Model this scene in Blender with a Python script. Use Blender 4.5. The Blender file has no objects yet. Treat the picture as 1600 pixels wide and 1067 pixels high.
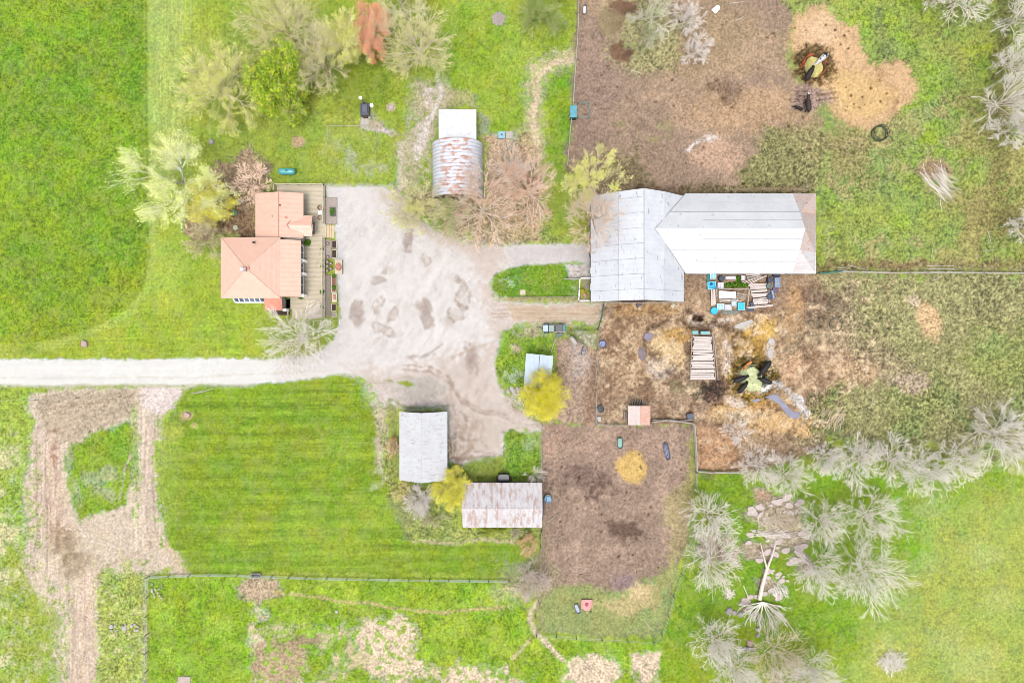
import bpy, math, random
import numpy as np
R = lambda a: a * (math.pi / 180.0)
sc = bpy.context.scene
COL = sc.collection

# ------------------------------------------------------------------ camera
CH = 107.0                                   # drone height in metres, looking straight down; 10 photo pixels = 1 m on the ground
cam = bpy.data.cameras.new("camera"); cam.sensor_width = 36.0; cam.lens = 36.0 * CH / 160.0
cam.clip_start = 1.0; cam.clip_end = 3000.0
camo = bpy.data.objects.new("camera", cam); COL.objects.link(camo); camo.location = (0, 0, CH)
sc.camera = camo
# ------------------------------------------------------------------ world, sun, exposure
SUN_EL, SUN_AZ = R(74), R(195)               # soft high sun from the south
w = bpy.data.worlds.new("World"); sc.world = w; w.use_nodes = True
nt = w.node_tree; bg = nt.nodes["Background"]; sky = nt.nodes.new("ShaderNodeTexSky")
sky.sky_type = 'NISHITA'; sky.sun_disc = False; sky.sun_elevation = SUN_EL; sky.sun_rotation = SUN_AZ
sky.air_density = 1.0; sky.dust_density = 4.0; sky.ozone_density = 1.0
hs = nt.nodes.new("ShaderNodeHueSaturation"); hs.inputs["Saturation"].default_value = 0.35
nt.links.new(sky.outputs[0], hs.inputs["Color"]); nt.links.new(hs.outputs[0], bg.inputs[0]); bg.inputs[1].default_value = 0.15
sl = bpy.data.lights.new("sun", 'SUN'); sl.energy = 0.95; sl.angle = R(18); sl.color = (1.0, 0.965, 0.91)
so = bpy.data.objects.new("sun", sl); COL.objects.link(so)
so.rotation_euler = (R(90) - SUN_EL, 0, math.pi - SUN_AZ); so.location = (0, -60, 90)
sc.view_settings.view_transform = 'Standard'; sc.view_settings.look = 'None'
sc.view_settings.gamma = 1.0; sc.view_settings.use_curve_mapping = False
sc.view_settings.exposure = 1.47
sc.cycles.filter_width = 0.8
KEXP = 3.0                                   # how much brighter than its albedo a level surface is shown

# ------------------------------------------------------------------ helpers
def P(px, py, z=0.0):
    k = (CH - z) / CH / 10.0
    return ((px - 800.0) * k, (533.5 - py) * k, z)
def lin(c):
    c = c / 255.0
    return c / 12.92 if c <= 0.04045 else ((c + 0.055) / 1.055) ** 2.4
def A(r, g, b, k=None):
    k = k or KEXP
    return tuple(min(0.88, max(0.004, lin(v) / k)) for v in (r, g, b))
rng = np.random.RandomState(7); random.seed(7)
LOC = {}
def tag(o, label=None, cat=None, group=None, kind=None):
    if label: o['label'] = label
    if cat: o['category'] = cat
    if group: o['group'] = group
    if kind: o['kind'] = kind
    return o
def root(name, loc, label, cat, group=None):
    o = bpy.data.objects.new(name, None); COL.objects.link(o); o.location = loc; o.empty_display_size = 0.3
    LOC[o.name] = tuple(loc); return tag(o, label, cat, group)
def npmesh(name, V, F):
    """V (n,3), F (m,k) same-size faces -> mesh, built fast"""
    me = bpy.data.meshes.new(name); V = np.asarray(V, np.float32); F = np.asarray(F, np.int32)
    me.vertices.add(len(V)); me.vertices.foreach_set('co', V.ravel())
    k = F.shape[1]; me.loops.add(F.size); me.loops.foreach_set('vertex_index', F.ravel())
    me.polygons.add(len(F)); me.polygons.foreach_set('loop_start', np.arange(0, F.size, k, dtype=np.int32))
    me.update(calc_edges=True); return me
def link(name, me, mat, parent=None, loc=(0, 0, 0)):
    o = bpy.data.objects.new(name, me); COL.objects.link(o)
    if mat is not None: me.materials.append(mat)
    if parent is not None: o.parent = parent; LOC[o.name] = LOC[parent.name]
    else: o.location = loc; LOC[o.name] = tuple(loc)
    return o
class MB:
    def __init__(s): s.v = []; s.f = []
    def add(s, v, f):
        n = len(s.v); s.v += [tuple(p) for p in v]; s.f += [tuple(i + n for i in q) for q in f]; return s
    def box(s, x0, x1, y0, y1, z0, z1):
        return s.add([(x0,y0,z0),(x1,y0,z0),(x1,y1,z0),(x0,y1,z0),(x0,y0,z1),(x1,y0,z1),(x1,y1,z1),(x0,y1,z1)],
                     [(0,3,2,1),(4,5,6,7),(0,1,5,4),(1,2,6,5),(2,3,7,6),(3,0,4,7)])
    def bx(s, cx, cy, z0, lx, ly, lz, rz=0.0, top=1.0):
        c, q = math.cos(rz), math.sin(rz); v = []
        for z, t in ((z0, 1.0), (z0 + lz, top)):
            for a, b in ((-1,-1),(1,-1),(1,1),(-1,1)):
                x, y = a * lx / 2 * t, b * ly / 2 * t
                v.append((cx + x * c - y * q, cy + x * q + y * c, z))
        return s.add(v, [(0,3,2,1),(4,5,6,7),(0,1,5,4),(1,2,6,5),(2,3,7,6),(3,0,4,7)])
    def slab(s, top, t=0.08):
        n = len(top); v = list(top) + [(x, y, z - t) for x, y, z in top]
        return s.add(v, [tuple(range(n)), tuple(range(2*n-1, n-1, -1))] + [(i, i+n, (i+1)%n+n, (i+1)%n) for i in range(n)])
    def prism(s, poly, z0, z1):
        n = len(poly); v = [(x, y, z0) for x, y in poly] + [(x, y, z1) for x, y in poly]
        return s.add(v, [tuple(range(n-1,-1,-1)), tuple(range(n, 2*n))] + [(i, (i+1)%n, (i+1)%n+n, i+n) for i in range(n)])
    def tube(s, p0, p1, r, n=6, r1=None):
        p0 = np.array(p0, float); p1 = np.array(p1, float); d = p1 - p0; L = np.linalg.norm(d)
        if L < 1e-6: return s
        d /= L; a = np.array((0,0,1.0)) if abs(d[2]) < .9 else np.array((1.0,0,0))
        u = np.cross(d, a); u /= np.linalg.norm(u); w_ = np.cross(d, u); r1 = r if r1 is None else r1; v = []
        for p, q in ((p0, r), (p1, r1)):
            for i in range(n):
                t = 2*math.pi*i/n; v.append(tuple(p + q*(math.cos(t)*u + math.sin(t)*w_)))
        return s.add(v, [tuple(range(n-1,-1,-1)), tuple(range(n, 2*n))] + [(i, (i+1)%n, (i+1)%n+n, i+n) for i in range(n)])
    def path(s, pts, r, n=6):
        for i in range(len(pts) - 1): s.tube(pts[i], pts[i+1], r[i] if isinstance(r, (list, tuple)) else r, n, r[i+1] if isinstance(r, (list, tuple)) else r)
        return s
    def lathe(s, cx, cy, prof, n=16, sx=1.0, sy=1.0, rz=0.0):
        v = []; f = []; c, q = math.cos(rz), math.sin(rz)
        for r, z in prof:
            for i in range(n):
                t = 2*math.pi*i/n; x = r*math.cos(t)*sx; y = r*math.sin(t)*sy
                v.append((cx + x*c - y*q, cy + x*q + y*c, z))
        m = len(prof)
        for j in range(m-1):
            for i in range(n): f.append((j*n+i, j*n+(i+1)%n, (j+1)*n+(i+1)%n, (j+1)*n+i))
        f.append(tuple(range(n-1,-1,-1))); f.append(tuple(range((m-1)*n, m*n)))
        return s.add(v, f)
    def ring(s, cx, cy, z, R_, r, n=24, k=6):
        v = []; f = []
        for i in range(n):
            t = 2*math.pi*i/n
            for j in range(k):
                a = 2*math.pi*j/k; q = R_ + r*math.cos(a)
                v.append((cx + q*math.cos(t), cy + q*math.sin(t), z + r*math.sin(a)))
        for i in range(n):
            for j in range(k): f.append((i*k+j, ((i+1)%n)*k+j, ((i+1)%n)*k+(j+1)%k, i*k+(j+1)%k))
        return s.add(v, f)
    def rock(s, cx, cy, z0, rx, ry, rz, seed=0, ang=0.0, n=9, flat=False):
        rs = np.random.RandomState(seed); c, q = math.cos(ang), math.sin(ang); v = []; rows = [(0.95,0.0),(1.0,.3),(.86,.72),(.5,.97)] if not flat else [(1.02,0.0),(1.0,.75),(.9,1.0)]
        ph = rs.rand(n)*.4+.8
        for a, h in rows:
            for i in range(n):
                t = 2*math.pi*i/n; g = a*ph[i]*(.93+.14*rs.rand()); x = rx*g*math.cos(t); y = ry*g*math.sin(t)
                v.append((cx+x*c-y*q, cy+x*q+y*c, z0+rz*h*(.9+.2*rs.rand()) if h else z0))
        m = len(rows); f = [(j*n+i, j*n+(i+1)%n, (j+1)*n+(i+1)%n, (j+1)*n+i) for j in range(m-1) for i in range(n)]
        f.append(tuple(range((m-1)*n, m*n))); f.append(tuple(range(n-1,-1,-1)))
        return s.add(v, f)
    def build(s, name, mat, parent=None, loc=None, smooth=False):
        if parent is not None: L = LOC[parent.name]
        else:
            a = np.array(s.v); L = loc or ((a[:,0].min()+a[:,0].max())/2, (a[:,1].min()+a[:,1].max())/2, a[:,2].min())
        me = bpy.data.meshes.new(name); me.from_pydata([(x-L[0], y-L[1], z-L[2]) for x, y, z in s.v], [], s.f)
        if smooth: me.polygons.foreach_set('use_smooth', [True]*len(me.polygons))
        return link(name, me, mat, parent, L)
def dup(o, loc=None, rz=None, label=None, group=None):
    c = o.copy(); COL.objects.link(c)
    if loc is not None: c.location = loc
    if rz is not None: c.rotation_euler.z = rz
    if label: c['label'] = label
    if group: c['group'] = group
    LOC[c.name] = tuple(c.location)
    for ch in list(o.children):
        d = ch.copy(); COL.objects.link(d); d.parent = c
        for g in list(ch.children):
            e = g.copy(); COL.objects.link(e); e.parent = d
    return c

# ------------------------------------------------------------------ materials
MATS = {}
def mat(name, c1, c2=None, scale=3.0, rough=0.8, metal=0.0, spec=0.3, fac=(0.4, 0.65), bump=0.0, stretch=(1, 1, 1), c3=None, f3=(0.58, 0.7), s3=0.8, stretch3=(1, 1, 1), wave=None):
    if name in MATS: return MATS[name]
    m = bpy.data.materials.new(name); m.use_nodes = True; n = m.node_tree; b = n.nodes["Principled BSDF"]
    b.inputs["Roughness"].default_value = rough; b.inputs["Metallic"].default_value = metal; b.inputs["Specular IOR Level"].default_value = spec
    tc = n.nodes.new("ShaderNodeTexCoord")
    def noise(sc_, st, det=6):
        mp = n.nodes.new("ShaderNodeMapping"); mp.inputs["Scale"].default_value = st; n.links.new(tc.outputs["Object"], mp.inputs[0])
        t = n.nodes.new("ShaderNodeTexNoise"); t.inputs["Scale"].default_value = sc_; t.inputs["Detail"].default_value = det; t.inputs["Roughness"].default_value = 0.65
        n.links.new(mp.outputs[0], t.inputs["Vector"]); return t
    def mix(fa, a, bcol, rng_):
        r = n.nodes.new("ShaderNodeMapRange"); r.inputs[1].default_value = rng_[0]; r.inputs[2].default_value = rng_[1]; n.links.new(fa, r.inputs[0])
        x = n.nodes.new("ShaderNodeMix"); x.data_type = 'RGBA'; n.links.new(r.outputs[0], x.inputs[0])
        if isinstance(a, tuple): x.inputs[6].default_value = (*a, 1)
        else: n.links.new(a, x.inputs[6])
        x.inputs[7].default_value = (*bcol, 1); return x.outputs[2]
    t1 = noise(scale, stretch); col = mix(t1.outputs[0], c1, c2 or tuple(v*0.85 for v in c1), fac)
    if c3: col = mix(noise(s3, stretch3).outputs[0], col, c3, f3)
    n.links.new(col, b.inputs["Base Color"])
    h = None
    if wave:                       # (direction, scale, distance): pressed ribs of sheet metal
        wv = n.nodes.new("ShaderNodeTexWave"); wv.bands_direction = wave[0]; wv.inputs["Scale"].default_value = wave[1]; n.links.new(tc.outputs["Object"], wv.inputs["Vector"])
        bp = n.nodes.new("ShaderNodeBump"); bp.inputs["Strength"].default_value = 0.6; bp.inputs["Distance"].default_value = wave[2]; n.links.new(wv.outputs[1], bp.inputs["Height"]); h = bp
    if bump:
        bp = n.nodes.new("ShaderNodeBump"); bp.inputs["Strength"].default_value = 0.7; bp.inputs["Distance"].default_value = bump; n.links.new(t1.outputs[0], bp.inputs["Height"])
        if h: n.links.new(h.outputs[0], bp.inputs["Normal"])
        h = bp
    if h: n.links.new(h.outputs[0], b.inputs["Normal"])
    MATS[name] = m; return m

# ------------------------------------------------------------------ the ground: one sheet, its surface kinds worked out from hand-placed shapes and noise
def axis(lo, hi, step, far):
    c = np.arange(lo, hi + step/2, step); e = []; d = step*2; x = hi
    while x < far: x += d; d *= 1.45; e.append(x)
    e = np.array(e); return np.concatenate([-(e[::-1]) , c, e]) if abs(lo+hi) < 1e-6 else c
xs = axis(-82, 82, 0.16, 900).astype(np.float32); ys = axis(-55.2, 55.2, 0.16, 900).astype(np.float32)
NX, NY = len(xs), len(ys)
X, Y = np.meshgrid(xs, ys); U = 800 + X*10; Vv = 533.5 - Y*10
_T = {}
def vn(x, y, seed):
    if seed not in _T: _T[seed] = np.random.RandomState(seed).rand(256, 256).astype(np.float32)
    T = _T[seed]; xf = np.floor(x); yf = np.floor(y); fx = (x - xf).astype(np.float32); fy = (y - yf).astype(np.float32)
    fx = fx*fx*(3-2*fx); fy = fy*fy*(3-2*fy); xi = xf.astype(np.int64) & 255; yi = yf.astype(np.int64) & 255; x1 = (xi+1) & 255; y1 = (yi+1) & 255
    return (T[yi,xi]*(1-fx)+T[yi,x1]*fx)*(1-fy) + (T[y1,xi]*(1-fx)+T[y1,x1]*fx)*fy
def fbm(x, y, s, seed, o=4, g=0.55):
    a = 1.0; t = 0; r = 0
    for i in range(o): r = r + a*vn(x/s*2**i + 17.3*i + 1000, y/s*2**i + 9.1*i + 1000, seed+i); t += a; a *= g
    return r/t
N1 = fbm(U, Vv, 30, 11)*2-1; N2 = fbm(U, Vv, 30, 31)*2-1; NB = fbm(U, Vv, 90, 51, 5); NM = fbm(U, Vv, 22, 61, 5); NF = fbm(U, Vv, 7, 71, 3)
rg = np.random.RandomState(3); NW = rg.rand(NY, NX).astype(np.float32)
NW = (NW + np.roll(NW, 1, 0)*.5 + np.roll(NW, 1, 1)*.5)/2*1.6-.3
COLR = np.zeros((NY, NX, 3), np.float32); SPK = np.full((NY, NX), .18, np.float32); DRK = np.zeros((NY, NX), np.float32); HGT = np.zeros((NY, NX), np.float32); RGH = np.full((NY, NX), .03, np.float32)
MASK = {}
def win(b, m):
    i0, i1 = np.searchsorted(xs, ((b[0]-m)-800)/10), np.searchsorted(xs, ((b[2]+m)-800)/10)
    j0, j1 = np.searchsorted(ys, (533.5-(b[3]+m))/10), np.searchsorted(ys, (533.5-(b[1]-m))/10)
    return slice(j0, j1), slice(i0, i1)
def seg_d(u, v, a, b):
    ex, ey = b[0]-a[0], b[1]-a[1]; t = np.clip(((u-a[0])*ex+(v-a[1])*ey)/(ex*ex+ey*ey+1e-9), 0, 1)
    return np.hypot(u-a[0]-t*ex, v-a[1]-t*ey)
def layer(kind, g, c, soft=6, warp=6, a=1.0, spk=None, drk=None, hgt=None, rgh=None, patch=None, name=None, ck=None):
    if kind == 'poly': b = (min(p[0] for p in g), min(p[1] for p in g), max(p[0] for p in g), max(p[1] for p in g)); pad = soft+warp*1.2+4
    elif kind == 'line': w_, g2 = g; b = (min(p[0] for p in g2), min(p[1] for p in g2), max(p[0] for p in g2), max(p[1] for p in g2)); pad = soft+warp*1.2+4+w_
    else: b = (g[0]-g[2], g[1]-g[3], g[0]+g[2], g[1]+g[3]); pad = soft+warp*1.2+4+max(g[2], g[3])*.5
    S = win(b, pad); u = U[S]+warp*N1[S]; v = Vv[S]+warp*N2[S]
    if u.size == 0: return
    if kind == 'poly':
        d = np.full(u.shape, 1e9, np.float32); ins = np.zeros(u.shape, bool); n = len(g)
        for i in range(n):
            p, q = g[i], g[(i+1)%n]; d = np.minimum(d, seg_d(u, v, p, q))
            if p[1] != q[1]: ins ^= ((p[1] > v) != (q[1] > v)) & (u < (q[0]-p[0])*(v-p[1])/(q[1]-p[1])+p[0])
        d = np.where(ins, -d, d)
    elif kind == 'line':
        d = np.full(u.shape, 1e9, np.float32)
        for i in range(len(g2)-1): d = np.minimum(d, seg_d(u, v, g2[i], g2[i+1]))
        d -= w_/2
    else:
        t = R(g[4]) if len(g) > 4 else 0; dx = u-g[0]; dy = v-g[1]; x_ = dx*math.cos(t)+dy*math.sin(t); y_ = -dx*math.sin(t)+dy*math.cos(t)
        d = (np.hypot(x_/g[2], y_/g[3])-1)*min(g[2], g[3])
    d = d + (NF[S]-.5)*soft*1.4
    m = np.clip(.5-d/soft, 0, 1); m = m*m*(3-2*m)
    if name: M = MASK.setdefault(name, np.zeros((NY, NX), np.float32)); M[S] = np.maximum(M[S], m)
    m = m*a
    if patch:
        nn = {'b': NB, 'm': NM, 'f': NF}[patch[0]][S]; m = m*np.clip((nn-patch[1])/(patch[2]-patch[1]), 0, 1)
    if c is not None:
        cc = np.array(A(*c), np.float32); COLR[S] += (cc-COLR[S])*m[..., None]
    for F, val in ((SPK, spk), (DRK, drk), (RGH, rgh)):
        if val is not None: F[S] += (val-F[S])*m
    if hgt is not None: HGT[S] += hgt*m
    return S, m
def poly(pts, c, **k): return layer('poly', pts, c, **k)
def line(w_, pts, c, **k): return layer('line', (w_, pts), c, **k)
def blob(x, y, rx, ry, c, ang=0, **k): return layer('blob', (x, y, rx, ry, ang), c, **k)
BIG = [(-9999,-9999),(9999,-9999),(9999,9999),(-9999,9999)]
COLR[:] = A(138, 184, 52)
t = np.clip((NB-.42)*4, 0, 1)[..., None]; COLR[:] = COLR*(1-t)+np.array(A(158, 196, 74), np.float32)*t
# --- tall crop field in the left and the strips of lawn beside it
poly([(-500,-400),(229,-400),(230,300),(234,400),(222,455),(190,490),(140,515),(60,535),(-500,545)], (108,166,16), soft=3, warp=1.5, spk=.28, hgt=.22, rgh=.10, name='crop')
poly([(-500,-400),(229,-400),(230,300),(234,400),(222,455),(190,490),(140,515),(60,535),(-500,545)], (132,178,30), soft=3, warp=1.5, patch=('b',.42,.62), a=.8)
for x_, y_, r_ in ((60,290,30),(190,360,22),(30,330,26),(120,120,40),(200,140,24),(40,450,30),(150,440,20),(196,375,30)): blob(x_, y_, r_, r_*.8, (92,158,30), soft=24, warp=14, a=.5)
poly([(231,-60),(292,-60),(285,130),(300,230),(262,300),(236,380),(233,200)], (172,204,104), soft=16, warp=10, a=.75)
for x_ in (246,258,270,283,297,312,328): line(5, [(x_,-60),(x_+2,120),(x_-4,230)], (196,216,140) if x_ < 300 else (160,198,82), soft=6, warp=3, a=.35, patch=('m',.35,.6))
for i, y_ in enumerate(range(478, 560, 9)): line(4, [(120+(560-y_)*.9,y_),(260,y_+1),(395,y_-2)], (166,202,74) if i % 2 else (100,166,14), soft=5, warp=2.5, a=.45)
poly([(236,410),(262,330),(300,400),(345,420),(345,470),(410,480),(400,556),(60,558),(150,520),(215,470)], (142,190,48), soft=14, warp=8, a=.75)
blob(262, 430, 24, 60, (176,206,88), soft=24, warp=20, a=.5)
blob(390, 120, 90, 90, (146,170,66), soft=60, warp=30, a=.55, spk=.25); blob(560, 130, 50, 60, (112,158,34), soft=40, warp=20, a=.7)
poly([(330,200),(430,180),(620,190),(620,288),(440,286),(400,258),(330,240)], (146,182,64), soft=20, warp=14, a=.7)
blob(560, 232, 46, 34, (186,194,140), soft=30, warp=22, a=.65, patch=('m',.4,.62)); blob(565, 245, 26, 14, (205,188,172), soft=14, warp=20, a=.8, patch=('m',.45,.6))
# bare soil under the shrubs beside the house
poly([(340,262),(395,236),(424,262),(418,300),(400,310),(400,370),(344,372),(300,380),(286,350),(300,320)], (182,158,128), soft=14, warp=16, spk=.35, rgh=.06)
blob(370, 350, 30, 18, (140,112,84), soft=14, warp=16, a=.8)
# --- mown lawn in the middle
poly([(262,650),(300,604),(400,600),(545,586),(566,590),(585,640),(600,700),(620,760),(650,850),(720,850),(810,845),(812,886),(780,898),(300,894),(262,850),(246,760)], (110,168,14), soft=8, warp=5, spk=.16)
for i in range(26):
    y_ = 612+i*11; line(6, [(270-(6 if 650 < y_ < 800 else 0),y_),(560 if y_ < 700 else 640,y_-1)], (150,194,54) if i % 2 else (86,146,8), soft=6, warp=2.5, a=.6, patch=('m',.3,.6))
for i in range(5): line(3, [(640,856+i*9),(800,855+i*9)], (136,184,34) if i % 2 else (94,152,14), soft=5, warp=2, a=.5)
for x_ in (364,376,560,575): line(5, [(x_,610),(x_+2,880)], (128,178,40), soft=7, warp=4, a=.4, patch=('m',.35,.6))
for x_, y_, r_ in ((520,700,36),(470,830,40),(530,850,34),(580,800,34),(370,840,26)): blob(x_, y_, r_, r_*.7, (150,192,60), soft=30, warp=20, a=.5)
line(6, [(258,650),(250,760),(258,850)], (176,200,110), soft=12, warp=8, a=.6)
poly([(252,640),(282,640),(284,780),(262,850),(250,760)], (158,186,64), soft=14, warp=8, a=.6)
poly([(300,604),(545,586),(560,600),(300,622)], (128,180,30), soft=10, warp=6, a=.6)
# --- rough ground bottom left with the dirt tracks
poly([(-300,610),(50,606),(56,700),(40,860),(60,1200),(-300,1200)], (150,188,66), soft=16, warp=10, spk=.3)
poly([(-300,640),(20,700),(30,860),(90,960),(100,1200),(-300,1200)], (216,205,160), soft=20, warp=24, patch=('m',.46,.62), a=.8)
poly([(140,890),(232,890),(232,1200),(140,1200)], (160,188,84), soft=14, warp=10, spk=.35)
T = (224,206,184)
poly([(50,612),(70,606),(215,604),(290,602),(262,640),(248,665),(244,720),(250,800),(262,850),(300,900),(318,935),(290,925),(262,890),(232,900),(150,895),(148,1200),(92,1200),(80,960),(36,900),(40,760),(46,690)], T, soft=15, warp=12, spk=.16, rgh=.03, name='track')
poly([(62,616),(212,610),(214,646),(150,674),(110,700),(104,690),(60,670)], (196,178,152), soft=12, warp=9, spk=.2, a=.85)
poly([(56,690),(98,690),(100,780),(112,830),(70,840),(52,800)], (226,202,182), soft=10, warp=8, a=.8)
for x_, w_ in ((64,4),(76,3),(90,3),(225,5),(238,4)): line(w_, [(x_,660),(x_+3,830)], (196,160,132) if w_ == 3 else (232,212,196), soft=6, warp=5, a=.5)
blob(84, 700, 4, 22, (168,118,80), soft=6, warp=4, a=.7)
blob(100, 850, 26, 28, (170,146,112), soft=20, warp=16, a=.7); blob(125, 880, 26, 16, (160,138,104), soft=16, warp=18, a=.6); blob(60, 820, 12, 26, (170,184,104), soft=14, warp=14, a=.6, patch=('m',.4,.55))
poly([(216,604),(290,602),(262,642),(240,650),(224,636)], (236,220,212), soft=8, warp=6)
poly([(120,900),(150,880),(150,1200),(104,1200)], (226,202,180), soft=10, warp=8, a=.7)
poly([(112,696),(150,676),(205,656),(214,680),(210,740),(196,790),(150,812),(118,806),(104,770),(106,720)], (122,174,34), soft=12, warp=12, spk=.25, name='island')
for x_, y_, rx, ry in ((170,738,14,9),(150,748,18,12),(165,770,14,10),(120,765,8,16),(112,720,6,14)): blob(x_, y_, rx, ry, (196,186,144), soft=9, warp=12, a=.75)
line(2.5, [(213,690),(194,735),(186,780)], (216,196,172), soft=4, warp=3); line(4, [(206,730),(200,790)], (206,188,160), soft=5, warp=4, a=.8)
blob(212, 700, 6, 50, (180,190,120), soft=8, warp=6, a=.5)
line(9, [(262,850),(285,895),(316,938)], (216,196,160), soft=8, warp=4)
line(4, [(226,902),(228,1200)], (206,186,160), soft=10, warp=5, a=.8)
poly([(36,930),(92,960),(96,1067),(20,1067)], (134,178,46), soft=20, warp=20, a=.7, patch=('m',.4,.5))
poly([(60,606),(212,603),(212,608),(60,612)], (120,172,40), soft=4, warp=4, patch=('m',.4,.5))
# --- strip of rough meadow along the bottom
poly([(233,900),(370,900),(800,908),(842,1000),(1040,1000),(1042,1400),(233,1400)], (116,178,20), soft=5, warp=3, spk=.26, rgh=.035)
poly([(233,900),(370,900),(800,908),(842,1000),(1040,1000),(1042,1400),(233,1400)], (150,196,58), soft=8, warp=3, a=.7, patch=('m',.5,.66))
ST = (236,214,184)
blob(405, 922, 36, 20, (200,178,148), soft=10, warp=8, spk=.3); line(5, [(430,925),(480,930),(530,941),(580,942),(620,951),(700,956),(760,950),(800,945)], (196,184,118), soft=4, warp=4, name='path')
poly([(395,960),(430,965),(480,990),(560,975),(600,970),(640,985),(650,1010),(660,1040),(700,1045),(760,1040),(810,1045),(812,1200),(395,1200)], (214,192,158), soft=16, warp=18, a=.85, patch=('m',.38,.55), spk=.22)
blob(606, 1000, 46, 32, ST, soft=18, warp=18); blob(620, 1050, 40, 20, ST, soft=18, warp=18, a=.9); blob(740, 1062, 60, 18, ST, soft=16, warp=16); blob(925, 1048, 42, 26, ST, soft=16, warp=14); poly([(985,1024),(1038,1016),(1040,1200),(985,1200)], (228,206,178), soft=8, warp=8, patch=('m',.3,.5))
blob(410, 958, 12, 10, (226,210,180), soft=8, warp=8, a=.8); blob(405, 1002, 14, 9, (228,212,184), soft=8, warp=8, a=.8); blob(436, 1030, 40, 34, (190,164,134), soft=14, warp=16, a=.8); blob(475, 1005, 24, 12, (160,138,110), soft=12, warp=14, a=.7)
line(8, [(838,938),(828,965),(834,985),(855,1005),(880,1030)], (224,206,170), soft=5, warp=4, name='path'); line(5, [(800,1030),(826,1000)], (206,192,140), soft=5, warp=4)
line(7, [(645,846),(700,848),(760,842),(800,846)], (204,190,146), soft=5, warp=5); blob(700, 835, 55, 12, (170,172,120), soft=10, warp=14, a=.8, patch=('m',.4,.52))
blob(288, 1062, 11, 6, (214,196,176), soft=3, warp=1)
# --- bottom right pasture
poly([(1086,738),(1700,690),(2400,700),(2400,1400),(1030,1400),(1032,990),(1072,860)], (118,176,22), soft=5, warp=4, spk=.2)
poly([(1420,770),(1700,730),(2400,740),(2400,1400),(1280,1400),(1300,1050),(1360,960),(1440,860)], (170,190,84), soft=80, warp=40, a=.95)
for x_, y_, r_ in ((1450,800,26),(1530,860,30),(1560,940,30),(1470,1000,34),(1400,930,24),(1520,1040,40),(1440,880,20),(1380,1020,26)): blob(x_, y_, r_, r_*.7, (196,206,120), soft=26, warp=24, a=.6)
for x_, y_, r_ in ((1110,960,26),(1180,860,40),(1150,770,30),(1250,780,20),(1060,990,22)): blob(x_, y_, r_, r_*.8, (100,162,12), soft=26, warp=20, a=.6)
line(10, [(1080,800),(1070,880),(1034,995)], (150,180,84), soft=12, warp=8, a=.7)
for x_, y_, rx, ry in ((1215,800,44,20),(1235,835,36,22),(1190,858,34,14),(1130,870,34,10),(1255,880,14,16),(1110,858,30,8),(1190,770,16,12),(1200,915,18,14)): blob(x_, y_, rx, ry, (194,172,154), soft=9, warp=12, spk=.3, a=.9)
blob(1222, 868, 10, 6, (140,176,40), soft=6, warp=5); blob(1190, 775, 14, 8, (206,164,140), soft=8, warp=8, a=.7)
# --- top middle, right of the house trees
poly([(700,-200),(905,-200),(893,200),(884,300),(700,292)], (136,184,44), soft=16, warp=8, spk=.2)
poly([(700,-200),(905,-200),(893,200),(884,300),(700,292)], (160,194,74), soft=16, warp=8, a=.6, patch=('m',.48,.62))
poly([(868,110),(896,100),(888,200),(882,270),(858,250),(856,150)], (104,172,10), soft=7, warp=5, spk=.2); line(4, [(889,190),(885,262)], (92,158,30), soft=4, warp=2, a=.7)
line(30, [(905,88),(868,96),(842,112),(832,150),(832,200),(842,260),(838,300)], (206,196,150), soft=18, warp=8, a=.85, patch=('m',.15,.35)); line(8, [(905,92),(872,98),(846,114),(836,148),(834,200),(840,250)], (222,202,170), soft=7, warp=6); line(4, [(905,82),(860,84),(836,98),(824,140)], (214,200,160), soft=7, warp=6, a=.7)
poly([(655,130),(700,130),(690,170),(684,212),(650,240),(640,300),(622,300),(628,230),(640,180)], (196,182,152), soft=12, warp=14, a=.8, patch=('m',.3,.48)); poly([(664,140),(690,134),(676,180),(664,240),(640,236),(640,200),(656,180)], (228,216,210), soft=8, warp=12, patch=('m',.34,.48))
poly([(690,140),(745,150),(745,172),(688,170)], (186,176,130), soft=10, warp=10, a=.8); poly([(745,175),(765,180),(768,215),(748,214)], (186,184,160), soft=9, warp=10, a=.7)
poly([(755,215),(830,215),(846,300),(880,380),(760,384),(700,360),(640,310),(620,298),(676,300),(757,300)], (196,168,140), soft=14, warp=16, a=.85, spk=.35); poly([(845,250),(890,262),(886,300),(880,378),(850,378)], (140,176,60), soft=12, warp=12, a=.8)
poly([(772,205),(806,205),(812,250),(790,260)], (204,198,178), soft=8, warp=10, a=.8)
blob(779, 30, 11, 11, (196,184,160), soft=4, warp=2)
line(9, [(568,196),(590,200),(612,207)], (218,204,196), soft=5, warp=3); poly([(562,188),(578,186),(600,190),(596,202),(562,198)], (204,192,176), soft=5, warp=4); blob(611, 167, 7, 7, (212,194,160), soft=3, warp=2); line(6, [(578,168),(590,186)], (180,176,140), soft=6, warp=5); line(5, [(612,207),(640,212)], (180,176,130), soft=8, warp=8)
blob(466, 221, 12, 8, (206,178,140), soft=3, warp=4, ang=-25)
blob(131, 540, 9, 6, (150,176,70), soft=4, warp=2)
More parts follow.
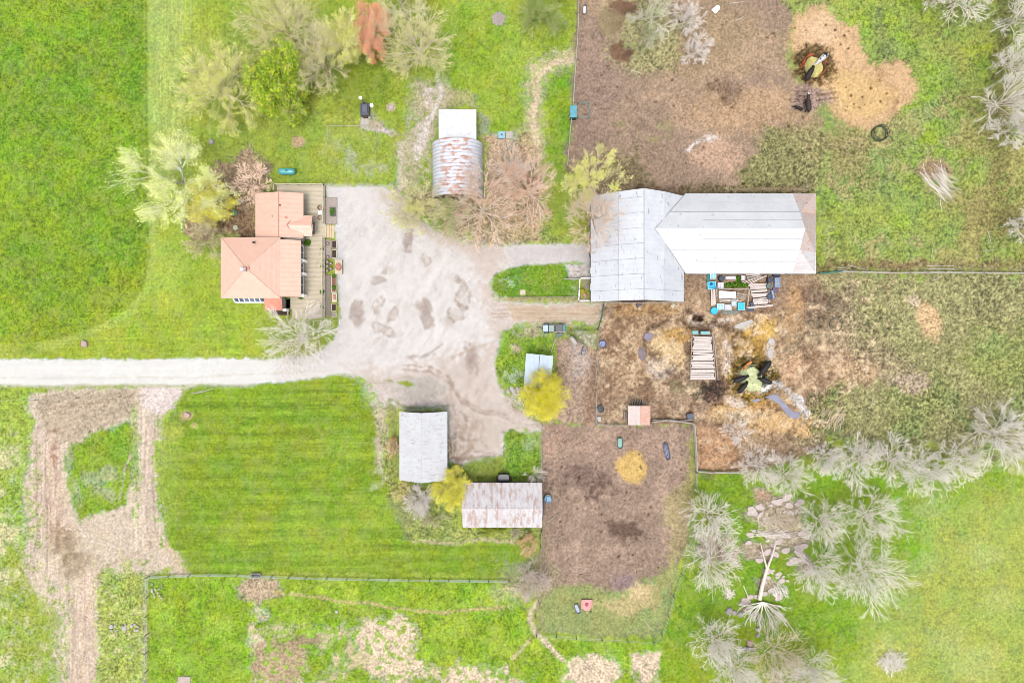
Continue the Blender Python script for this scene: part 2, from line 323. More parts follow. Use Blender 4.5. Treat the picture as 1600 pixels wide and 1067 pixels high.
# --- muddy yard, top right
MU = (170,146,126)
poly([(903,-200),(1215,-200),(1240,30),(1230,110),(1290,190),(1270,240),(1275,310),(930,310),(884,262),(892,190),(899,100)], MU, soft=7, warp=5, spk=.2, drk=.12, rgh=.07, name='mud')
poly([(903,-200),(1225,-200),(1240,100),(1290,190),(1260,310),(884,300),(899,100)], (192,164,136), soft=14, warp=10, a=.75, patch=('b',.46,.6))
poly([(905,60),(960,60),(960,230),(890,280)], (168,142,128), soft=30, warp=20, a=.5)
blob(1100, 60, 90, 60, (184,160,124), soft=50, warp=20, a=.6); blob(1170, 175, 90, 34, (206,172,136), soft=30, warp=20, a=.8); blob(1120, 245, 36, 34, (210,176,150), soft=16, warp=16, a=.9); line(5, [(1075,236),(1095,216),(1120,212)], (236,224,214), soft=5, warp=8, patch=('m',.4,.5)); blob(1105, 212, 12, 8, (230,216,204), soft=6, warp=12, a=.8)
blob(1010, 60, 56, 60, (176,174,120), soft=30, warp=22, a=.75, spk=.4, drk=.4); blob(955, 30, 20, 24, (226,206,160), soft=12, warp=12, a=.8); blob(975, 78, 16, 16, (206,172,140), soft=10, warp=12, a=.8, drk=.8)
poly([(1190,200),(1300,205),(1280,305),(1180,305),(1150,290)], (150,150,96), soft=16, warp=14, a=.85, drk=.9, spk=.4); poly([(930,230),(1000,250),(1030,300),(935,304)], (140,130,92), soft=20, warp=20, a=.7, drk=.7)
blob(1010, 200, 30, 20, (160,160,100), soft=20, warp=22, a=.6, patch=('m',.45,.55)); blob(1130, 140, 26, 14, (112,86,62), soft=18, warp=20, a=.5, drk=.9)
poly([(1060,290),(1275,286),(1275,304),(1060,304)], (120,108,76), soft=8, warp=8, a=.8, drk=.7, spk=.4); poly([(1130,292),(1265,292),(1265,299),(1130,299)], (190,190,140), soft=6, warp=8, a=.6, patch=('f',.45,.6))  # dark strip: shade along the barn's north wall, painted into the ground colour
line(16, [(1000,298),(1060,300)], (110,86,68), soft=8, warp=6, a=.6)  # painted wall shade carried on past the silver wing's north end
# green pasture, top right
G2 = (150,172,78)
poly([(1195,-200),(2400,-200),(2400,424),(1277,424),(1277,300),(1285,240),(1330,200),(1240,30)], G2, soft=20, warp=16, spk=.34, drk=.22, rgh=.08)
poly([(1195,-200),(2400,-200),(2400,424),(1277,424),(1277,300),(1300,235),(1400,215),(1240,10)], (138,186,42), soft=24, warp=16, a=.75, patch=('b',.46,.62), drk=.05)
poly([(1277,200),(1600,120),(2400,200),(2400,424),(1277,424)], (176,164,116), soft=40, warp=20, a=.75, patch=('m',.42,.56))
poly([(1225,0),(1270,0),(1300,120),(1420,215),(1420,300),(1280,310),(1240,200)], (170,158,112), soft=50, warp=30, a=.7, patch=('f',.3,.5))
poly([(1480,0),(2400,0),(2400,424),(1440,424),(1500,250)], (164,160,92), soft=60, warp=30, a=.6, patch=('m',.36,.5))
for x_, y_, rx, ry in ((1360,340,60,30),(1440,350,50,26),(1300,35,50,18),(1400,60,30,16),(1440,105,22,14),(1520,280,24,16),(1390,245,40,14)): blob(x_, y_, rx, ry, (140,192,36), soft=26, warp=20, a=.55, patch=('m',.4,.55), drk=0)
line(18, [(1372,22),(1388,70),(1390,100)], (140,118,100), soft=18, warp=16, a=.5, drk=.9); line(26, [(1570,0),(1560,120),(1570,260),(1560,330)], (140,128,84), soft=26, warp=16, a=.6, drk=.5)
line(16, [(1276,418),(1400,416),(1600,420)], (140,110,84), soft=14, warp=8, a=.8, drk=.6); blob(1540, 340, 50, 50, (160,146,96), soft=40, warp=20, a=.5); blob(1460, 262, 24, 14, (170,140,118), soft=14, warp=12, a=.8); blob(1320, 232, 40, 26, (170,150,112), soft=26, warp=20, a=.6)  # first line: shade north of the rail fence, painted as a dark band
# spread hay, top right
HAY = (228,190,146)
poly([(1236,26),(1262,12),(1290,14),(1306,32),(1340,36),(1350,60),(1356,90),(1372,108),(1400,100),(1424,112),(1434,138),(1424,160),(1398,176),(1380,196),(1356,206),(1330,196),(1300,180),(1290,150),(1262,130),(1244,100),(1232,60)], HAY, soft=13, warp=12, spk=.16, drk=.1, hgt=.12, rgh=.06, name='hay')
poly([(1300,110),(1370,120),(1400,150),(1380,180),(1330,185),(1296,160)], (232,196,134), soft=18, warp=12, a=.7); line(8, [(1372,110),(1400,150),(1392,176)], (196,158,116), soft=10, warp=8, a=.6); blob(1280, 50, 34, 30, (238,204,166), soft=20, warp=12, a=.6)
for x_, y_ in ((1305,48),(1325,50),(1306,60),(1319,57),(1313,71),(1326,77),(1360,138),(1359,140),(1321,138),(1347,152),(1343,169),(1360,162),(1334,163),(1361,139),(1385,147),(1350,165),(1241,45),(1330,150),(1375,160),(1290,40)): blob(x_, y_, 1.8, 1.6, (120,84,50), soft=2, warp=1)
blob(1272, 103, 34, 32, (122,98,62), soft=14, warp=10, spk=.5, drk=.8, a=.95); blob(1272, 103, 22, 20, (84,68,44), soft=10, warp=8, a=.6)
poly([(1238,138),(1262,136),(1300,146),(1306,160),(1270,178),(1236,170)], (176,150,136), soft=10, warp=8, spk=.3)
for y_ in (143,150,156): line(1.6, [(1234,y_),(1262,y_+1)], (120,96,74), soft=2.5, warp=1.5, a=.8)
line(2.4, [(1280,158),(1310,153)], (110,86,54), soft=3, warp=2); line(1.5, [(1278,150),(1305,145)], (130,104,74), soft=3, warp=2)
# --- yard behind the barn
BR = (180,152,126)
poly([(866,532),(900,525),(940,512),(935,474),(1060,470),(1062,424),(1275,424),(1340,432),(1400,440),(1420,560),(1300,610),(1290,700),(1180,736),(1087,735),(1082,664),(930,664),(866,662)], BR, soft=8, warp=5, spk=.24, drk=.22, rgh=.08, name='mud')
poly([(936,474),(1275,428),(1400,440),(1400,560),(1300,610),(1280,690),(1087,730),(1082,664),(930,664)], (204,172,136), soft=12, warp=8, a=.7, patch=('b',.47,.6))
poly([(936,474),(1275,428),(1400,440),(1400,560),(1300,610),(1280,690),(1087,730),(1082,664),(930,664)], (134,104,80), soft=12, warp=14, a=.7, patch=('m',.5,.62))
poly([(866,532),(925,532),(928,662),(850,662),(870,600)], (192,168,148), soft=16, warp=16, a=.8); blob(905, 560, 16, 24, (206,190,180), soft=14, warp=20, a=.7)
line(14, [(930,560),(924,600),(918,662)], (158,124,100), soft=10, warp=6, a=.7)
poly([(1275,424),(1600,422),(2400,424),(2400,700),(1600,700),(1540,716),(1380,700),(1290,690),(1240,690),(1300,610),(1330,560)], (168,164,114), soft=26, warp=18, spk=.34, drk=.8, rgh=.1)
poly([(1380,560),(1600,500),(2400,500),(2400,710),(1300,710),(1300,640)], (152,166,80), soft=30, warp=16, a=.45, patch=('b',.46,.6), drk=.7)
poly([(1222,480),(1330,440),(1350,520),(1420,570),(1440,620),(1340,600),(1290,560),(1230,540)], (180,162,130), soft=34, warp=22, a=.7); blob(1285, 475, 48, 30, (120,100,84), soft=26, warp=22, a=.55, drk=1); blob(1240, 478, 18, 40, (200,160,116), soft=16, warp=14, a=.8)
blob(1450, 500, 18, 30, (226,192,146), ang=-25, soft=9, warp=10, drk=0); blob(1425, 470, 10, 12, (214,194,160), soft=9, warp=8); blob(1420, 600, 24, 14, (206,184,160), soft=12, warp=14, a=.8); blob(1330, 580, 40, 26, (206,172,136), soft=20, warp=18, a=.7, drk=.2); blob(1560, 560, 60, 40, (158,166,80), soft=40, warp=20, a=.6)
poly([(1256,620),(1310,600),(1340,650),(1300,690),(1262,680)], (150,150,96), soft=16, warp=14, drk=1, spk=.5, a=.7)
line(12, [(1100,738),(1180,716),(1300,706),(1550,712)], (132,120,84), soft=12, warp=8, a=.6)
poly([(1300,690),(1560,700),(1560,722),(1300,714)], (150,176,60), soft=10, warp=10, a=.7, patch=('m',.42,.55))
# manure, straw, and pale slabs of the yard
YS = (238,208,160)
blob(1045, 545, 30, 34, YS, soft=9, warp=14, a=.9); blob(1060, 525, 26, 12, (196,152,84), soft=9, warp=12, a=.8); blob(1035, 578, 22, 16, (222,206,190), soft=10, warp=14, a=.8); blob(1180, 520, 34, 22, (226,186,110), soft=14, warp=14); blob(1170, 545, 30, 24, (180,142,70), soft=12, warp=12, a=.8)
poly([(1110,632),(1180,626),(1225,645),(1270,650),(1268,680),(1200,684),(1130,670),(1108,650)], (226,188,136), soft=9, warp=10, a=.9, patch=('m',.2,.45)); blob(1160, 650, 30, 10, (238,214,180), soft=10, warp=12, a=.8); blob(1180, 628, 50, 9, (206,160,90), soft=9, warp=9, a=.8)
blob(1176, 592, 44, 38, (140,118,58), soft=12, warp=9, spk=.5, drk=.6); blob(1176, 588, 30, 28, (92,76,38), soft=12, warp=10, a=.7); blob(1172, 615, 18, 8, (196,160,70), soft=8, warp=8, a=.8)
for x_, y_, rx, ry, an in ((1162,508,17,6,-22),(1108,505,14,7,30),(1140,545,6,14,-15),(1137,575,7,16,0),(1203,545,6,16,0),(1150,628,16,7,15),(1135,500,18,5,-10),(1086,500,12,10,10),(1200,604,14,4,-25)): blob(x_, y_, rx, ry, (232,212,192), ang=an, soft=5, warp=7, a=.92)
line(9, [(1190,612),(1215,600),(1240,625),(1262,650)], (240,232,224), soft=5, warp=6, patch=('m',.25,.42)); blob(1246, 628, 10, 10, (240,232,226), soft=5, warp=8); blob(1240, 575, 20, 20, (226,186,150), soft=12, warp=12, a=.7)
blob(1112, 612, 26, 22, (98,78,70), soft=12, warp=12, spk=.6, drk=1, a=.85); line(10, [(1070,492),(1100,498),(1150,520),(1150,540)], (90,66,46), soft=8, warp=7, a=.8); blob(1090, 498, 12, 4, (60,42,30), soft=4, warp=5); blob(1098, 512, 18, 7, (96,72,52), soft=8, warp=8, a=.8)
line(6, [(1020,508),(1040,500),(1070,506)], (110,84,64), soft=8, warp=7, a=.8); line(7, [(1010,515),(1002,550),(1030,565),(1055,590)], (112,88,76), soft=8, warp=8, a=.7); blob(1075, 610, 26, 14, (150,146,110), soft=14, warp=14, a=.5)
line(12, [(1078,560),(1082,600)], (130,160,70), soft=8, warp=8, a=.5, patch=('m',.45,.55)); poly([(960,476),(1060,476),(1060,492),(960,492)], (190,150,100), soft=8, warp=6, a=.7)
poly([(1087,664),(1165,664),(1160,700),(1170,735),(1090,733)], (214,168,128), soft=12, warp=8, a=.7)
# --- lower paddock
poly([(845,662),(930,664),(1082,664),(1087,736),(1074,850),(1060,885),(1050,930),(1030,990),(940,992),(842,984),(842,940),(845,800)], (170,146,128), soft=6, warp=4, spk=.19, drk=.08, rgh=.07, name='mud')
poly([(845,662),(1082,664),(1087,736),(1074,850),(1000,930),(850,930)], (188,162,142), soft=16, warp=8, a=.8, patch=('m',.5,.64)); blob(905, 745, 40, 22, (126,102,96), soft=30, warp=22, a=.6); blob(975, 830, 24, 16, (112,90,76), soft=16, warp=14, a=.8); blob(940, 760, 14, 10, (110,86,76), soft=16, warp=14, a=.7); blob(960, 700, 90, 26, (186,156,138), soft=26, warp=14, a=.5)
poly([(842,928),(900,915),(960,920),(1020,900),(1060,868),(1050,930),(1030,990),(940,992),(842,984)], (164,176,104), soft=16, warp=12, a=.95, spk=.18, drk=.03); poly([(930,935),(1000,930),(1030,905),(1025,950),(960,960)], (210,190,140), soft=14, warp=12, a=.8); blob(1000, 925, 22, 14, (224,200,152), soft=10, warp=10, a=.9); blob(975, 908, 20, 12, (160,138,134), soft=10, warp=8); 
line(11, [(1080,690),(1083,736),(1072,790)], (164,166,90), soft=10, warp=6, a=.8); poly([(1040,780),(1082,740),(1076,850),(1050,880),(1020,990),(1010,940),(1040,890)], (188,178,120), soft=14, warp=10, a=.55)
blob(988, 728, 22, 24, (228,192,120), soft=8, warp=7, spk=.14, hgt=.15, name='hay'); line(26, [(852,664),(870,680),(850,700)], (190,156,136), soft=20, warp=8, a=.6)
for _i in range(150):
    x_ = random.uniform(905, 1270); y_ = random.uniform(20, 290); r_ = random.choice((.8,1.0,1.2,2.2)); blob(x_, y_, r_, r_*.8, (106,78,56), soft=1.8, warp=2, a=.8)
for _i in range(70):
    x_ = random.uniform(1280, 1590); y_ = random.uniform(40, 410); blob(x_, y_, 1.2, 1.0, (106,84,56), soft=1.8, warp=2, a=.7)
for _i in range(90):
    x_ = random.uniform(852, 1072); y_ = random.uniform(675, 960); blob(x_, y_, random.uniform(.8,1.8), random.uniform(.8,1.6), (104,76,60), soft=1.6, warp=1)
# --- gravel: road, yard, lanes
GR = (236,230,225)
poly([(-3000,563),(0,563),(300,561),(430,560),(490,552),(520,532),(530,500),(530,470),(524,400),(522,350),(508,300),(508,291),(600,291),(625,305),(660,345),(700,372),(745,386),(800,382),(870,381),(924,384),(924,411),(860,411),(800,416),(772,428),(764,446),(770,470),(800,474),(938,474),(936,502),(860,502),(806,506),(782,530),(774,560),(778,600),(800,636),(848,668),(846,676),(800,664),(786,680),(786,712),(760,724),(700,724),(699,640),(640,636),(600,630),(580,600),(562,588),(540,586),(470,594),(400,601),(300,602),(0,603),(-3000,603)], GR, soft=6, warp=3.5, spk=.035, drk=0, rgh=.012, name='gravel')
poly([(-3000,563),(430,561),(430,598),(300,602),(-3000,603)], (242,240,234), soft=5, warp=2); line(2, [(-500,592),(300,590),(480,580)], (222,212,196), soft=4, warp=2, a=.6); line(2, [(-500,575),(300,574),(480,572)], (250,248,246), soft=4, warp=2, a=.7)
line(5, [(-500,604),(300,603),(400,602)], (200,196,160), soft=4, warp=3, a=.7)
poly([(548,586),(620,570),(700,560),(770,540),(778,600),(848,668),(786,712),(700,724),(699,640),(600,630)], (220,204,192), soft=40, warp=18, a=.85); poly([(700,372),(800,384),(764,446),(800,474),(940,474),(938,504),(806,506),(780,540),(760,500),(740,420)], (222,206,194), soft=26, warp=10, a=.85); poly([(790,478),(936,476),(936,502),(800,504)], (214,190,160), soft=8, warp=4, a=.8)
poly([(800,384),(924,384),(924,411),(800,414)], (222,214,214), soft=10, warp=4, a=.8); line(7, [(530,300),(530,380),(534,470)], (222,222,228), soft=10, warp=5, a=.6); poly([(600,292),(625,305),(660,345),(745,386),(700,390),(640,350),(590,310)], (216,198,176), soft=26, warp=12, a=.7)
blob(655, 604, 44, 18, (204,196,186), soft=8, warp=8, spk=.06); poly([(700,640),(786,640),(786,712),(760,724),(700,724)], (216,202,188), soft=20, warp=14, a=.6)
D1 = (178,160,146)
for x_, y_, rx, ry, an in ((636,372,7,13,-20),(640,388,9,6,30),(666,406,8,8,0),(598,421,8,7,0),(592,440,11,9,-30),(594,478,10,16,15),(556,491,13,24,12),(616,492,7,14,20),(664,488,13,26,-15),(588,348,7,3,0),(684,450,5,5,0),(713,437,6,6,0),(722,460,11,26,-8),(718,490,16,20,30),(700,505,14,10,20),(600,515,24,9,20),(734,556,12,24,-20),(588,532,5,5,0),(736,575,9,18,-25)):
    blob(x_, y_, rx, ry, D1, ang=an, soft=3.5, warp=12, a=.72, patch=('f',.38,.55)); blob(x_, y_, rx*.72, ry*.72, (224,214,205), ang=an, soft=3.5, warp=12, a=.7, patch=('m',.3,.5))
for x_, y_ in ((556,491),(636,372),(734,560),(664,488)): blob(x_, y_, 8, 15, (158,136,124), soft=8, warp=9, a=.5)
for off, cc in ((0,(176,152,134)),(7,(168,142,124)),(13,(228,214,202))): line(3.2, [(630,568+off),(670,572+off),(700,590+off),(720,620+off),(745,636+off*.8),(790,650+off*.6),(846,670)], cc, soft=5, warp=5, a=.65)
line(4, [(640,556),(670,552),(690,540)], (176,156,144), soft=6, warp=8, a=.7); line(3, [(700,560),(780,530),(800,506)], (190,168,146), soft=6, warp=5, a=.6); line(3, [(560,600),(640,590),(700,620),(706,660)], (196,176,160), soft=6, warp=6, a=.6); line(4, [(720,640),(740,700),(710,716)], (160,132,114), soft=9, warp=9, a=.6); blob(735, 680, 20, 30, (184,160,142), soft=14, warp=14, a=.7, patch=('m',.4,.55)); line(5, [(700,716),(740,718),(790,714)], (150,122,104), soft=5, warp=7, a=.6)
for y_ in (484,490,496): line(1.6, [(770,y_),(936,y_+1)], (190,162,134), soft=3, warp=2, a=.6)
poly([(586,628),(604,632),(604,700),(596,760),(584,700)], (206,190,164), soft=7, warp=8, a=.9); poly([(604,622),(624,640),(622,760),(600,760),(606,700)], (150,160,90), soft=8, warp=8, a=.8)
# grass patches standing in the gravel and beside the sheds
poly([(772,432),(790,420),(822,414),(905,413),(905,466),(800,466),(782,464),(770,452)], (100,158,16), soft=5, warp=3, spk=.24, rgh=.05, name='lawn'); blob(796, 440, 18, 12, (196,206,160), soft=8, warp=12, a=.8, patch=('f',.4,.55)); blob(846, 436, 26, 12, (140,180,40), soft=14, warp=10, a=.6); poly([(880,414),(922,412),(922,436),(888,436)], (214,206,200), soft=6, warp=5); blob(895, 454, 10, 10, (190,204,150), soft=7, warp=9, a=.6, patch=('f',.4,.55)); line(5, [(790,468),(906,468)], (190,172,124), soft=4, warp=3, a=.8); blob(817, 457, 4, 4, (206,200,120), soft=2, warp=1)
poly([(786,520),(806,512),(846,520),(862,548),(820,556),(818,606),(800,606),(778,590),(776,560)], (128,172,40), soft=8, warp=6, spk=.3, name='lawn'); blob(835, 520, 22, 8, (196,184,150), soft=8, warp=8, a=.9); blob(805, 545, 8, 7, (206,180,160), soft=5, warp=5, a=.7); blob(802, 585, 16, 12, (206,200,180), soft=8, warp=10, a=.7, patch=('f',.4,.55)); poly([(850,514),(935,510),(935,545),(900,530),(870,526)], (160,168,96), soft=7, warp=6, a=.9); poly([(900,518),(932,518),(930,540),(916,538)], (200,196,170), soft=6, warp=6, a=.8)
poly([(786,676),(800,670),(842,684),(845,748),(786,750)], (124,170,44), soft=7, warp=6, spk=.28, name='lawn'); blob(828, 694, 14, 12, (190,190,140), soft=9, warp=10, a=.7, patch=('f',.4,.55)); poly([(725,722),(786,716),(786,750),(722,750)], (136,160,60), soft=8, warp=8, a=.9)
blob(620, 600, 30, 5, (140,170,50), soft=5, warp=6, patch=('m',.5,.6)); line(4, [(606,622),(640,634),(700,636)], (130,150,70), soft=6, warp=6, a=.7)
poly([(585,640),(606,700),(624,756),(680,760),(722,770),(722,826),(850,826),(850,842),(760,842),(650,850),(630,800),(600,760)], (158,172,88), soft=9, warp=12, a=.85, spk=.4, patch=('m',.25,.45)); blob(640, 790, 30, 30, (176,160,120), soft=14, warp=14, a=.6); blob(670, 838, 30, 8, (110,140,70), soft=8, warp=9, a=.6); line(8, [(842,748),(850,860),(842,900)], (160,150,110), soft=10, warp=8, a=.8)
for x_, y_ in ((586,645),(600,748),(590,738),(584,760),(596,716)): blob(x_, y_, 6, 5, (206,210,150), soft=6, warp=9, a=.7)
blob(292, 648, 11, 9, (196,182,120), soft=4, warp=4); blob(304, 664, 5, 5, (200,190,120), soft=3, warp=2); blob(274, 676, 12, 16, (180,196,80), soft=10, warp=8, a=.7)
blob(588, 190, 12, 8, (186,176,140), soft=8, warp=6, a=.6); blob(825, 905, 46, 36, (176,164,130), soft=20, warp=16, a=.7); blob(800, 925, 40, 16, (206,194,140), soft=14, warp=16, a=.5)
# earthy rims where gravel meets grass; strips at walls
line(4, [(508,290),(560,289),(612,290)], (206,200,170), soft=4, warp=3, a=.6)

for pts in ([(40,690),(66,690),(66,900),(36,900)],[(205,640),(222,640),(222,800),(205,840)],[(240,650),(262,650),(270,860),(246,860)],[(150,880),(240,860),(240,930),(150,930)],[(60,900),(112,900),(112,1067),(60,1067)]): poly(pts, (150,182,70), soft=10, warp=14, a=.8, patch=('f',.5,.62), spk=.3)
poly([(395,955),(812,955),(812,1200),(395,1200)], (134,184,44), soft=10, warp=10, a=.85, patch=('f',.56,.66)); poly([(0,640),(232,880),(232,1200),(0,1200)], (206,190,150), soft=20, warp=20, a=.6, patch=('f',.58,.68))
for x_ in (58,72,88,228,241): line(2.2, [(x_,670),(x_-2,760),(x_+4,860)], (180,150,124), soft=3, warp=4, a=.55)
line(2.5, [(70,640),(150,628),(230,618)], (176,152,126), soft=3, warp=4, a=.6); line(2.5, [(112,1067),(116,960),(90,870),(74,800)], (196,170,144), soft=4, warp=4, a=.6); line(2.5, [(128,1067),(132,960),(160,890),(236,850)], (196,170,144), soft=4, warp=5, a=.6)
poly([(640,120),(704,126),(700,172),(684,176),(676,300),(618,300),(616,230),(636,180)], (200,188,156), soft=16, warp=16, a=.8, patch=('f',.38,.55)); line(7, [(628,226),(626,262),(622,300)], (220,206,192), soft=8, warp=8, a=.8); line(9, [(686,134),(676,180),(656,214),(650,250)], (234,224,216), soft=7, warp=12, a=.9, patch=('f',.3,.5))
poly([(760,210),(800,214),(850,240),(852,300),(836,340),(758,340)], (214,178,152), soft=14, warp=14, a=.6, patch=('m',.35,.55))
for pts, cc in (([(700,600),(712,640),(716,690),(704,716)],(168,144,126)),([(722,610),(732,650),(730,700)],(236,226,216)),([(744,610),(756,650),(760,700)],(176,152,136)),([(764,600),(776,650),(784,700)],(236,226,218)),([(700,712),(740,708),(780,712)],(150,124,106)),([(712,670),(728,690),(750,688)],(156,130,110)),([(780,600),(800,640),(842,664)],(180,150,130)),([(770,610),(792,648),(838,670)],(236,224,214))): line(5, pts, cc, soft=7, warp=10, a=.65, patch=('f',.35,.55))
S_, m_ = layer('poly', [(530,300),(700,380),(900,384),(900,410),(770,430),(780,500),(780,560),(846,670),(786,716),(700,724),(690,640),(560,590),(530,540)], None, soft=20, warp=10)
n_ = np.clip((fbm(U[S_]*1.4, Vv[S_], 9, 221, 4)-.5)*6, -1, 1); COLR[S_] *= (1+.035*m_*n_)[..., None]; COLR[S_] += (np.array(A(190,168,150), np.float32)-COLR[S_])*(np.clip((fbm(U[S_], Vv[S_], 14, 231, 5)-.56)*9, 0, 1)*m_*.12)[..., None]
S_, m_ = layer('poly', [(940,480),(1275,440),(1400,440),(1380,580),(1280,690),(1087,730),(1082,664),(930,660)], None, soft=20, warp=10)
COLR[S_] += (np.array(A(236,208,172), np.float32)-COLR[S_])*(np.clip((fbm(U[S_], Vv[S_], 13, 241, 5)-.55)*9, 0, 1)*m_*.6)[..., None]; COLR[S_] += (np.array(A(110,84,64), np.float32)-COLR[S_])*(np.clip((fbm(U[S_], Vv[S_], 8, 251, 5)-.60)*10, 0, 1)*m_*.6)[..., None]
line(12, [(237,-20),(237,300),(241,400),(230,456),(197,494),(146,521),(62,542)], (172,204,104), soft=9, warp=3, a=.4)
# the greener grasses, against the yellower ones
VG = np.zeros((NY, NX), np.float32)
def vivid(pts, v, soft=10, warp=6):
    r_ = layer('poly', pts, None, soft=soft, warp=warp)
    if r_: VG[r_[0]] += (v-VG[r_[0]])*r_[1]
VG[:] = .25
vivid([(868,100),(896,96),(888,200),(882,290),(858,290),(852,150)], 1); vivid([(765,412),(905,412),(905,468),(765,468)], 1); vivid([(776,510),(864,510),(864,560),(818,606),(776,606)], .9); vivid([(786,668),(846,680),(846,750),(786,752)], .9)
vivid([(104,660),(214,650),(214,820),(104,820)], .7); vivid([(1086,738),(1300,720),(1560,730),(1500,800),(1400,1000),(1040,1000),(1072,860)], .75, 60, 20); vivid([(233,900),(800,908),(842,1000),(1040,1000),(1042,1100),(233,1100)], .6); vivid([(480,180),(620,180),(620,290),(420,290)], .3, 30, 20); vivid([(262,600),(560,590),(640,850),(812,850),(800,898),(270,890)], .5, 8, 4); vivid([(0,0),(229,0),(229,400),(0,530)], .8, 20, 4); vivid([(1240,0),(1500,0),(1500,400),(1280,400)], .55, 60, 30); vivid([(0,606),(50,606),(50,850),(0,850)], .7)
vivid([(690,0),(895,0),(880,250),(760,200),(690,130)], .5, 30, 10)
# streaks left by wheels, mower and plough: noise drawn out along their direction
def streak(pts, ang, amp, s=3.0, ratio=16., soft=10):
    r_ = layer('poly', pts, None, soft=soft, warp=4)
    if not r_: return
    S, m = r_; a_ = R(ang); u, v = U[S], Vv[S]; x_ = u*math.cos(a_)-v*math.sin(a_); y_ = u*math.sin(a_)+v*math.cos(a_)
    n_ = (fbm(x_/ratio, y_, s, 201, 3)-.5)*2; COLR[S] *= np.clip(1+amp*m*n_, .5, 1.6)[..., None]
streak([(46,690),(106,690),(100,900),(96,1067),(148,1067),(150,900),(40,900)], 90, .30, 2.4); streak([(214,640),(252,640),(252,860),(205,860)], 90, .3, 2.4); streak([(60,610),(214,606),(212,668),(110,696),(60,690)], 22, .26, 2.0)
streak([(0,563),(430,561),(560,575),(540,590),(300,602),(0,603)], 1, .07, 2.0, 30, 4); streak([(770,476),(938,476),(936,504),(770,504)], 1, .22, 1.8, 20, 6); streak([(262,600),(560,590),(600,700),(640,890),(270,890)], 1, .26, 1.8, 30); streak([(236,-20),(330,-20),(320,230),(240,260)], 90, .22, 3, 20, 20); streak([(110,478),(340,478),(395,556),(60,558)], 2, .2, 2.6, 20); streak([(640,850),(812,845),(800,896),(640,896)], 1, .2, 2.4, 20)
streak([(520,300),(700,380),(760,500),(770,640),(600,620),(540,500)], 60, .10, 5, 5, 30); streak([(900,180),(1240,180),(1240,300),(900,300)], 20, .12, 6, 3, 30); streak([(234,-20),(340,-20),(330,240),(240,250)], 90, .2, 1.8, 26, 20); streak([(120,470),(395,470),(395,556),(60,558)], 1, .22, 1.7, 26, 14)
streak([(850,664),(1080,664),(1070,900),(850,920)], 55, .12, 6, 3, 20); streak([(940,480),(1275,440),(1280,700),(1090,730),(940,660)], 30, .14, 6, 3, 20)
# fine grain of every surface: blades, stones, hoof-churned clods
g_ = (NW-.5)*2; mid = (NF-.5)*2
green = np.clip((COLR[...,1]-COLR[...,0])*30, 0, 1)          # how grassy a spot is
sp = 1 + SPK*(g_*1.5 + mid*(.55+.35*green)) + (NM-.5)*.35*np.clip(SPK*4, 0, 1)
_rg = COLR[...,0]/COLR[...,1]; HUE = fbm(U, Vv, 26, 141, 5)-.5; _new = (.66-.30*VG)+(.34+.16*VG)*_rg+HUE*.40
COLR[...,0] = np.where(_rg < 1, COLR[...,1]*np.minimum(_new, 1.0)*.93, COLR[...,0]); COLR[...,1] = np.where(_rg < 1, COLR[...,1]*(.97), COLR[...,1])
COLR *= np.clip(sp, .35, 1.8)[..., None]
pm = np.clip((fbm(U, Vv, 9, 171, 4)-.48)*5, 0, 1)*green*.26; COLR += (np.array(A(176,188,104), np.float32)-COLR)*pm[..., None]
COLR[...,2] += .005*green
fl = (rg.rand(NY, NX) > .985)*green*.5
COLR[...,0] += fl*.10; COLR[...,1] += fl*.08; COLR[...,2] += fl*.04
S1 = fbm(U, Vv, 3.0, 91, 2); dk = np.clip((S1-.60+.10*DRK)*9, 0, 1)*DRK*np.clip((NB-.3)*3, .25, 1)
COLR *= (1-.66*dk)[..., None]
li = np.clip((.36-S1)*9, 0, 1)*DRK; COLR *= (1+.45*li)[..., None]
HGT += RGH*(g_*.5+mid*1.0) - .04*dk + (NB-.5)*.25
far = np.clip((np.maximum(np.abs(X)-82, np.abs(Y)-55)/60), 0, 1); HGT += far*(fbm(X, Y, 90, 5, 3)-.5)*5
HGT = np.where((np.abs(X) > 82) | (np.abs(Y) > 55.2), HGT*np.clip(1-far, .3, 1), HGT)
out_ = np.clip(np.maximum(np.abs(X)-82, np.abs(Y)-55.2)/5, 0, 1)*(1-MASK['gravel']); COLR += (np.array(A(146,176,66), np.float32)-COLR)*out_[..., None]
for nm_ in ('track','mud','hay','path'): MASK[nm_] *= (out_ < .5)
def gz(x, y):
    i = int(np.clip(np.searchsorted(xs, x), 0, NX-1)); j = int(np.clip(np.searchsorted(ys, y), 0, NY-1)); return float(HGT[j, i])
def sheet(name, sel, dz, m):
    """sel: bool per vertex; keeps the cells whose four corners are all in"""
    c = sel[:-1,:-1] & sel[1:,:-1] & sel[:-1,1:] & sel[1:,1:]
    j, i = np.nonzero(c); a = j*NX+i; F = np.stack([a, a+1, a+NX+1, a+NX], 1)
    used, inv = np.unique(F, return_inverse=True); V = np.stack([X.ravel()[used], Y.ravel()[used], HGT.ravel()[used]+dz], 1)
    me = npmesh(name, V, inv.reshape(F.shape)); at = me.attributes.new('soil', 'FLOAT_COLOR', 'POINT')
    at.data.foreach_set('color', np.concatenate([COLR.reshape(-1,3)[used], np.ones((len(used),1), np.float32)], 1).astype(np.float32).ravel())
    me.polygons.foreach_set('use_smooth', np.ones(len(F), bool)); return link(name, me, m)
gm = bpy.data.materials.new("earth"); gm.use_nodes = True; n = gm.node_tree; b = n.nodes["Principled BSDF"]; b.inputs["Roughness"].default_value = .95; b.inputs["Specular IOR Level"].default_value = .1
at = n.nodes.new("ShaderNodeAttribute"); at.attribute_name = 'soil'; tc = n.nodes.new("ShaderNodeTexCoord")
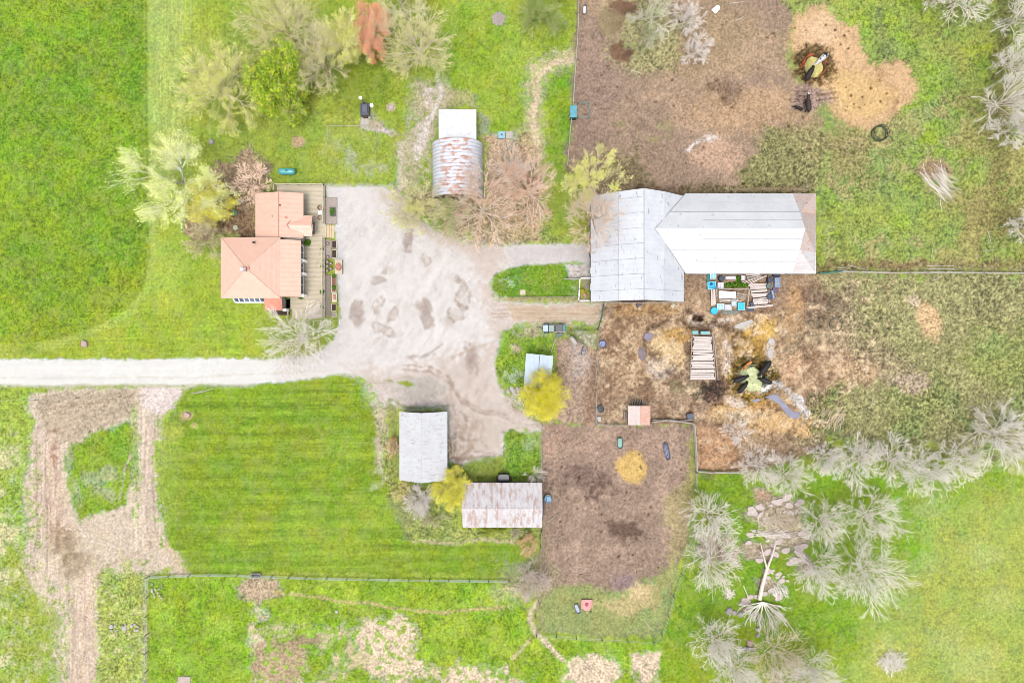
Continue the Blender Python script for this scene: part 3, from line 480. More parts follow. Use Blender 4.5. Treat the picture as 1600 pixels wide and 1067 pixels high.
t1 = n.nodes.new("ShaderNodeTexNoise"); t1.inputs["Scale"].default_value = 9.0; t1.inputs["Detail"].default_value = 5; n.links.new(tc.outputs["Object"], t1.inputs["Vector"])
mr = n.nodes.new("ShaderNodeMapRange"); mr.inputs[1].default_value = .3; mr.inputs[2].default_value = .7; mr.inputs[3].default_value = .76; mr.inputs[4].default_value = 1.24; n.links.new(t1.outputs[0], mr.inputs[0])
vm = n.nodes.new("ShaderNodeVectorMath"); vm.operation = 'SCALE'; n.links.new(at.outputs["Color"], vm.inputs[0]); n.links.new(mr.outputs[0], vm.inputs["Scale"]); n.links.new(vm.outputs[0], b.inputs["Base Color"])
bp = n.nodes.new("ShaderNodeBump"); bp.inputs["Strength"].default_value = .5; bp.inputs["Distance"].default_value = .06; n.links.new(t1.outputs[0], bp.inputs["Height"]); n.links.new(bp.outputs[0], b.inputs["Normal"])
tag(sheet('ground', np.ones((NY, NX), bool), 0, gm), kind='structure')
inn = (np.abs(X) < 500)
def take(n_, thr=.5):
    return MASK[n_] > thr
lawn = take('lawn')
tag(sheet('gravel_road', take('gravel') & ~lawn & inn, .012, gm), kind='structure')
tag(sheet('dirt_track', take('track') & ~take('island') & ~take('gravel') & inn, .008, gm), kind='structure')
tag(sheet('muddy_yard', take('mud') & ~take('gravel') & ~lawn & ~take('hay') & inn, .008, gm), kind='structure')
tag(sheet('footpath', take('path') & ~take('mud') & inn, .008, gm), kind='structure')
tag(sheet('crop_field', take('crop') & inn, .03, gm), kind='structure')
tag(sheet('scattered_hay', take('hay') & inn, .02, gm), label='tan hay spread thin over the mud around the feeding spots', kind='stuff')
# ------------------------------------------------------------------ shared materials
M_SALMON = mat('salmon_metal_roof', A(251,207,184,2.75), A(249,198,174,2.75), 1.2, .45, .0, .4, c3=A(244,186,158,2.75), f3=(.66,.8), wave=('X', .45, .022))
M_SALMONY = mat('salmon_metal_roof_ribs_along', A(250,204,180,2.75), A(248,194,168,2.75), 1.2, .45, .0, .4, c3=A(242,184,156,2.75), f3=(.66,.8), wave=('Y', .45, .022))
M_CORAL = mat('coral_metal_roof', A(250,150,118), A(244,166,136), 1.6, .45, c3=A(252,190,120), f3=(.6,.75))
M_CAP = mat('coral_ridge_cap', A(240,168,142), A(222,150,124), 2.0, .5)
M_BRICK = mat('house_siding', A(226,216,204), A(210,200,188), 3.0, .8)
M_WHITE = mat('white_paint', (.74,.74,.73), (.62,.62,.62), 4.0, .5)
M_GLASS = mat('window_glass', (.035,.05,.075), (.06,.08,.11), 1.0, .08, 0, .6)
M_DARK = mat('dark_metal', (.03,.03,.035), (.06,.06,.065), 4.0, .45)
M_DECK = mat('deck_boards', A(240,228,200,2.9), A(226,210,180,2.9), 1.6, .75, stretch=(.4,5,1), c3=A(200,184,154), f3=(.6,.75))
M_CREAM = mat('cream_wood', A(240,228,200), A(224,208,176), 2.0, .7)
M_OLDW = mat('weathered_wood', A(206,192,178), A(170,154,140), 5.0, .85, stretch=(1,1,1), c3=A(140,124,110), f3=(.6,.72), s3=7)
M_DARKW = mat('dark_wood', A(116,92,78), A(84,66,56), 5.0, .85)
M_BARNW = mat('barn_boards', A(160,148,138), A(120,108,98), 3.0, .85, stretch=(6,6,.6))
M_PLANKG = mat('grey_planks', A(240,228,220,2.5), A(214,200,192,2.5), 6.0, .85, stretch=(1,4,1), c3=A(160,146,136), f3=(.6,.7), s3=5)
M_SOIL = mat('dark_soil', A(92,74,62), A(66,52,44), 8.0, .95, bump=.05)
M_GALV = mat('galvanised_roof', A(240,243,248,2.75), A(228,231,238,2.75), .5, .6, .0, .25, c3=A(180,180,186), f3=(.6,.68), s3=2.2, stretch3=(1,.35,1), wave=('Y', .45, .022))
M_WROOF = mat('white_painted_roof', (.345,.35,.36), (.31,.315,.325), .35, .55, .0, .25, c3=(.20,.20,.205), f3=(.63,.70), s3=1.6, wave=('X', .45, .022))
M_RUST = mat('rusty_sheet_roof', A(240,206,184,2.9), A(226,220,220,2.9), 1.3, .7, 0, .3, fac=(.38,.6), stretch=(1,.35,1), c3=A(214,140,100), f3=(.56,.68), s3=2.0, stretch3=(.6,1.6,1), wave=('Y', .45, .022))
M_LEANG = mat('worn_grey_sheet_roof', A(240,236,236,2.7), A(224,214,212,2.7), 1.5, .65, 0, .3, fac=(.42,.62), stretch=(.3,2.4,1), c3=A(196,182,178), f3=(.6,.72), s3=1.5, stretch3=(.5,3,1))
M_SHEDW = mat('pale_shed_roof', A(240,242,245,3.0), A(228,228,232,3.0), .8, .6, 0, .3, stretch=(1,1,1), c3=A(206,184,176), f3=(.55,.7), s3=2.0, stretch3=(.4,1.6,1), wave=('Y', .45, .022))
M_SHEDR = mat('stained_shed_roof', A(240,236,238,3.0), A(216,210,212,3.0), 1.2, .65, 0, .3, stretch=(2.5,.5,1), c3=A(206,178,166), f3=(.48,.62), s3=1.1, stretch3=(1.6,.45,1), wave=('X', .45, .022))
M_BLUER = mat('blue_grey_roof', A(206,224,240), A(192,212,230), .8, .5, 0, .35, wave=('X', .45, .022))
M_FLATW = mat('white_ribbed_roof', A(247,248,250), A(232,232,238), 1.0, .5, c3=A(216,216,222), f3=(.64,.78), wave=('X', .45, .022))
M_QUON = mat('corrugated_hut_steel', A(206,212,224), A(188,192,206), 1.5, .45, .15, .4, c3=A(206,134,108), f3=(.5,.6), s3=.9, stretch3=(1,2.5,1))
M_CONC = mat('concrete', A(226,220,212), A(206,198,190), 3.0, .9, bump=.01)
M_TEAL = mat('teal_paint', A(60,160,160), A(48,140,146), 3, .4)

def window(par, p0, p1, z0, z1, out, name='window'):
    """a framed window in a vertical wall from p0 to p1 (xy), pushed out by the unit vector out"""
    (x0, y0), (x1, y1) = p0, p1; L = math.hypot(x1-x0, y1-y0); ux, uy = (x1-x0)/L, (y1-y0)/L; ang = math.atan2(uy, ux)
    f = MB(); cx, cy = (x0+x1)/2 + out[0]*.04, (y0+y1)/2 + out[1]*.04
    f.bx(cx, cy, z0, L+.16, .10, .08, ang); f.bx(cx, cy, z1, L+.16, .10, .08, ang)
    for t in (-L/2, 0, L/2): f.bx(cx+ux*t, cy+uy*t, z0+.08, .08 if t else .05, .10, z1-z0-.08, ang)
    fo = f.build(name, M_WHITE, par)
    g = MB(); g.bx(cx-out[0]*.02, cy-out[1]*.02, z0+.06, L-.04, .03, z1-z0-.04, ang); g.build('pane', M_GLASS, fo); return fo
def door(par, p0, p1, z0, z1, out, m=None):
    (x0, y0), (x1, y1) = p0, p1; L = math.hypot(x1-x0, y1-y0); ang = math.atan2(y1-y0, x1-x0); cx, cy = (x0+x1)/2+out[0]*.05, (y0+y1)/2+out[1]*.05
    d = MB().bx(cx, cy, z0, L, .08, z1-z0, ang).build('door', m or M_WHITE, par); ux, uy = math.cos(ang), math.sin(ang)
    MB().bx(cx+ux*L*.38+out[0]*.07, cy+uy*L*.38+out[1]*.07, (z0+z1)/2, .12, .05, .05, ang).build('handle', M_DARK, d)

# ------------------------------------------------------------------ farmhouse
h = root('farmhouse', P(408, 400), 'two-part farmhouse with salmon metal roofs beside the long timber deck', 'house')
E = 4.4
nw, se = P(345,371,E), P(438,466,E); ap = P(384,419,6.5); x0, y1 = nw[0], nw[1]; x1, y0 = se[0], se[1]
r = MB(); r.add([(x0,y0,E),(x1,y0,E),(x1,y1,E),(x0,y1,E),ap,(x0,y0,E-.18),(x1,y0,E-.18),(x1,y1,E-.18),(x0,y1,E-.18)],
    [(0,1,4),(1,2,4),(2,3,4),(3,0,4),(0,5,6,1),(1,6,7,2),(2,7,8,3),(3,8,5,0),(8,7,6,5)])
rf = r.build('roof', M_SALMON, h)
cp = MB()
for q in ((x0,y0),(x1,y0),(x1,y1),(x0,y1)): cp.tube((q[0],q[1],E+.03), (ap[0],ap[1],ap[2]+.03), .05, 5)
cp.build('ridge_cap', M_SALMON, rf)
c = P(382,421,6.5); ch = MB().bx(c[0]-.05, c[1], 5.9, .75, .55, 1.0).build('chimney', mat('chimney_stone', A(222,206,200), A(196,176,170), 6, .8), rf)
MB().bx(c[0]-.2, c[1]-.05, 6.9, .42, .36, .14).build('chimney_cap', M_WHITE, rf); MB().bx(c[0]+.42, c[1]+.22, 6.1, .5, .5, .35, .4).build('flashing', M_CORAL, rf)
for px, py, z in ((397,379,5.0),): q = P(px,py,z); MB().lathe(q[0], q[1], [(.13,z-.25),(.13,z+.2),(.18,z+.22),(.18,z+.3)], 10).build('vent_pipe', M_DARKW, rf)
w_ = MB().box(x0+.45, x1-.1, y0+.45, y1-.45, -.1, E-.16); w_.build('wall', M_BRICK, h)
# lower east slope
ex = P(470,0,3.7)[0]; ya, yb = P(0,375,3.9)[1], P(0,464,3.9)[1]
MB().slab([(x1-.02,yb,E+.12),(ex,yb,3.7),(ex,ya,3.7),(x1-.02,ya,E+.12)], .14).build('roof', M_SALMONY, h)
wx = ex-.42; MB().box(x1-.15, wx, yb+.25, ya-.25, -.1, 3.62).build('wall', M_BRICK, h)
for a_, b_ in ((459,431),(426,411),(405,384)): window(h, (wx, P(0,a_,2)[1]), (wx, P(0,b_,2)[1]), 1.0, 3.2, (1,0))
for yy in (462,428,407.5): 
    q = P(474.5,yy,1.9); MB().bx(wx+.28, q[1], .5, .34, .42, 1.9).build('white_cabinet', M_WHITE, h)
# north part with ridge running north-south and a small cross gable on the deck side
E2 = 3.0; xa, ya2 = P(399,302,E2)[:2]; xb, yb2 = P(474,371,E2)[0], P(0,372,E2)[1]; rz = 4.0; xr = P(435.5,0,rz)[0]
r = MB(); v = [(xa,yb2,E2),(xa,ya2,E2),(xr,ya2,rz),(xr,yb2,rz),(xb,yb2,E2),(xb,ya2,E2)]
r.slab([v[0],v[3],v[2],v[1]], .14).slab([v[3],v[4],v[5],v[2]], .14); rf2 = r.build('roof', M_SALMONY, h)
MB().tube((xr,yb2,rz+.03),(xr,ya2,rz+.03),.06,5).build('ridge_cap', M_CAP, rf2)
gx = P(488,0,2.7)[0]; g0, g1 = P(0,369,2.8)[1], P(0,337,2.8)[1]; gm_ = (g0+g1)/2; gp = (P(449,0,3.6)[0], gm_, 3.72)
r = MB(); r.slab([gp,(xb-.6,g0,3.0),(gx,g0,2.66),(gx,gm_,3.25)], .12).slab([gp,(gx,gm_,3.25),(gx,g1,2.66),(xb-.6,g1,3.0)], .12); rf3 = r.build('roof', M_SALMONY, h)
vp = MB(); vp.tube((gp[0],gp[1],gp[2]+.06),(xb-1.7,g0+.5,3.33),.06,5).tube((gp[0],gp[1],gp[2]+.06),(xb-1.6,g1-.5,3.36),.06,5); vp.build('valley_strip', M_CAP, rf3)
MB().box(xa+.4, xb-.45, yb2-.2, ya2-.4, -.1, E2-.1).build('wall', M_BRICK, h); MB().box(xb-.5, gx-.5, g0+.3, g1-.3, -.1, 2.6).build('wall', M_BRICK, h)
door(h, (gx-.5, gm_-.5), (gx-.5, gm_+.5), .55, 2.55, (1,0)); MB().bx(gx+.12, P(0,355.5,2.9)[1], 2.2, .22, 1.9, .14).build('awning', M_DARKW, h)
for px, py, z in ((436.5,321,4.0),): q = P(px,py,z); MB().lathe(q[0]+.1, q[1], [(.09,z-.3),(.09,z+.25),(.12,z+.27)], 8).build('vent_pipe', M_DARKW, rf2)
for px, py in ((427,338),(447,340)): q = P(px,py,3.6); MB().bx(q[0], q[1], 3.55, .38, .38, .22, .3).build('roof_vent', M_CAP, rf2)
# glazed bay on the south side
b0, b1 = P(364,0,1.8)[0], P(413,0,1.8)[0]; bs = P(0,473,1.0)[1]
MB().box(b0, b1, bs+.1, y0+.5, -.1, 1.0).build('bay_base', M_BRICK, h)
bf = MB().box(b0-.06, b1, bs, bs+.1, -.1, 1.08)
for t in np.linspace(0, 1, 7): bf.slab([(b0+(b1-b0)*t-.06,bs+.05,1.1),(b0+(b1-b0)*t+.06,bs+.05,1.1),(b0+(b1-b0)*t+.06,y0+.45,2.2),(b0+(b1-b0)*t-.06,y0+.45,2.2)], .1)
bfo = bf.build('bay_window', M_WHITE, h)
MB().slab([(b0,bs+.09,1.04),(b1,bs+.09,1.04),(b1,y0+.44,2.12),(b0,y0+.44,2.12)], .03).build('pane', mat('bay_glass', A(150,160,185), A(90,100,130), 1.5, .1, 0, .6, stretch=(1,.1,.1)), bfo)
# coral porch roof and its side door
q0, q1 = P(413,485,2.75), P(440,466,2.9)
pr = MB().slab([(q0[0],q0[1],2.45),(q1[0],q0[1],2.45),(q1[0],q1[1]+.3,3.0),(q0[0],q1[1]+.3,3.0)], .1).build('porch_roof', M_CORAL, h)
MB().box(q0[0]+.2, q1[0]-.15, q0[1]+.25, q1[1]+.3, -.1, 2.36).build('porch_wall', M_BRICK, h); MB().box(q1[0]-.1, q1[0]+.55, q0[1]+.45, q1[1]+.1, -.1, .5).build('porch_step', M_DARKW, h)
MB().bx(q1[0]+.1, q0[1]+.12, .4, .5, .35, 1.6).build('white_post', M_WHITE, h)

# ------------------------------------------------------------------ deck with railings and steps
d = root('timber_deck', P(480, 400), 'long cream timber deck with railings along the east side of the house', 'deck')
DZ = .5; b = MB(); xE = P(507.5,0,DZ)[0]; y = P(0,497,DZ)[1]; yN = P(0,290.5,DZ)[1]; k = 0
while y < yN:
    py = 533.5-y*10*1.0047; xW = P(432 if py < 371 else (466 if py < 465 else 447.5), 0, DZ)[0]
    if py > 484: xW = P(456,0,DZ)[0]
    b.box(xW, xE, y, y+.185, DZ-.05, DZ); y += .2; k += 1
b.build('deck_board', M_DECK, d)
MB().box(P(433,0)[0], xE-.05, P(0,370)[1], yN-.02, 0, .44).box(P(466,0)[0], xE-.05, P(0,496)[1], P(0,371)[1], 0, .44).build('deck_frame', M_DARKW, d)
def rail(par, pts, z0, hh, step, m, mid=2, r=.045, pr_=.06, name='railing'):
    rr = MB()
    for (xa_, ya_), (xb_, yb_) in zip(pts, pts[1:]):
        L = math.hypot(xb_-xa_, yb_-ya_); an = math.atan2(yb_-ya_, xb_-xa_)
        rr.bx((xa_+xb_)/2, (ya_+yb_)/2, z0+hh, L+.05, .14, .06, an)
        for q in range(mid): rr.bx((xa_+xb_)/2, (ya_+yb_)/2, z0+hh*(q+.6)/(mid+.6), L, .04, .07, an)
        nn = max(1, int(L/step))
        for q in range(nn+1): rr.bx(xa_+(xb_-xa_)*q/nn, ya_+(yb_-ya_)*q/nn, z0, .1, .1, hh, an)
    return rr.build(name, m, par)
rail(d, [P(432.5,300)[:2], P(432.5,291)[:2], P(507.5,291)[:2], P(507.5,350)[:2]], DZ, .9, 1.6, M_CREAM)
rail(d, [P(507,374)[:2], P(507,496)[:2]], DZ, .9, 1.6, M_CREAM); rail(d, [P(507,496)[:2], P(482,496)[:2]], DZ, .9, 1.6, M_OLDW)
s = MB()
for i in range(4): s.box(P(508+i*3.6,0)[0], P(511.4+i*3.6,0)[0], P(0,372)[1], P(0,352)[1], 0, .46-.12*i)
s.build('step', mat('fresh_pale_boards', A(250,226,186), A(240,212,170), 2, .7), d)
# ------------------------------------------------------------------ planters, pots and furniture of the deck
def frame_bed(px0, px1, py0, py1, label, hh=.35, m=M_OLDW, soil=None):
    a_, b_ = P(px0, py1), P(px1, py0); r_ = root('planter_bed', ((a_[0]+b_[0])/2, (a_[1]+b_[1])/2, 0), label, 'planter', 'planter beds beside the deck'); t = .09
    MB().box(a_[0],b_[0],a_[1],a_[1]+t,0,hh).box(a_[0],b_[0],b_[1]-t,b_[1],0,hh).box(a_[0],a_[0]+t,a_[1]+t,b_[1]-t,0,hh).box(b_[0]-t,b_[0],a_[1]+t,b_[1]-t,0,hh).build('frame', m, r_)
    MB().box(a_[0]+t,b_[0]-t,a_[1]+t,b_[1]-t,0,hh-.08).build('soil', soil or M_SOIL, r_); return r_
M_GRIT = mat('pale_grit', A(212,198,188), A(176,160,150), 6, .95)
frame_bed(508.5,527,309,350.5,'long grey-framed gritty planter bed north of the deck steps, holding a green plant', soil=M_GRIT, hh=.2)
frame_bed(508.5,518,375,405,'narrow planter bed of pale grit just south of the deck steps', soil=M_GRIT, hh=.2)
frame_bed(519,527,376,389,'square black-soiled planter, the northern of two white-rimmed ones below the steps', m=M_CREAM)
frame_bed(519,527,390.5,404,'square black-soiled planter, the southern of two white-rimmed ones below the steps', m=M_CREAM)
frame_bed(518.5,526.5,430,457,'cream-rimmed planter with green plants at both ends, south of the fire-bowl table', m=M_CREAM, soil=mat('brown_mulch', A(176,130,112), A(120,90,78), 8, .95))
frame_bed(518.5,526.5,475,486,'small black-soiled planter near the south end of the deck', m=M_CREAM)
frame_bed(426,453,485.5,492.5,'dark soil planter below the coral porch roof with small white flowers', m=M_DARKW)
frame_bed(509,517,430,494,'long narrow bed of grey sticks between deck railing and planters', soil=mat('grey_litter', A(186,172,160), A(130,116,104), 7, .9, stretch=(4,.6,1)), hh=.2)
frame_bed(519,526.5,487.5,496,'small bed full of dry stems at the south-east corner of the deck', soil=M_GRIT, m=M_CREAM, hh=.25)
def leafmesh(n, rx, ry, rz, s, seed, dome=True):
    rs = np.random.RandomState(seed); v = rs.normal(size=(n,3)); v /= np.linalg.norm(v,axis=1)[:,None]; v *= (rs.rand(n,1)**.4); v[:,2] = np.abs(v[:,2]) if dome else v[:,2]
    c = v*np.array((rx,ry,rz)); a = rs.normal(size=(n,3)); a /= np.linalg.norm(a,axis=1)[:,None]; b_ = np.cross(a, rs.normal(size=(n,3))); b_ /= np.linalg.norm(b_,axis=1)[:,None]
    q = s*(.6+.8*rs.rand(n,1)); Vq = np.stack([c-a*q, c+b_*q*.6, c+a*q, c-b_*q*.6], 1).reshape(-1,3); return Vq, np.arange(n*4).reshape(n,4)
M_LEAF = mat('garden_leaves', A(120,176,30), A(84,130,24), 6, .8, c3=A(170,206,70), f3=(.55,.7), s3=9)
def bush(px, py, r_px, label, z0=0., cat='plant', grp=None, m=None, name='garden_plant', hh=None, pot=False):
    q = P(px, py, z0+.3); rr = r_px/10; o_ = root(name, (q[0], q[1], z0), label, cat, grp)
    V_, F_ = leafmesh(int(220+400*rr*rr), rr, rr, hh or rr*1.0, .12, int(px*7+py)); V_[:,2] += .25 if pot else .05
    link('foliage', npmesh('foliage', V_, F_), m or M_LEAF, o_)
    if pot: MB().lathe(q[0], q[1], [(.13,z0),(.2,z0+.3),(.16,z0+.3)], 12).build('pot', M_DARKW, o_)
    else: MB().tube((q[0],q[1],z0-.02),(q[0],q[1],z0+.3),.04,5).build('stem', M_DARKW, o_)
    return o_
bush(480,379,5.5,'round bright green shrub on the deck beside the house corner', DZ, 'shrub', name='shrub')
for px, py, r_, l in ((503,389,1.7,'tiny potted plant by the deck railing, level with the twin square planters'),(503,416,1.8,'small potted plant by the deck railing, level with the fire-bowl table'),(503,456,3.2,'green potted plant by the deck railing, largest of that row'),(503,479,2.8,'green potted plant by the deck railing near its south end'),(449,464,3.4,'green potted plant at the foot of the house wall near the porch'),(470,464,3.6,'green potted plant at the south-east corner of the house')):
    bush(px, py, r_, l, DZ, 'potted plant', 'potted plants on the deck', pot=True, name='potted_plant')
bush(521,431,2.8,'green plant at the north end of the cream-rimmed planter', .3); bush(521,449,2.8,'green plant at the south end of the cream-rimmed planter', .3)
q = P(519.5,331,.3); o_ = root('green_planter_box', (q[0],q[1],0), 'dark box overflowing with bright green leaves in the bed north of the steps', 'planter'); MB().bx(q[0],q[1],.0,.85,1.35,.4).build('box', M_DARK, o_)
V_, F_ = leafmesh(500,.36,.6,.25,.1,5); V_[:,2] += .4; link('foliage', npmesh('foliage', V_, F_), M_LEAF, o_)
pot0 = None
for i, (px, py, l) in enumerate(((512,381,'round dark-rimmed pot at the north end of the grit bed below the steps'),(512,402,'round dark-rimmed pot at the south end of the grit bed below the steps'),(511.5,409.5,'northernmost round pot of the left row beside the fire-bowl table'),(511.5,416,'middle round pot of the left row beside the fire-bowl table'),(511.5,423.5,'southernmost round pot of the left row beside the fire-bowl table'),(517,412,'northern round pot standing closest to the fire-bowl table'),(517,420,'southern round pot standing closest to the fire-bowl table'))):
    q = P(px, py, .3)
    if pot0 is None:
        pot0 = root('round_pot', (q[0],q[1],.05), l, 'pot', 'round pots beside the deck')
        MB().lathe(q[0],q[1],[(.16,.05),(.26,.42),(.28,.46),(.22,.46),(.2,.36)],14).build('pot', mat('clay_grey', A(120,106,104), A(92,80,80), 4, .8), pot0); MB().lathe(q[0]+.01,q[1],[(.19,.36),(.19,.4),(.1,.42)],12).build('soil', M_GRIT, pot0)
    else: dup(pot0, (q[0],q[1],.05), .5*i, l)
def table(px, py, lx, ly, hh, label, m, name='table', z0=0):
    q = P(px, py, hh+z0); o_ = root(name, (q[0],q[1],z0), label, 'table'); MB().bx(q[0],q[1],z0+hh-.06,lx,ly,.06).build('table_top', m, o_)
    for sx in (-1,1):
        for sy in (-1,1): MB().bx(q[0]+sx*(lx/2-.08), q[1]+sy*(ly/2-.08), z0, .07,.07,hh-.06).build('leg', M_OLDW, o_)
    return o_
table(529,417,1.1,2.2,.6,'pale square table holding a reddish bowl beside the gravel yard', M_CREAM)
q = P(528.5,417,.8); MB().lathe(q[0],q[1],[(.2,.6),(.42,.78),(.48,.82),(.3,.74)],16,1,1.25,.3).build('bowl', mat('red_clay', A(220,150,130), A(200,124,106), 3, .7), root('fire_bowl', (q[0],q[1],.6), 'oval reddish clay bowl standing on the pale table by the gravel', 'bowl'))
table(522.5,465,.75,1.5,.55,'small pale table with a pink cushion among the southern planters', M_CREAM)
q = P(522.5,464,.62); tag(MB().bx(q[0],q[1],.55,.42,.8,.1,.15,.85).build('cushion', mat('pink_cloth', A(226,170,156), A(200,140,130), 3, .9)), 'pink cushion lying on the small table among the southern planters', 'cushion')
for px, py, l in ((500.5,325,'brown round patio chair, north of the small white table on the deck'),(500.5,340.5,'brown round patio chair, south of the small white table on the deck')):
    q = P(px, py, DZ+.4); o_ = root('patio_chair', (q[0],q[1],DZ), l, 'chair', 'patio chairs on the deck'); mm = mat('brown_wicker', A(206,180,158), A(176,146,124), 6, .85)
    MB().lathe(q[0],q[1],[(.34,DZ+.36),(.38,DZ+.42),(.3,DZ+.45)],14).build('seat', mm, o_)
    bk = MB()
    for t in np.linspace(-1.2,1.2,7): bk.bx(q[0]-.36*math.cos(t), q[1]+.36*math.sin(t), DZ+.4, .05,.16,.42,-t)
    bk.build('backrest', mm, o_)
    for t in (.8,2.3,3.9,5.4): MB().tube((q[0]+.26*math.cos(t),q[1]+.26*math.sin(t),DZ+.36),(q[0]+.32*math.cos(t),q[1]+.32*math.sin(t),DZ),.03,5).build('leg', M_DARKW, o_)
table(500.5,332.5,.6,.6,.5,'small square white table between two brown deck chairs', M_WHITE, z0=DZ)

# ------------------------------------------------------------------ the barn: a gambrel barn running north-south with a second one meeting it from the east
bn = root('barn', P(1060, 420), 'big silver and white gambrel-roofed barn in two wings joined in an L', 'barn')
cx, yS, yN_ = 18.85, 5.95, 21.85; prof = [(-7,4),(-3.3,7.2),(0,9.25),(3.3,7.2),(7,4)]
names = ('lower','upper','upper','lower')
for i in range(4):
    (a0, z0), (a1, z1) = prof[i], prof[i+1]
    MB().slab([(cx+a0,yS,z0),(cx+a1,yS,z1),(cx+a1,yN_,z1),(cx+a0,yN_,z0)], .1).build('roof_slope', [M_GALV, M_GALV, M_GALV, M_GALV][i], bn)
MB().tube((cx,yS,9.26),(cx,yN_,9.26),.05,6).tube((cx-3.3,yS,7.2),(cx-3.3,yN_,7.2),.03,5).tube((cx+3.3,yS,7.2),(cx+3.3,12.2,7.2),.03,5).build('ridge_cap', mat('ridge_metal', A(196,202,212), A(180,186,196), 2, .6), bn)
M_SEAM = mat('sheet_lap_metal', A(206,210,216), A(190,194,200), 2, .6)  # slightly greyer metal for the sheet laps and slope breaks
bs_ = MB()
for yy in (13.5,19.0): bs_.tube((cx+3.9,yy,6.42),(42.3,yy,6.42),.05,4)
for yy in (11.8,14.9,17.7,20.7): z_ = np.interp(yy,[10.2,13.5,16.25,19,22.3],[3.7,6.35,8.15,6.35,3.7]); bs_.tube((cx+9,yy,z_+.06),(42.3,yy,z_+.06),.028,4)
for yy in np.arange(7.5,21,2.2):
    for i in range(4):
        (a0, z0), (a1, z1) = prof[i], prof[i+1]
        if not (i > 1 and yy > 9): bs_.tube((cx+a0,yy,z0+.02),(cx+a1,yy,z1+.02),.022,4)
bs_.build('sheet_lap', M_SEAM, bn)
def gw(pr_, yy, t):
    pts = [(x_, z_-.12) for x_, z_ in pr_]; return pts
wv = [(cx-6.7,0),(cx-6.7,3.9),(cx-3.25,6.98),(cx,9.0),(cx+3.25,6.98),(cx+6.7,3.9),(cx+6.7,0)]
nW = len(wv); ya_, yb_ = yS+.25, yN_-.25
MB().add([(x_,ya_,z_) for x_,z_ in wv]+[(x_,yb_,z_) for x_,z_ in wv], [tuple(range(nW)), tuple(range(2*nW-1,nW-1,-1)), (0,nW,nW+1,1), (nW-1,nW-2,2*nW-2,2*nW-1)]).build('wall', M_BARNW, bn)
prE = [(10.2,3.7),(13.5,6.35),(16.25,8.15),(19.0,6.35),(22.3,3.7)]; xW0, xG, xE0 = 20.5, 42.3, 45.85
def leftx(z, side):            # where the left wing's slope stands at height z
    return cx + (3.3*(9.25-z)/2.05 if z > 7.2 else 3.3+3.7*(7.2-z)/3.2)
for i in range(4):
    (a0, z0), (a1, z1) = prE[i], prE[i+1]
    MB().slab([(leftx(z0,0)-.05,a0,z0+.05),(xG,a0,z0+.05),(xG,a1,z1+.05),(leftx(z1,0)-.05,a1,z1+.05)], .12).build('roof_slope', [M_WROOF, M_WROOF, M_WROOF, M_WROOF][i], bn)
vs = MB()
for i in range(4):
    (a0, z0), (a1, z1) = prE[i], prE[i+1]
    vs.tube((leftx(z0,0),a0,z0+.06),(leftx(z1,0),a1,z1+.06),.06,5)
vs.build('valley_strip', mat('valley_metal', A(190,190,196), A(214,214,218), 3, .6), bn)
MB().tube((leftx(8.15,0),16.25,8.2),(xG,16.25,8.2),.05,5).build('ridge_cap', M_WHITE, bn)
for i in range(4):             # sheets fanning down from the gable to the low straight east edge
    (a0, z0), (a1, z1) = prE[i], prE[i+1]; e0 = 10.2+(22.3-10.2)*i/4; e1 = 10.2+(22.3-10.2)*(i+1)/4
    MB().slab([(xG,a0,z0+.02),(xE0,[10.2,13.3,16.4,19.3][i],3.72),(xE0,[13.3,16.4,19.3,22.3][i],3.72),(xG,a1,z1+.02)], .08).build('end_roof', M_LEANG if i < 1 else M_RUST, bn)
MB().box(cx+6.9, xE0-.3, 10.5, 22.0, 0, 3.55).build('wall', M_BARNW, bn)
door(bn, (cx-1.8, yS+.25), (cx+1.8, yS+.25), .05, 3.2, (0,-1), M_DARKW); door(bn, (cx-6.7, 16.5), (cx-6.7, 13.2), .05, 3.0, (-1,0), M_DARKW); door(bn, (xE0-.3, 15.0), (xE0-.3, 17.5), .05, 2.6, (1,0), M_DARKW)
for yy in (8,10.5): window(bn, (cx-6.7, yy+.8), (cx-6.7, yy), 1.3, 2.2, (-1,0))
for xx in (29,33,37,41): window(bn, (xx, 10.5), (xx+1, 10.5), 1.4, 2.3, (0,-1))
gt = MB()
for i in range(14): q0 = cx-6.8+i; gt.tube((q0, yS-.12, 3.86),(q0+1, yS-.12, 3.86),.07,5)
gt.build('eave_pipe', M_OLDW, bn)

# ------------------------------------------------------------------ quonset hut and the flat white lean-to
qh = root('quonset_hut', (-8.45,26.5,0), 'arched corrugated steel hut, rust-streaked along the crown', 'hut')
nl, na = 16*10+1, 40; ys_ = np.linspace(22.2,30.8,nl); th = np.linspace(0, math.pi, na); rib = .17*np.abs(np.sin((ys_-22.2)/8.6*math.pi*16))**.7
Vq = np.array([[-8.45+(3.78+rb)*math.cos(t), yy, (3.7+rb)*math.sin(t)**.85 if 0 < t < math.pi-1e-9 else 0] for yy, rb in zip(ys_, rib) for t in th])
Fq = np.array([(i*na+j, i*na+j+1, (i+1)*na+j+1, (i+1)*na+j) for i in range(nl-1) for j in range(na-1)]); Vq -= np.array(LOC[qh.name])
me_ = npmesh('shell', Vq, Fq); me_.polygons.foreach_set('use_smooth', np.ones(len(Fq), bool)); shell = link('shell', me_, None, qh)
mq = mat('hut_crown_steel', A(232,234,242,2.4), A(214,218,228,2.4), 1.5, .5, .05, .4, c3=A(204,154,132,2.5), f3=(.48,.58), s3=.8, stretch3=(1.2,2.2,1))
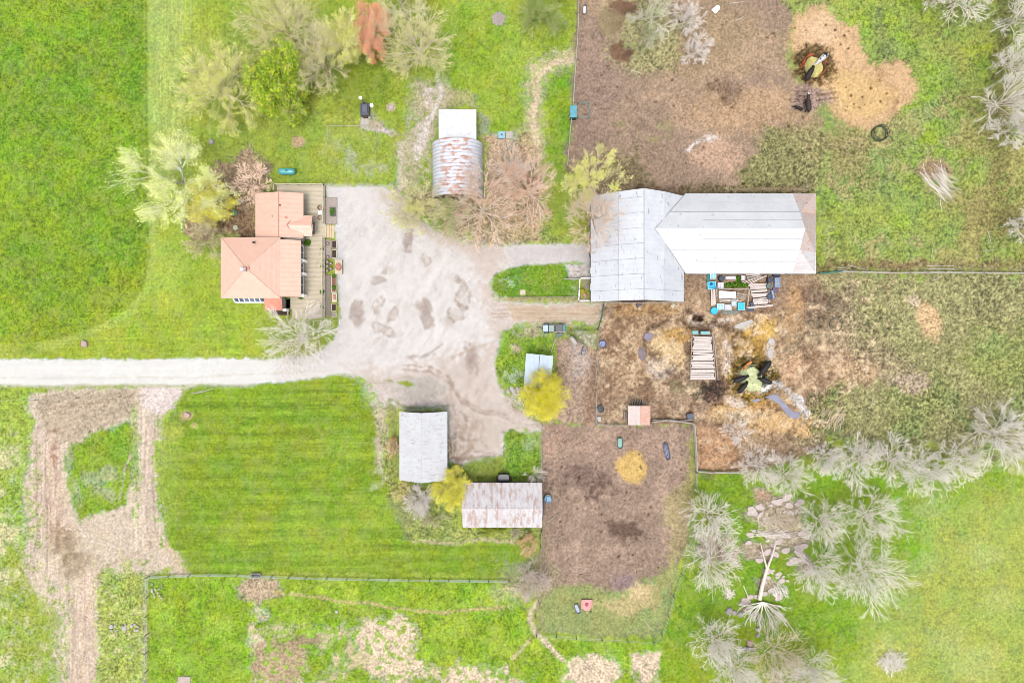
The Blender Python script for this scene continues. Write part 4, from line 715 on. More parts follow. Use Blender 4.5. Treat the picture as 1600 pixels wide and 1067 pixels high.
# rust sits only along the crown: gate it by height
nn_ = mq.node_tree; mx = [q for q in nn_.nodes if q.type == 'MIX'][-1]; tcn = [q for q in nn_.nodes if q.type == 'TEX_COORD'][0]
sx_ = nn_.nodes.new("ShaderNodeSeparateXYZ"); nn_.links.new(tcn.outputs["Object"], sx_.inputs[0]); mrz = nn_.nodes.new("ShaderNodeMapRange"); mrz.inputs[1].default_value = 2.6; mrz.inputs[2].default_value = 3.5; nn_.links.new(sx_.outputs[2], mrz.inputs[0])
old = mx.inputs[0].links[0].from_socket; mm_ = nn_.nodes.new("ShaderNodeMath"); mm_.operation = 'MULTIPLY'; nn_.links.new(old, mm_.inputs[0]); nn_.links.new(mrz.outputs[0], mm_.inputs[1]); nn_.links.new(mm_.outputs[0], mx.inputs[0])
shell.data.materials.append(mq)
for yy in (22.35,30.7):
    e = MB(); pts = [(-8.45+3.7*math.cos(t), yy, max(0,3.62*math.sin(t)**.85) if 0 < t < math.pi-1e-9 else 0) for t in np.linspace(0, math.pi, 24)]
    e.add(pts, [tuple(range(24))]); e.build('end_wall', M_BARNW, qh)
door(qh, (-10,22.34), (-7,22.34), .05, 2.7, (0,-1), M_DARKW)
lt = root('lean_to', (-8.3,33,0), 'flat white ribbed-roof lean-to on the north end of the arched hut', 'shed')
MB().slab([(-11.15,30.75,2.75),(-5.42,30.75,2.75),(-5.42,35.2,3.0),(-11.15,35.2,3.0)], .1).build('roof', M_FLATW, lt); MB().box(-10.95,-5.65,30.9,34.95,0,2.38).build('wall', M_BARNW, lt); door(lt, (-7.5,34.95), (-9,34.95), .05, 2.0, (0,1), M_DARKW)
tag(MB().tube((-7.0,32.2,2.76),(-6.5,31.4,2.8),.03,4).tube((-6.7,31.8,2.76),(-6.2,31.7,2.8),.02,4).tube((-6.9,32.6,2.74),(-6.3,32.0,2.78),.02,4).build('fallen_twig', M_OLDW), 'fallen twig lying on the flat white lean-to roof', 'twig')

# ------------------------------------------------------------------ small sheds
def gable(name, label, px0, px1, py0, py1, ez, rz_, axis_, rmat, wallm=M_BARNW, cat='shed', ridge=None, rmat2=None, over=.3):
    a_, b_ = P(px0, py1, ez), P(px1, py0, ez); r_ = root(name, ((a_[0]+b_[0])/2, (a_[1]+b_[1])/2, 0), label, cat); x0, y0, x1, y1 = a_[0], a_[1], b_[0], b_[1]
    if axis_ == 'y':
        xm = (x0+x1)/2 if ridge is None else P(ridge,0,rz_)[0]
        MB().slab([(x0,y0,ez),(xm,y0,rz_),(xm,y1,rz_),(x0,y1,ez)],.08).build('roof_slope', rmat, r_); MB().slab([(xm,y0,rz_),(x1,y0,ez),(x1,y1,ez),(xm,y1,rz_)],.08).build('roof_slope', rmat2 or rmat, r_)
        MB().tube((xm,y0,rz_),(xm,y1,rz_),.035,5).build('ridge_cap', rmat, r_)
        wq = [(x0+over,0),(x0+over,ez-.0),(xm,rz_-.2),(x1-over,ez-.0),(x1-over,0)]; MB().add([(x_,y0+over,z_) for x_,z_ in wq]+[(x_,y1-over,z_) for x_,z_ in wq], [(4,3,2,1,0),(5,6,7,8,9),(0,1,6,5),(3,4,9,8)]).build('wall', wallm, r_)
    else:
        ym = (y0+y1)/2 if ridge is None else P(0,ridge,rz_)[1]
        MB().slab([(x0,y0,ez),(x1,y0,ez),(x1,ym,rz_),(x0,ym,rz_)],.08).build('roof_slope', rmat, r_); MB().slab([(x0,ym,rz_),(x1,ym,rz_),(x1,y1,ez),(x0,y1,ez)],.08).build('roof_slope', rmat2 or rmat, r_)
        MB().tube((x0,ym,rz_),(x1,ym,rz_),.035,5).build('ridge_cap', rmat, r_)
        wq = [(y0+over,0),(y0+over,ez),(ym,rz_-.2),(y1-over,ez),(y1-over,0)]; MB().add([(x0+over,y_,z_) for y_,z_ in wq]+[(x1-over,y_,z_) for y_,z_ in wq], [(0,1,2,3,4),(9,8,7,6,5),(5,6,1,0),(9,4,3,8)]).build('wall', wallm, r_)
    return r_, (x0,y0,x1,y1)
s1, bb = gable('drive_shed', 'white gabled shed at the south edge of the gravel yard', 624, 699, 643, 750, 2.8, 5.0, 'y', M_SHEDW, rmat2=mat('clean_pale_shed_roof', A(244,246,249), A(232,232,236), .8, .6, c3=A(204,190,184), f3=(.55,.7), s3=2.0, stretch3=(.4,1.6,1), wave=('Y', .45, .022)))
door(s1, (bb[2]-1.2,bb[3]-.3), (bb[0]+1.2,bb[3]-.3), .05, 2.6, (0,1), M_DARKW); window(s1, (bb[0]+.3,bb[1]+4), (bb[0]+.3,bb[1]+3), 1.2, 2.0, (-1,0))
s2, bb = gable('implement_shed', 'long rust-stained shed between the yellow shrub and the lower paddock', 723, 847, 754, 824, 2.6, 4.1, 'x', M_SHEDR, ridge=794)
door(s2, (bb[2]-.3,bb[1]+2), (bb[2]-.3,bb[1]+4.5), .05, 2.2, (1,0), M_DARKW); window(s2, (bb[0]+3,bb[1]+.3), (bb[0]+4,bb[1]+.3), 1.1, 1.9, (0,-1)); window(s2, (bb[0]+7,bb[1]+.3), (bb[0]+8,bb[1]+.3), 1.1, 1.9, (0,-1))
z = 2.6; s3 = root('small_shed', P(842,579), 'blue-grey flat-roofed shed half under the round yellow tree', 'shed')
c4 = [P(818,606,z), P(861,606,z), P(864.5,556,z+.4), P(822,552,z+.4)]; MB().slab(c4,.09).build('roof', M_BLUER, s3); MB().tube(P(839.5,606,z+.03),P(843.5,554,z+.43),.03,4).build('seam', M_DARK, s3)
MB().prism([P(820.5,603)[:2],P(859,603)[:2],P(862,559)[:2],P(824,555)[:2]],0,z-.1).build('wall', M_BARNW, s3); door(s3, P(862,568)[:2], P(861,580)[:2], .05, 2.0, (1,0), M_DARKW)
z = 2.2; s4 = root('run_in_shelter', P(998,649), 'little two-tone shelter, half pale and half rust pink, set in the paddock fence', 'shelter')
xm = P(1000,0,z+.1)[0]; l_, r_ = P(981,664,z), P(1016,634,z)
MB().slab([(l_[0],l_[1],z),(xm,l_[1],z+.12),(xm,r_[1],z+.22),(l_[0],r_[1],z+.1)],.07).build('roof_sheet', mat('pale_pink_sheet', A(238,220,212), A(222,204,198), 3, .6, c3=A(206,176,164), f3=(.6,.7)), s4)
MB().slab([(xm,l_[1],z+.08),(r_[0],l_[1],z),(r_[0],r_[1],z+.1),(xm,r_[1],z+.18)],.07).build('roof_sheet', mat('rust_pink_sheet', A(240,200,182), A(226,170,146), 2.4, .7, c3=A(236,184,130), f3=(.56,.7)), s4)
for px, py in ((983,662),(1013,662),(983,637),(1013,637)): q = P(px,py); MB().bx(q[0],q[1],0,.14,.14,2.05).build('post', M_OLDW, s4)
MB().box(l_[0]+.2, r_[0]-.3, l_[1]+.05, l_[1]+.12, .2, 1.9).build('back_wall', M_BARNW, s4)
rk = MB(); 
for i in range(7): q = P(988+i*2.6,629,.5); rk.bx(q[0],q[1],0.05,.07,.9,.7,.2)
tag(rk.build('hay_rack', M_OLDW), 'slatted grey rack standing against the north side of the little shelter', 'rack')
tag(MB().bx(*P(974,649)[:2],.0,.1,1.2,.8).bx(*P(978,649)[:2],.0,.1,1.2,.8).bx(*P(976,654)[:2],.5,.6,.1,.1).bx(*P(976,644)[:2],.5,.6,.1,.1).build('old_gate_frame', M_OLDW), 'small weathered frame standing west of the little shelter', 'frame')
# ------------------------------------------------------------------ fences
M_RAILW = mat('pale_rail', A(226,220,206), A(200,192,176), 3, .8); M_POST = mat('fence_post', A(170,158,144), A(130,118,106), 5, .85); M_WIRE = mat('wire', A(196,204,196), A(170,180,172), 3, .5, .3); M_GRW = mat('green_grey_wire', A(120,150,130), A(90,124,106), 3, .6)
def fence(name, pts, label, rails=2, hh=1.2, step=3.0, rm=None, rr=.05, post_r=.07, cat='fence', pm=None, sag=0):
    W_ = [P(*p)[:2] for p in pts]; r_ = root(name, (W_[0][0], W_[0][1], 0), label, cat)
    z_ = lambda x_, y_: gz(x_, y_)
    ps = []
    for (xa_, ya_), (xb_, yb_) in zip(W_, W_[1:]):
        L = math.hypot(xb_-xa_, yb_-ya_); nn = max(1, round(L/step)); ps += [(xa_+(xb_-xa_)*i/nn, ya_+(yb_-ya_)*i/nn) for i in range(nn)]
    ps.append(W_[-1]); p0 = None
    for x_, y_ in ps:
        x_ += rng.uniform(-.04,.04); y_ += rng.uniform(-.04,.04)
        if p0 is None:
            m_ = MB().lathe(0,0,[(post_r,-.3),(post_r*.92,hh+.12),(post_r*.5,hh+.16)],7); me_ = bpy.data.meshes.new('post'); me_.from_pydata(m_.v,[],m_.f)
            p0 = link('post', me_, pm or M_POST, r_); o_ = p0
        else: o_ = p0.copy(); COL.objects.link(o_)
        o_.location = (x_-W_[0][0], y_-W_[0][1], z_(x_, y_)); o_.rotation_euler = (rng.uniform(-.05,.05), rng.uniform(-.05,.05), 0)
    for k in range(rails):
        hz = hh*(k+1)/rails - .06; b_ = MB()
        for (xa_, ya_), (xb_, yb_) in zip(ps, ps[1:]):
            b_.tube((xa_,ya_,z_(xa_,ya_)+hz+rng.uniform(-sag,sag)),(xb_,yb_,z_(xb_,yb_)+hz+rng.uniform(-sag,sag)),rr,5)
        b_.build('rail', rm or M_RAILW, r_)
    return r_
fence('board_fence', [(904,-8),(902,60),(899,100),(895,165),(891,200),(886,262)], 'thin pale rail fence between the green lawn and the muddy top yard', 3, 1.2, 3.0, rr=.055)
fence('rail_fence', [(1310,425),(1390,427),(1470,426.5),(1620,428)], 'long straight pale rail fence running east from the barn', 3, 1.3, 3.2, rr=.07)
fence('teal_gate', [(1276,428),(1311,425)], 'faded teal gate between the barn corner and the long rail fence', 4, 1.2, 3.4, rr=.06, rm=M_TEAL, cat='gate')
fence('paddock_fence', [(931,610),(930,662),(958,664),(982,664)], 'weathered fence west of the little shelter, turning the corner by a dark tub', 2, 1.2, 2.4, rm=M_OLDW, rr=.07)
fence('paddock_fence', [(1016,659),(1042,655),(1083,661),(1085,690),(1087,735),(1112,737),(1160,736)], 'weathered fence east of the little shelter, bending south down the paddock side', 3, 1.2, 2.6, rm=M_RAILW, rr=.07, sag=.08)
fence('plank_row', [(1018,655),(1050,658),(1080,655)], 'second row of silvery rails leaning on the fence east of the shelter', 2, .8, 3.0, rm=M_OLDW, rr=.09, sag=.1)
fence('green_gate', [(943,473),(939,498),(934,514)], 'dark green tubular gate across the lane below the barn corner', 4, 1.2, 4.0, rm=M_GRW, cat='gate', rr=.04)
fence('wire_fence', [(934,514),(933,545),(930,600)], 'thin wire fence south of the dark green gate', 2, 1.2, 3.0, rm=M_WIRE, rr=.03)
fence('wire_fence', [(893,517),(934,516)], 'thin wire fence along the south side of the lane by the wagon', 3, 1.1, 2.5, rm=M_GRW, rr=.025)
fence('wire_fence', [(886,520),(916,541)], 'slanting fence line overgrown with grass behind the white trough', 3, 1.0, 2.0, rm=M_GRW, rr=.03)
fence('wire_fence', [(866,533),(860,552)], 'short pale fence piece between the wagon and the blue-grey shed', 2, 1.1, 1.5, rm=M_RAILW, rr=.04)
fence('low_fence', [(806,465),(905,464.5)], 'low dark fence along the south edge of the grass island', 2, .8, 2.6, rm=M_OLDW, rr=.045)
fence('gate_panel', [(880,436),(904.5,436)], 'white gate panel reaching from the grass island to the barn pen', 3, 1.0, 2.4, rm=M_RAILW, rr=.05, cat='gate')
fence('pen_railing', [(922,435.5),(905.5,435.5),(903.5,470),(921,470)], 'white-railed little pen against the west wall of the barn', 3, 1.1, 1.7, rm=M_WHITE, rr=.05)
fence('side_fence', [(847,664),(845,748)], 'thin fence between the grass patch and the lower paddock', 2, 1.2, 2.6, rm=M_WIRE, rr=.025)
fence('side_fence', [(846,828),(843,900),(842,938),(837,960),(838,987)], 'thin fence down the west side of the lower paddock below the rust-stained shed', 2, 1.2, 2.8, rm=M_OLDW, rr=.035)
fence('side_fence', [(838,990),(900,994),(1020,1001),(1034,990),(1052,930),(1076,860),(1086,800),(1087,738)], 'wire fence round the south and east of the lower paddock', 2, 1.1, 3.6, rm=M_WIRE, rr=.022)
fence('lawn_fence', [(233,900),(330,896),(372,897),(480,901),(640,904.5),(795,906)], 'long straight fence along the south edge of the mown lawn', 3, 1.1, 3.0, rm=mat('silver_wire', A(206,220,206), A(170,196,176), 2, .5), rr=.035)
fence('field_fence', [(233,900),(232,960),(231,1075)], 'thin fence going south from the corner of the mown lawn', 2, 1.1, 3.2, rm=M_WIRE, rr=.025)
fence('field_fence', [(-5,626),(190,619)], 'thin wire line crossing the grass south of the road', 1, .9, 6.0, rm=M_WIRE, rr=.02)
fence('garden_wire', [(512,198),(536,198),(589,199),(588,250)], 'thin white wire edging the lawn corner south of the black stove', 1, .5, 2.6, rm=M_RAILW, rr=.035, post_r=.03)
fence('garden_wire', [(513,199),(512,250)], 'thin white wire running south from the corner of the lawn plot', 1, .5, 2.6, rm=M_RAILW, rr=.025, post_r=.03)
# ------------------------------------------------------------------ propane tank, septic lids, stove, well
q = P(448,268,.8); t = root('propane_tank', (q[0],q[1],0), 'teal horizontal gas tank on the lawn north of the deck', 'tank'); MT = mat('pale_teal_tank', A(110,206,206), A(84,186,190), 2, .35, 0, .5)
cap = MB(); n_ = 18; prf = [(.04,-1.32),(.3,-1.25),(.46,-1.1),(.52,-.9),(.52,.9),(.46,1.1),(.3,1.25),(.04,1.32)]; v = []; f = []
for rr, xx in prf:
    for i in range(n_): a_ = 2*math.pi*i/n_; v.append((q[0]+xx, q[1]+rr*math.cos(a_), .75+rr*math.sin(a_)))
for j in range(len(prf)-1):
    for i in range(n_): f.append((j*n_+i,(j+1)*n_+i,(j+1)*n_+(i+1)%n_,j*n_+(i+1)%n_))
f += [tuple(range(n_)), tuple(range(len(prf)*n_-1,(len(prf)-1)*n_-1,-1))]; cap.add(v, f); cap.build('vessel', MT, t, smooth=True)
MB().lathe(q[0]+.1,q[1],[(.16,1.2),(.17,1.38),(.1,1.44)],12).build('valve_dome', mat('teal_dome', A(60,170,176), None, 2, .4), t)
for sx in (-.8,.8): MB().bx(q[0]+sx,q[1],0,.16,.8,.4).build('leg', M_CONC, t)
for px, py, r_, c_, l in ((367,333,.42,(120,200,170),'green round septic lid, middle of the three in the bare soil'),(368.5,356,.38,(206,222,196),'pale cream-green round septic lid, southernmost of the three'),(375,315,.42,(176,206,196),'faded blue-green round septic lid, northernmost of the three under the branches')):
    q = P(px,py); o_ = root('septic_lid', (q[0],q[1],0), l, 'lid', 'septic lids west of the house'); MB().lathe(q[0],q[1],[(r_,0),(r_,.16),(r_*.9,.2),(.05,.22)],18).build('lid', mat('lid_%d'%c_[0], A(*c_), None, 4, .6), o_); MB().bx(q[0],q[1],.21,.16,.05,.05).build('handle', M_DARK, o_)
q = P(569.5,171,1); t = root('outdoor_stove', (q[0],q[1],0), 'black hip-topped outdoor stove on a gravel pad', 'stove'); MG = mat('slate_steel', A(120,122,140), A(96,98,116), 3, .45)
MB().bx(q[0],q[1],0,1.3,1.9,1.0).build('body', M_DARK, t); MB().bx(q[0]+.05,q[1]+.1,1.0,1.15,1.75,.35,0,.68).build('hood', MG, t)
MB().lathe(q[0]-.05,q[1]+1.02,[(.13,.6),(.13,1.7),(.2,1.74),(.02,1.84)],10).build('flue', M_DARK, t); MB().bx(q[0],q[1]-1.05,.2,.7,.2,.5).build('firebox_door', M_DARKW, t)
for a_, l in ((-.32,'left'),(.38,'right')): q2 = P(572,190); MB
for px, l in ((567.5,'western pale concrete paving slab in front of the black stove'),(573.5,'eastern pale concrete paving slab in front of the black stove')):
    q = P(px,189); tag(MB().bx(q[0],q[1],0,.5,1.2,.08).build('paving_slab', M_CONC), l, 'paving slab', 'paving slabs')
for px, py, r_, l in ((563,153,.26,'small white round tub standing north-west of the black stove'),(580.5,165,.3,'small white round tub standing right beside the black stove'),(577,183,.2,'small grey round tub in front of the black stove')):
    q = P(px,py,.4); o_ = root('round_tub', (q[0],q[1],0), l, 'tub', 'small tubs round the stove'); MB().lathe(q[0],q[1],[(r_*.8,0),(r_,.45),(r_*.85,.45),(r_*.8,.3)],14).build('tub', M_WHITE if r_ > .2 else M_GALV, o_)
q = P(784,211,.5); t = root('well_box', (q[0],q[1],0), 'small light blue box with a dark cap east of the flat white lean-to', 'box'); MB().bx(q[0],q[1],0,1.05,1.05,.55).build('box', mat('light_blue_plastic', A(176,222,238), A(150,206,226), 2, .4), t); MB().lathe(q[0],q[1],[(.14,.55),(.14,.63),(.1,.65)],10).build('cap', M_DARK, t)
q = P(795,211); tag(MB().bx(q[0],q[1],0,.9,1.1,.1,.1).build('paving_slab', M_CONC), 'pale cracked slab next to the small light blue box', 'paving slab', 'paving slabs')
# stone ring
q = P(779,30); t = root('stone_ring', (q[0],q[1],0), 'round heap of small pale stones alone on the top lawn', 'fire pit'); MS = mat('pale_stone', A(230,216,210,2.8), A(196,182,176,2.8), 5, .9)
for i in range(34): a_ = i*2.4; rr = 1.0*math.sqrt((i+.5)/34); MB().rock(q[0]+rr*math.cos(a_), q[1]+rr*math.sin(a_), .02, .17,.15,.2, i, a_).build('stone', MS, t)
# ------------------------------------------------------------------ kennel, troughs, feeders
q = P(896.5,174.5,1.5); t = root('kennel', (q[0],q[1],0), 'teal box-shaped kennel standing on the fence line of the top yard', 'kennel'); MK = mat('kennel_teal', A(112,190,206), A(90,170,188), 2, .5)
MB().bx(q[0],q[1],0,.9,1.75,1.25).build('body', mat('kennel_dark', A(20,90,90), None, 2, .6), t); MB().bx(q[0]-.02,q[1]+.06,1.25,1.02,1.85,.12).build('roof', MK, t); MB().bx(q[0]+.46,q[1],.1,.04,.6,.8).build('door', M_DARK, t)
fence('wire_pen', [(902,164),(919.5,164),(919.5,186),(902,186)], 'small wire mesh pen attached to the teal kennel', 4, 1.4, 1.7, rm=mat('pen_wire', A(150,176,160), None, 2, .6), rr=.025, post_r=.035, cat='pen')
tag(MB().rock(*P(891.5,184)[:2],0,.22,.22,.9,3).build('stump_post', M_CREAM), 'pale round stump at the south corner of the teal kennel', 'stump')
def trough(px, py, lx, ly, rz_, label, mo, mi, hh=.45, name='feed_trough', bars=0, end=.0):
    q = P(px, py, hh); o_ = root(name, (q[0],q[1],0), label, 'trough'); c_, s_ = math.cos(rz_), math.sin(rz_); T_ = lambda x_, y_: (q[0]+x_*c_-y_*s_, q[1]+x_*s_+y_*c_)
    def oval(a_, b_, z_): 
        e = min(a_, b_); pts = []
        for i in range(20):
            t_ = 2*math.pi*i/20; x_ = math.copysign(abs(math.cos(t_))**.5, math.cos(t_))*a_; y_ = math.copysign(abs(math.sin(t_))**.5, math.sin(t_))*b_; pts.append((*T_(x_, y_), z_))
        return pts
    rings = [oval(lx/2*.86, ly/2*.86, 0), oval(lx/2, ly/2, hh), oval(lx/2-.07, ly/2-.07, hh), oval(lx/2*.8-.06, ly/2*.8-.06, .15)]
    v = [p for r_ in rings for p in r_]; f = [(j*20+i, j*20+(i+1)%20, (j+1)*20+(i+1)%20, (j+1)*20+i) for j in range(3) for i in range(20)]; f += [tuple(range(19,-1,-1)), tuple(range(60,80))]
    MB().add(v, f).build('shell', mo, o_); ff = oval(lx/2*.88-.06, ly/2*.88-.06, hh*.7); MB().add(ff, [tuple(range(20))]).build('contents', mi, o_)
    for k in range(bars): x_ = (k-(bars-1)/2)*lx/(bars+1)*1.0; a_ = T_(x_, -ly/2); b_ = T_(x_, ly/2); MB().tube((*a_, hh+.02), (*b_, hh+.02), .03, 5).build('cross_bar', mo, o_)
    return o_
MNV = mat('slate_plastic', A(78,82,116), A(56,60,92), 3, .45); MWAT = mat('trough_water', A(150,160,190), A(120,128,160), 2, .08, 0, .5); MDG = mat('dark_green_plastic', A(40,92,84), A(28,70,66), 3, .45); MGW = mat('green_water', A(120,186,170), A(96,160,150), 2, .08, 0, .5)
trough(969,692,.85,1.75,0,'small dark green oval trough, the western one in the lower paddock', MDG, MGW)
trough(1042,705,.85,2.7,R(12),'long slate-blue trough tilted on the mud, the eastern one in the lower paddock', MNV, MWAT, bars=3)
trough(902,951,.7,1.6,R(22),'slate-blue trough on the grass next to the pink tray', MNV, MWAT)
trough(896.5,533,.75,1.75,R(33),'white-lidded oval trough by the slanting fence south of the lane', M_OLDW, M_CONC, hh=.55)
trough(399,899.5,1.6,.75,0,'oval dark water trough set in the long lawn fence', M_CONC, M_DARK, hh=.6)
trough(913.5,15,.62,1.5,R(-3),'black twin-barred trough near the top of the muddy yard', M_DARK, M_GALV)
q = P(912,549,.4); t = root('mineral_feeder', (q[0],q[1],0), 'small grey slatted feeder on the bare soil between trough and round bin', 'feeder'); MB().bx(q[0],q[1],0,.55,1.1,.4,R(-12)).build('box', MNV, t)
for k in (-.14,.02,.16): MB().bx(q[0]+k,q[1],.4,.06,1.1,.05,R(-12)).build('slat', M_CONC, t)
def bin_(px, py, r_, hh, label, mo, mi, name='round_bin'):
    q = P(px,py,hh); o_ = root(name, (q[0],q[1],0), label, 'bin'); MB().lathe(q[0],q[1],[(r_*.88,0),(r_,hh),(r_*.9,hh),(r_*.84,hh*.6)],18).build('shell', mo, o_); MB().lathe(q[0],q[1],[(r_*.84,hh*.6),(r_*.8,hh*.66),(.02,hh*.7)],18).build('contents', mi, o_); return o_
bin_(941.5,537.5,.6,.6,'round slate bin holding blue-white bags beside the wire fence', MNV, mat('blue_white_bags', A(190,200,240), A(90,100,150), 5, .5, fac=(.45,.55)))
bin_(939,639,.55,.6,'round black tub inside the west paddock fence corner', M_DARK, mat('dark_content', A(40,50,60), None, 3, .5))
q = P(936.5,655,.3); tag(MB().bx(q[0],q[1],0,.7,.9,.35,.2,.8).rock(q[0]-.2,q[1]+.2,.3,.2,.25,.15,4).build('feed_sack', M_CONC), 'pale crumpled feed sack below the black tub in the fence corner', 'sack')
q = P(1078.5,651,.5); t = root('square_bin', (q[0],q[1],0), 'slate square bin at the east end of the shelter fence', 'bin'); MB().bx(q[0],q[1],0,.9,.9,.6,.15,1.05).build('box', MNV, t); MB().bx(q[0],q[1],.6,.98,.98,.06,.15).build('lid', mat('slate_lid', A(96,104,128), A(76,84,108), 3, .5), t)
# pink tray
q = P(917,946,.3); t = root('pink_tray', (q[0],q[1],0), 'pink tray-like feeder on the grass at the foot of the lower paddock', 'feeder'); MPK = mat('faded_pink_plastic', A(246,176,172), A(236,156,152), 3, .5)
MB().slab([(q[0]-.75,q[1]-.4,.12),(q[0]-.3,q[1]-.85,.12),(q[0]+.35,q[1]-.85,.12),(q[0]+.75,q[1]-.3,.12),(q[0]+.8,q[1]+.85,.12),(q[0]-.8,q[1]+.85,.12)],.12).build('pan', MPK, t)
MB().bx(q[0]-.82,q[1]+.2,.1,.1,1.4,.25).bx(q[0]+.82,q[1]+.25,.1,.1,1.3,.25).bx(q[0],q[1]+.9,.1,1.7,.1,.25).build('rim', MPK, t); MB().rock(q[0],q[1]+.1,.12,.3,.3,.1,5).build('mineral_block', mat('red_block', A(210,90,110), None, 3, .6), t)
MB().bx(q[0]-.05,q[1]-1.0,.05,.16,.3,.2).build('handle', M_OLDW, t)
# ring feeders
q = P(1376.5,207.5,.8); t = root('ring_feeder', (q[0],q[1],0), 'dark green round ring feeder standing empty below the hay spread', 'feeder'); MRG = mat('ring_green', A(66,96,66), A(48,72,50), 3, .5)
for z_ in (.15,.6,1.1): MB().ring(q[0],q[1],z_,1.15,.06,30,6).build('hoop', MRG, t)
for k in range(12): a_ = 2*math.pi*k/12; MB().tube((q[0]+1.15*math.cos(a_),q[1]+1.15*math.sin(a_),.1),(q[0]+1.15*math.cos(a_),q[1]+1.15*math.sin(a_),1.1),.04,5).build('bar', MRG, t)
q = P(1306,507.5,.1); tag(MB().ring(q[0],q[1],.1,1.0,.05,26,5).build('old_hoop', MRG), 'old thin green hoop lying in the churned grass south of the rail fence', 'hoop')
M_HAY = mat('round_hay', A(240,226,150,2.4), A(216,200,116,2.4), 8, .95, bump=.06, c3=A(170,190,110), f3=(.55,.7), s3=3)
M_HAY2 = mat('green_hay', A(236,238,190,2.3), A(206,214,150,2.3), 8, .95, bump=.06, c3=A(170,196,130), f3=(.5,.66), s3=4)
M_ORG = mat('orange_feeder_steel', A(232,110,60), A(206,84,44), 3, .5)
def haybale(px, py, rx, ry, label, m, seed, ang=0):
    q = P(px, py, .6); o_ = root('hay_bale', (q[0],q[1],0), label, 'hay bale'); b_ = MB()
    b_.rock(q[0],q[1],0,rx,ry,1.0,seed,ang,16); b_.build('core', m, o_)
    rs = np.random.RandomState(seed); n_ = 3500; a_ = rs.rand(n_)*6.28; rad = np.sqrt(rs.rand(n_))*1.08; x_ = rad*np.cos(a_)*rx; y_ = rad*np.sin(a_)*ry; z_ = .95*(1-rad**4*.8)+rs.rand(n_)*.12
    c0, s0 = math.cos(ang), math.sin(ang); C_ = np.stack([x_*c0-y_*s0, x_*s0+y_*c0, np.maximum(z_,.03)],1); d_ = rs.normal(size=(n_,3))*np.array((1,1,.3)); d_ /= np.linalg.norm(d_,axis=1)[:,None]; s_ = np.cross(d_, (0,0,1.)); s_ /= np.linalg.norm(s_,axis=1)[:,None]+1e-6
    V_ = np.stack([C_-d_*.14-s_*.018, C_-d_*.14+s_*.018, C_+d_*.14+s_*.018, C_+d_*.14-s_*.018],1).reshape(-1,3); link('loose_straw', npmesh('loose_straw', V_, np.arange(n_*4).reshape(n_,4)), m, o_)
haybale(1273,104,1.25,1.5,'torn-open yellow hay bale inside the orange-edged feeder, top right yard', M_HAY, 3, .3)
haybale(1175,592,1.6,1.85,'flattened pale green hay bale the black cattle are eating behind the barn', M_HAY2, 4, .5)
def arcfeeder(px, py, R_, spans, label, m):
    q = P(px, py, .7); o_ = root('hay_feeder', (q[0],q[1],0), label, 'feeder')
    for a0, a1 in spans:
        for z_ in (.25,.75,1.15):
            pts = [(q[0]+R_*math.cos(R(a_)), q[1]+R_*math.sin(R(a_)), z_) for a_ in np.linspace(a0, a1, 9)]; MB().path(pts, .055, 5).build('hoop', m, o_)
        for a_ in np.linspace(a0, a1, 5): MB().tube((q[0]+R_*math.cos(R(a_)),q[1]+R_*math.sin(R(a_)),0),(q[0]+R_*math.cos(R(a_)),q[1]+R_*math.sin(R(a_)),1.15),.04,5).build('bar', m, o_)
    return o_
arcfeeder(1272,103,1.75,[(95,185),(15,40),(-60,-25)],'broken orange ring feeder round the yellow hay in the top right yard', M_ORG)
t = arcfeeder(1176,592,2.2,[(80,130),(-30,10)],'orange and green ring feeder round the pale hay behind the barn', mat('faded_green_steel', A(140,176,150), None, 3, .5))
q = P(1168,571,.9); MB().bx(q[0],q[1],.5,1.55,.5,.35,R(42),.8).bx(q[0]+.5,q[1]+.5,.8,.35,.3,.2,R(60)).build('hood', mat('orange_hood', A(250,168,80), A(236,140,60), 2, .5), t)
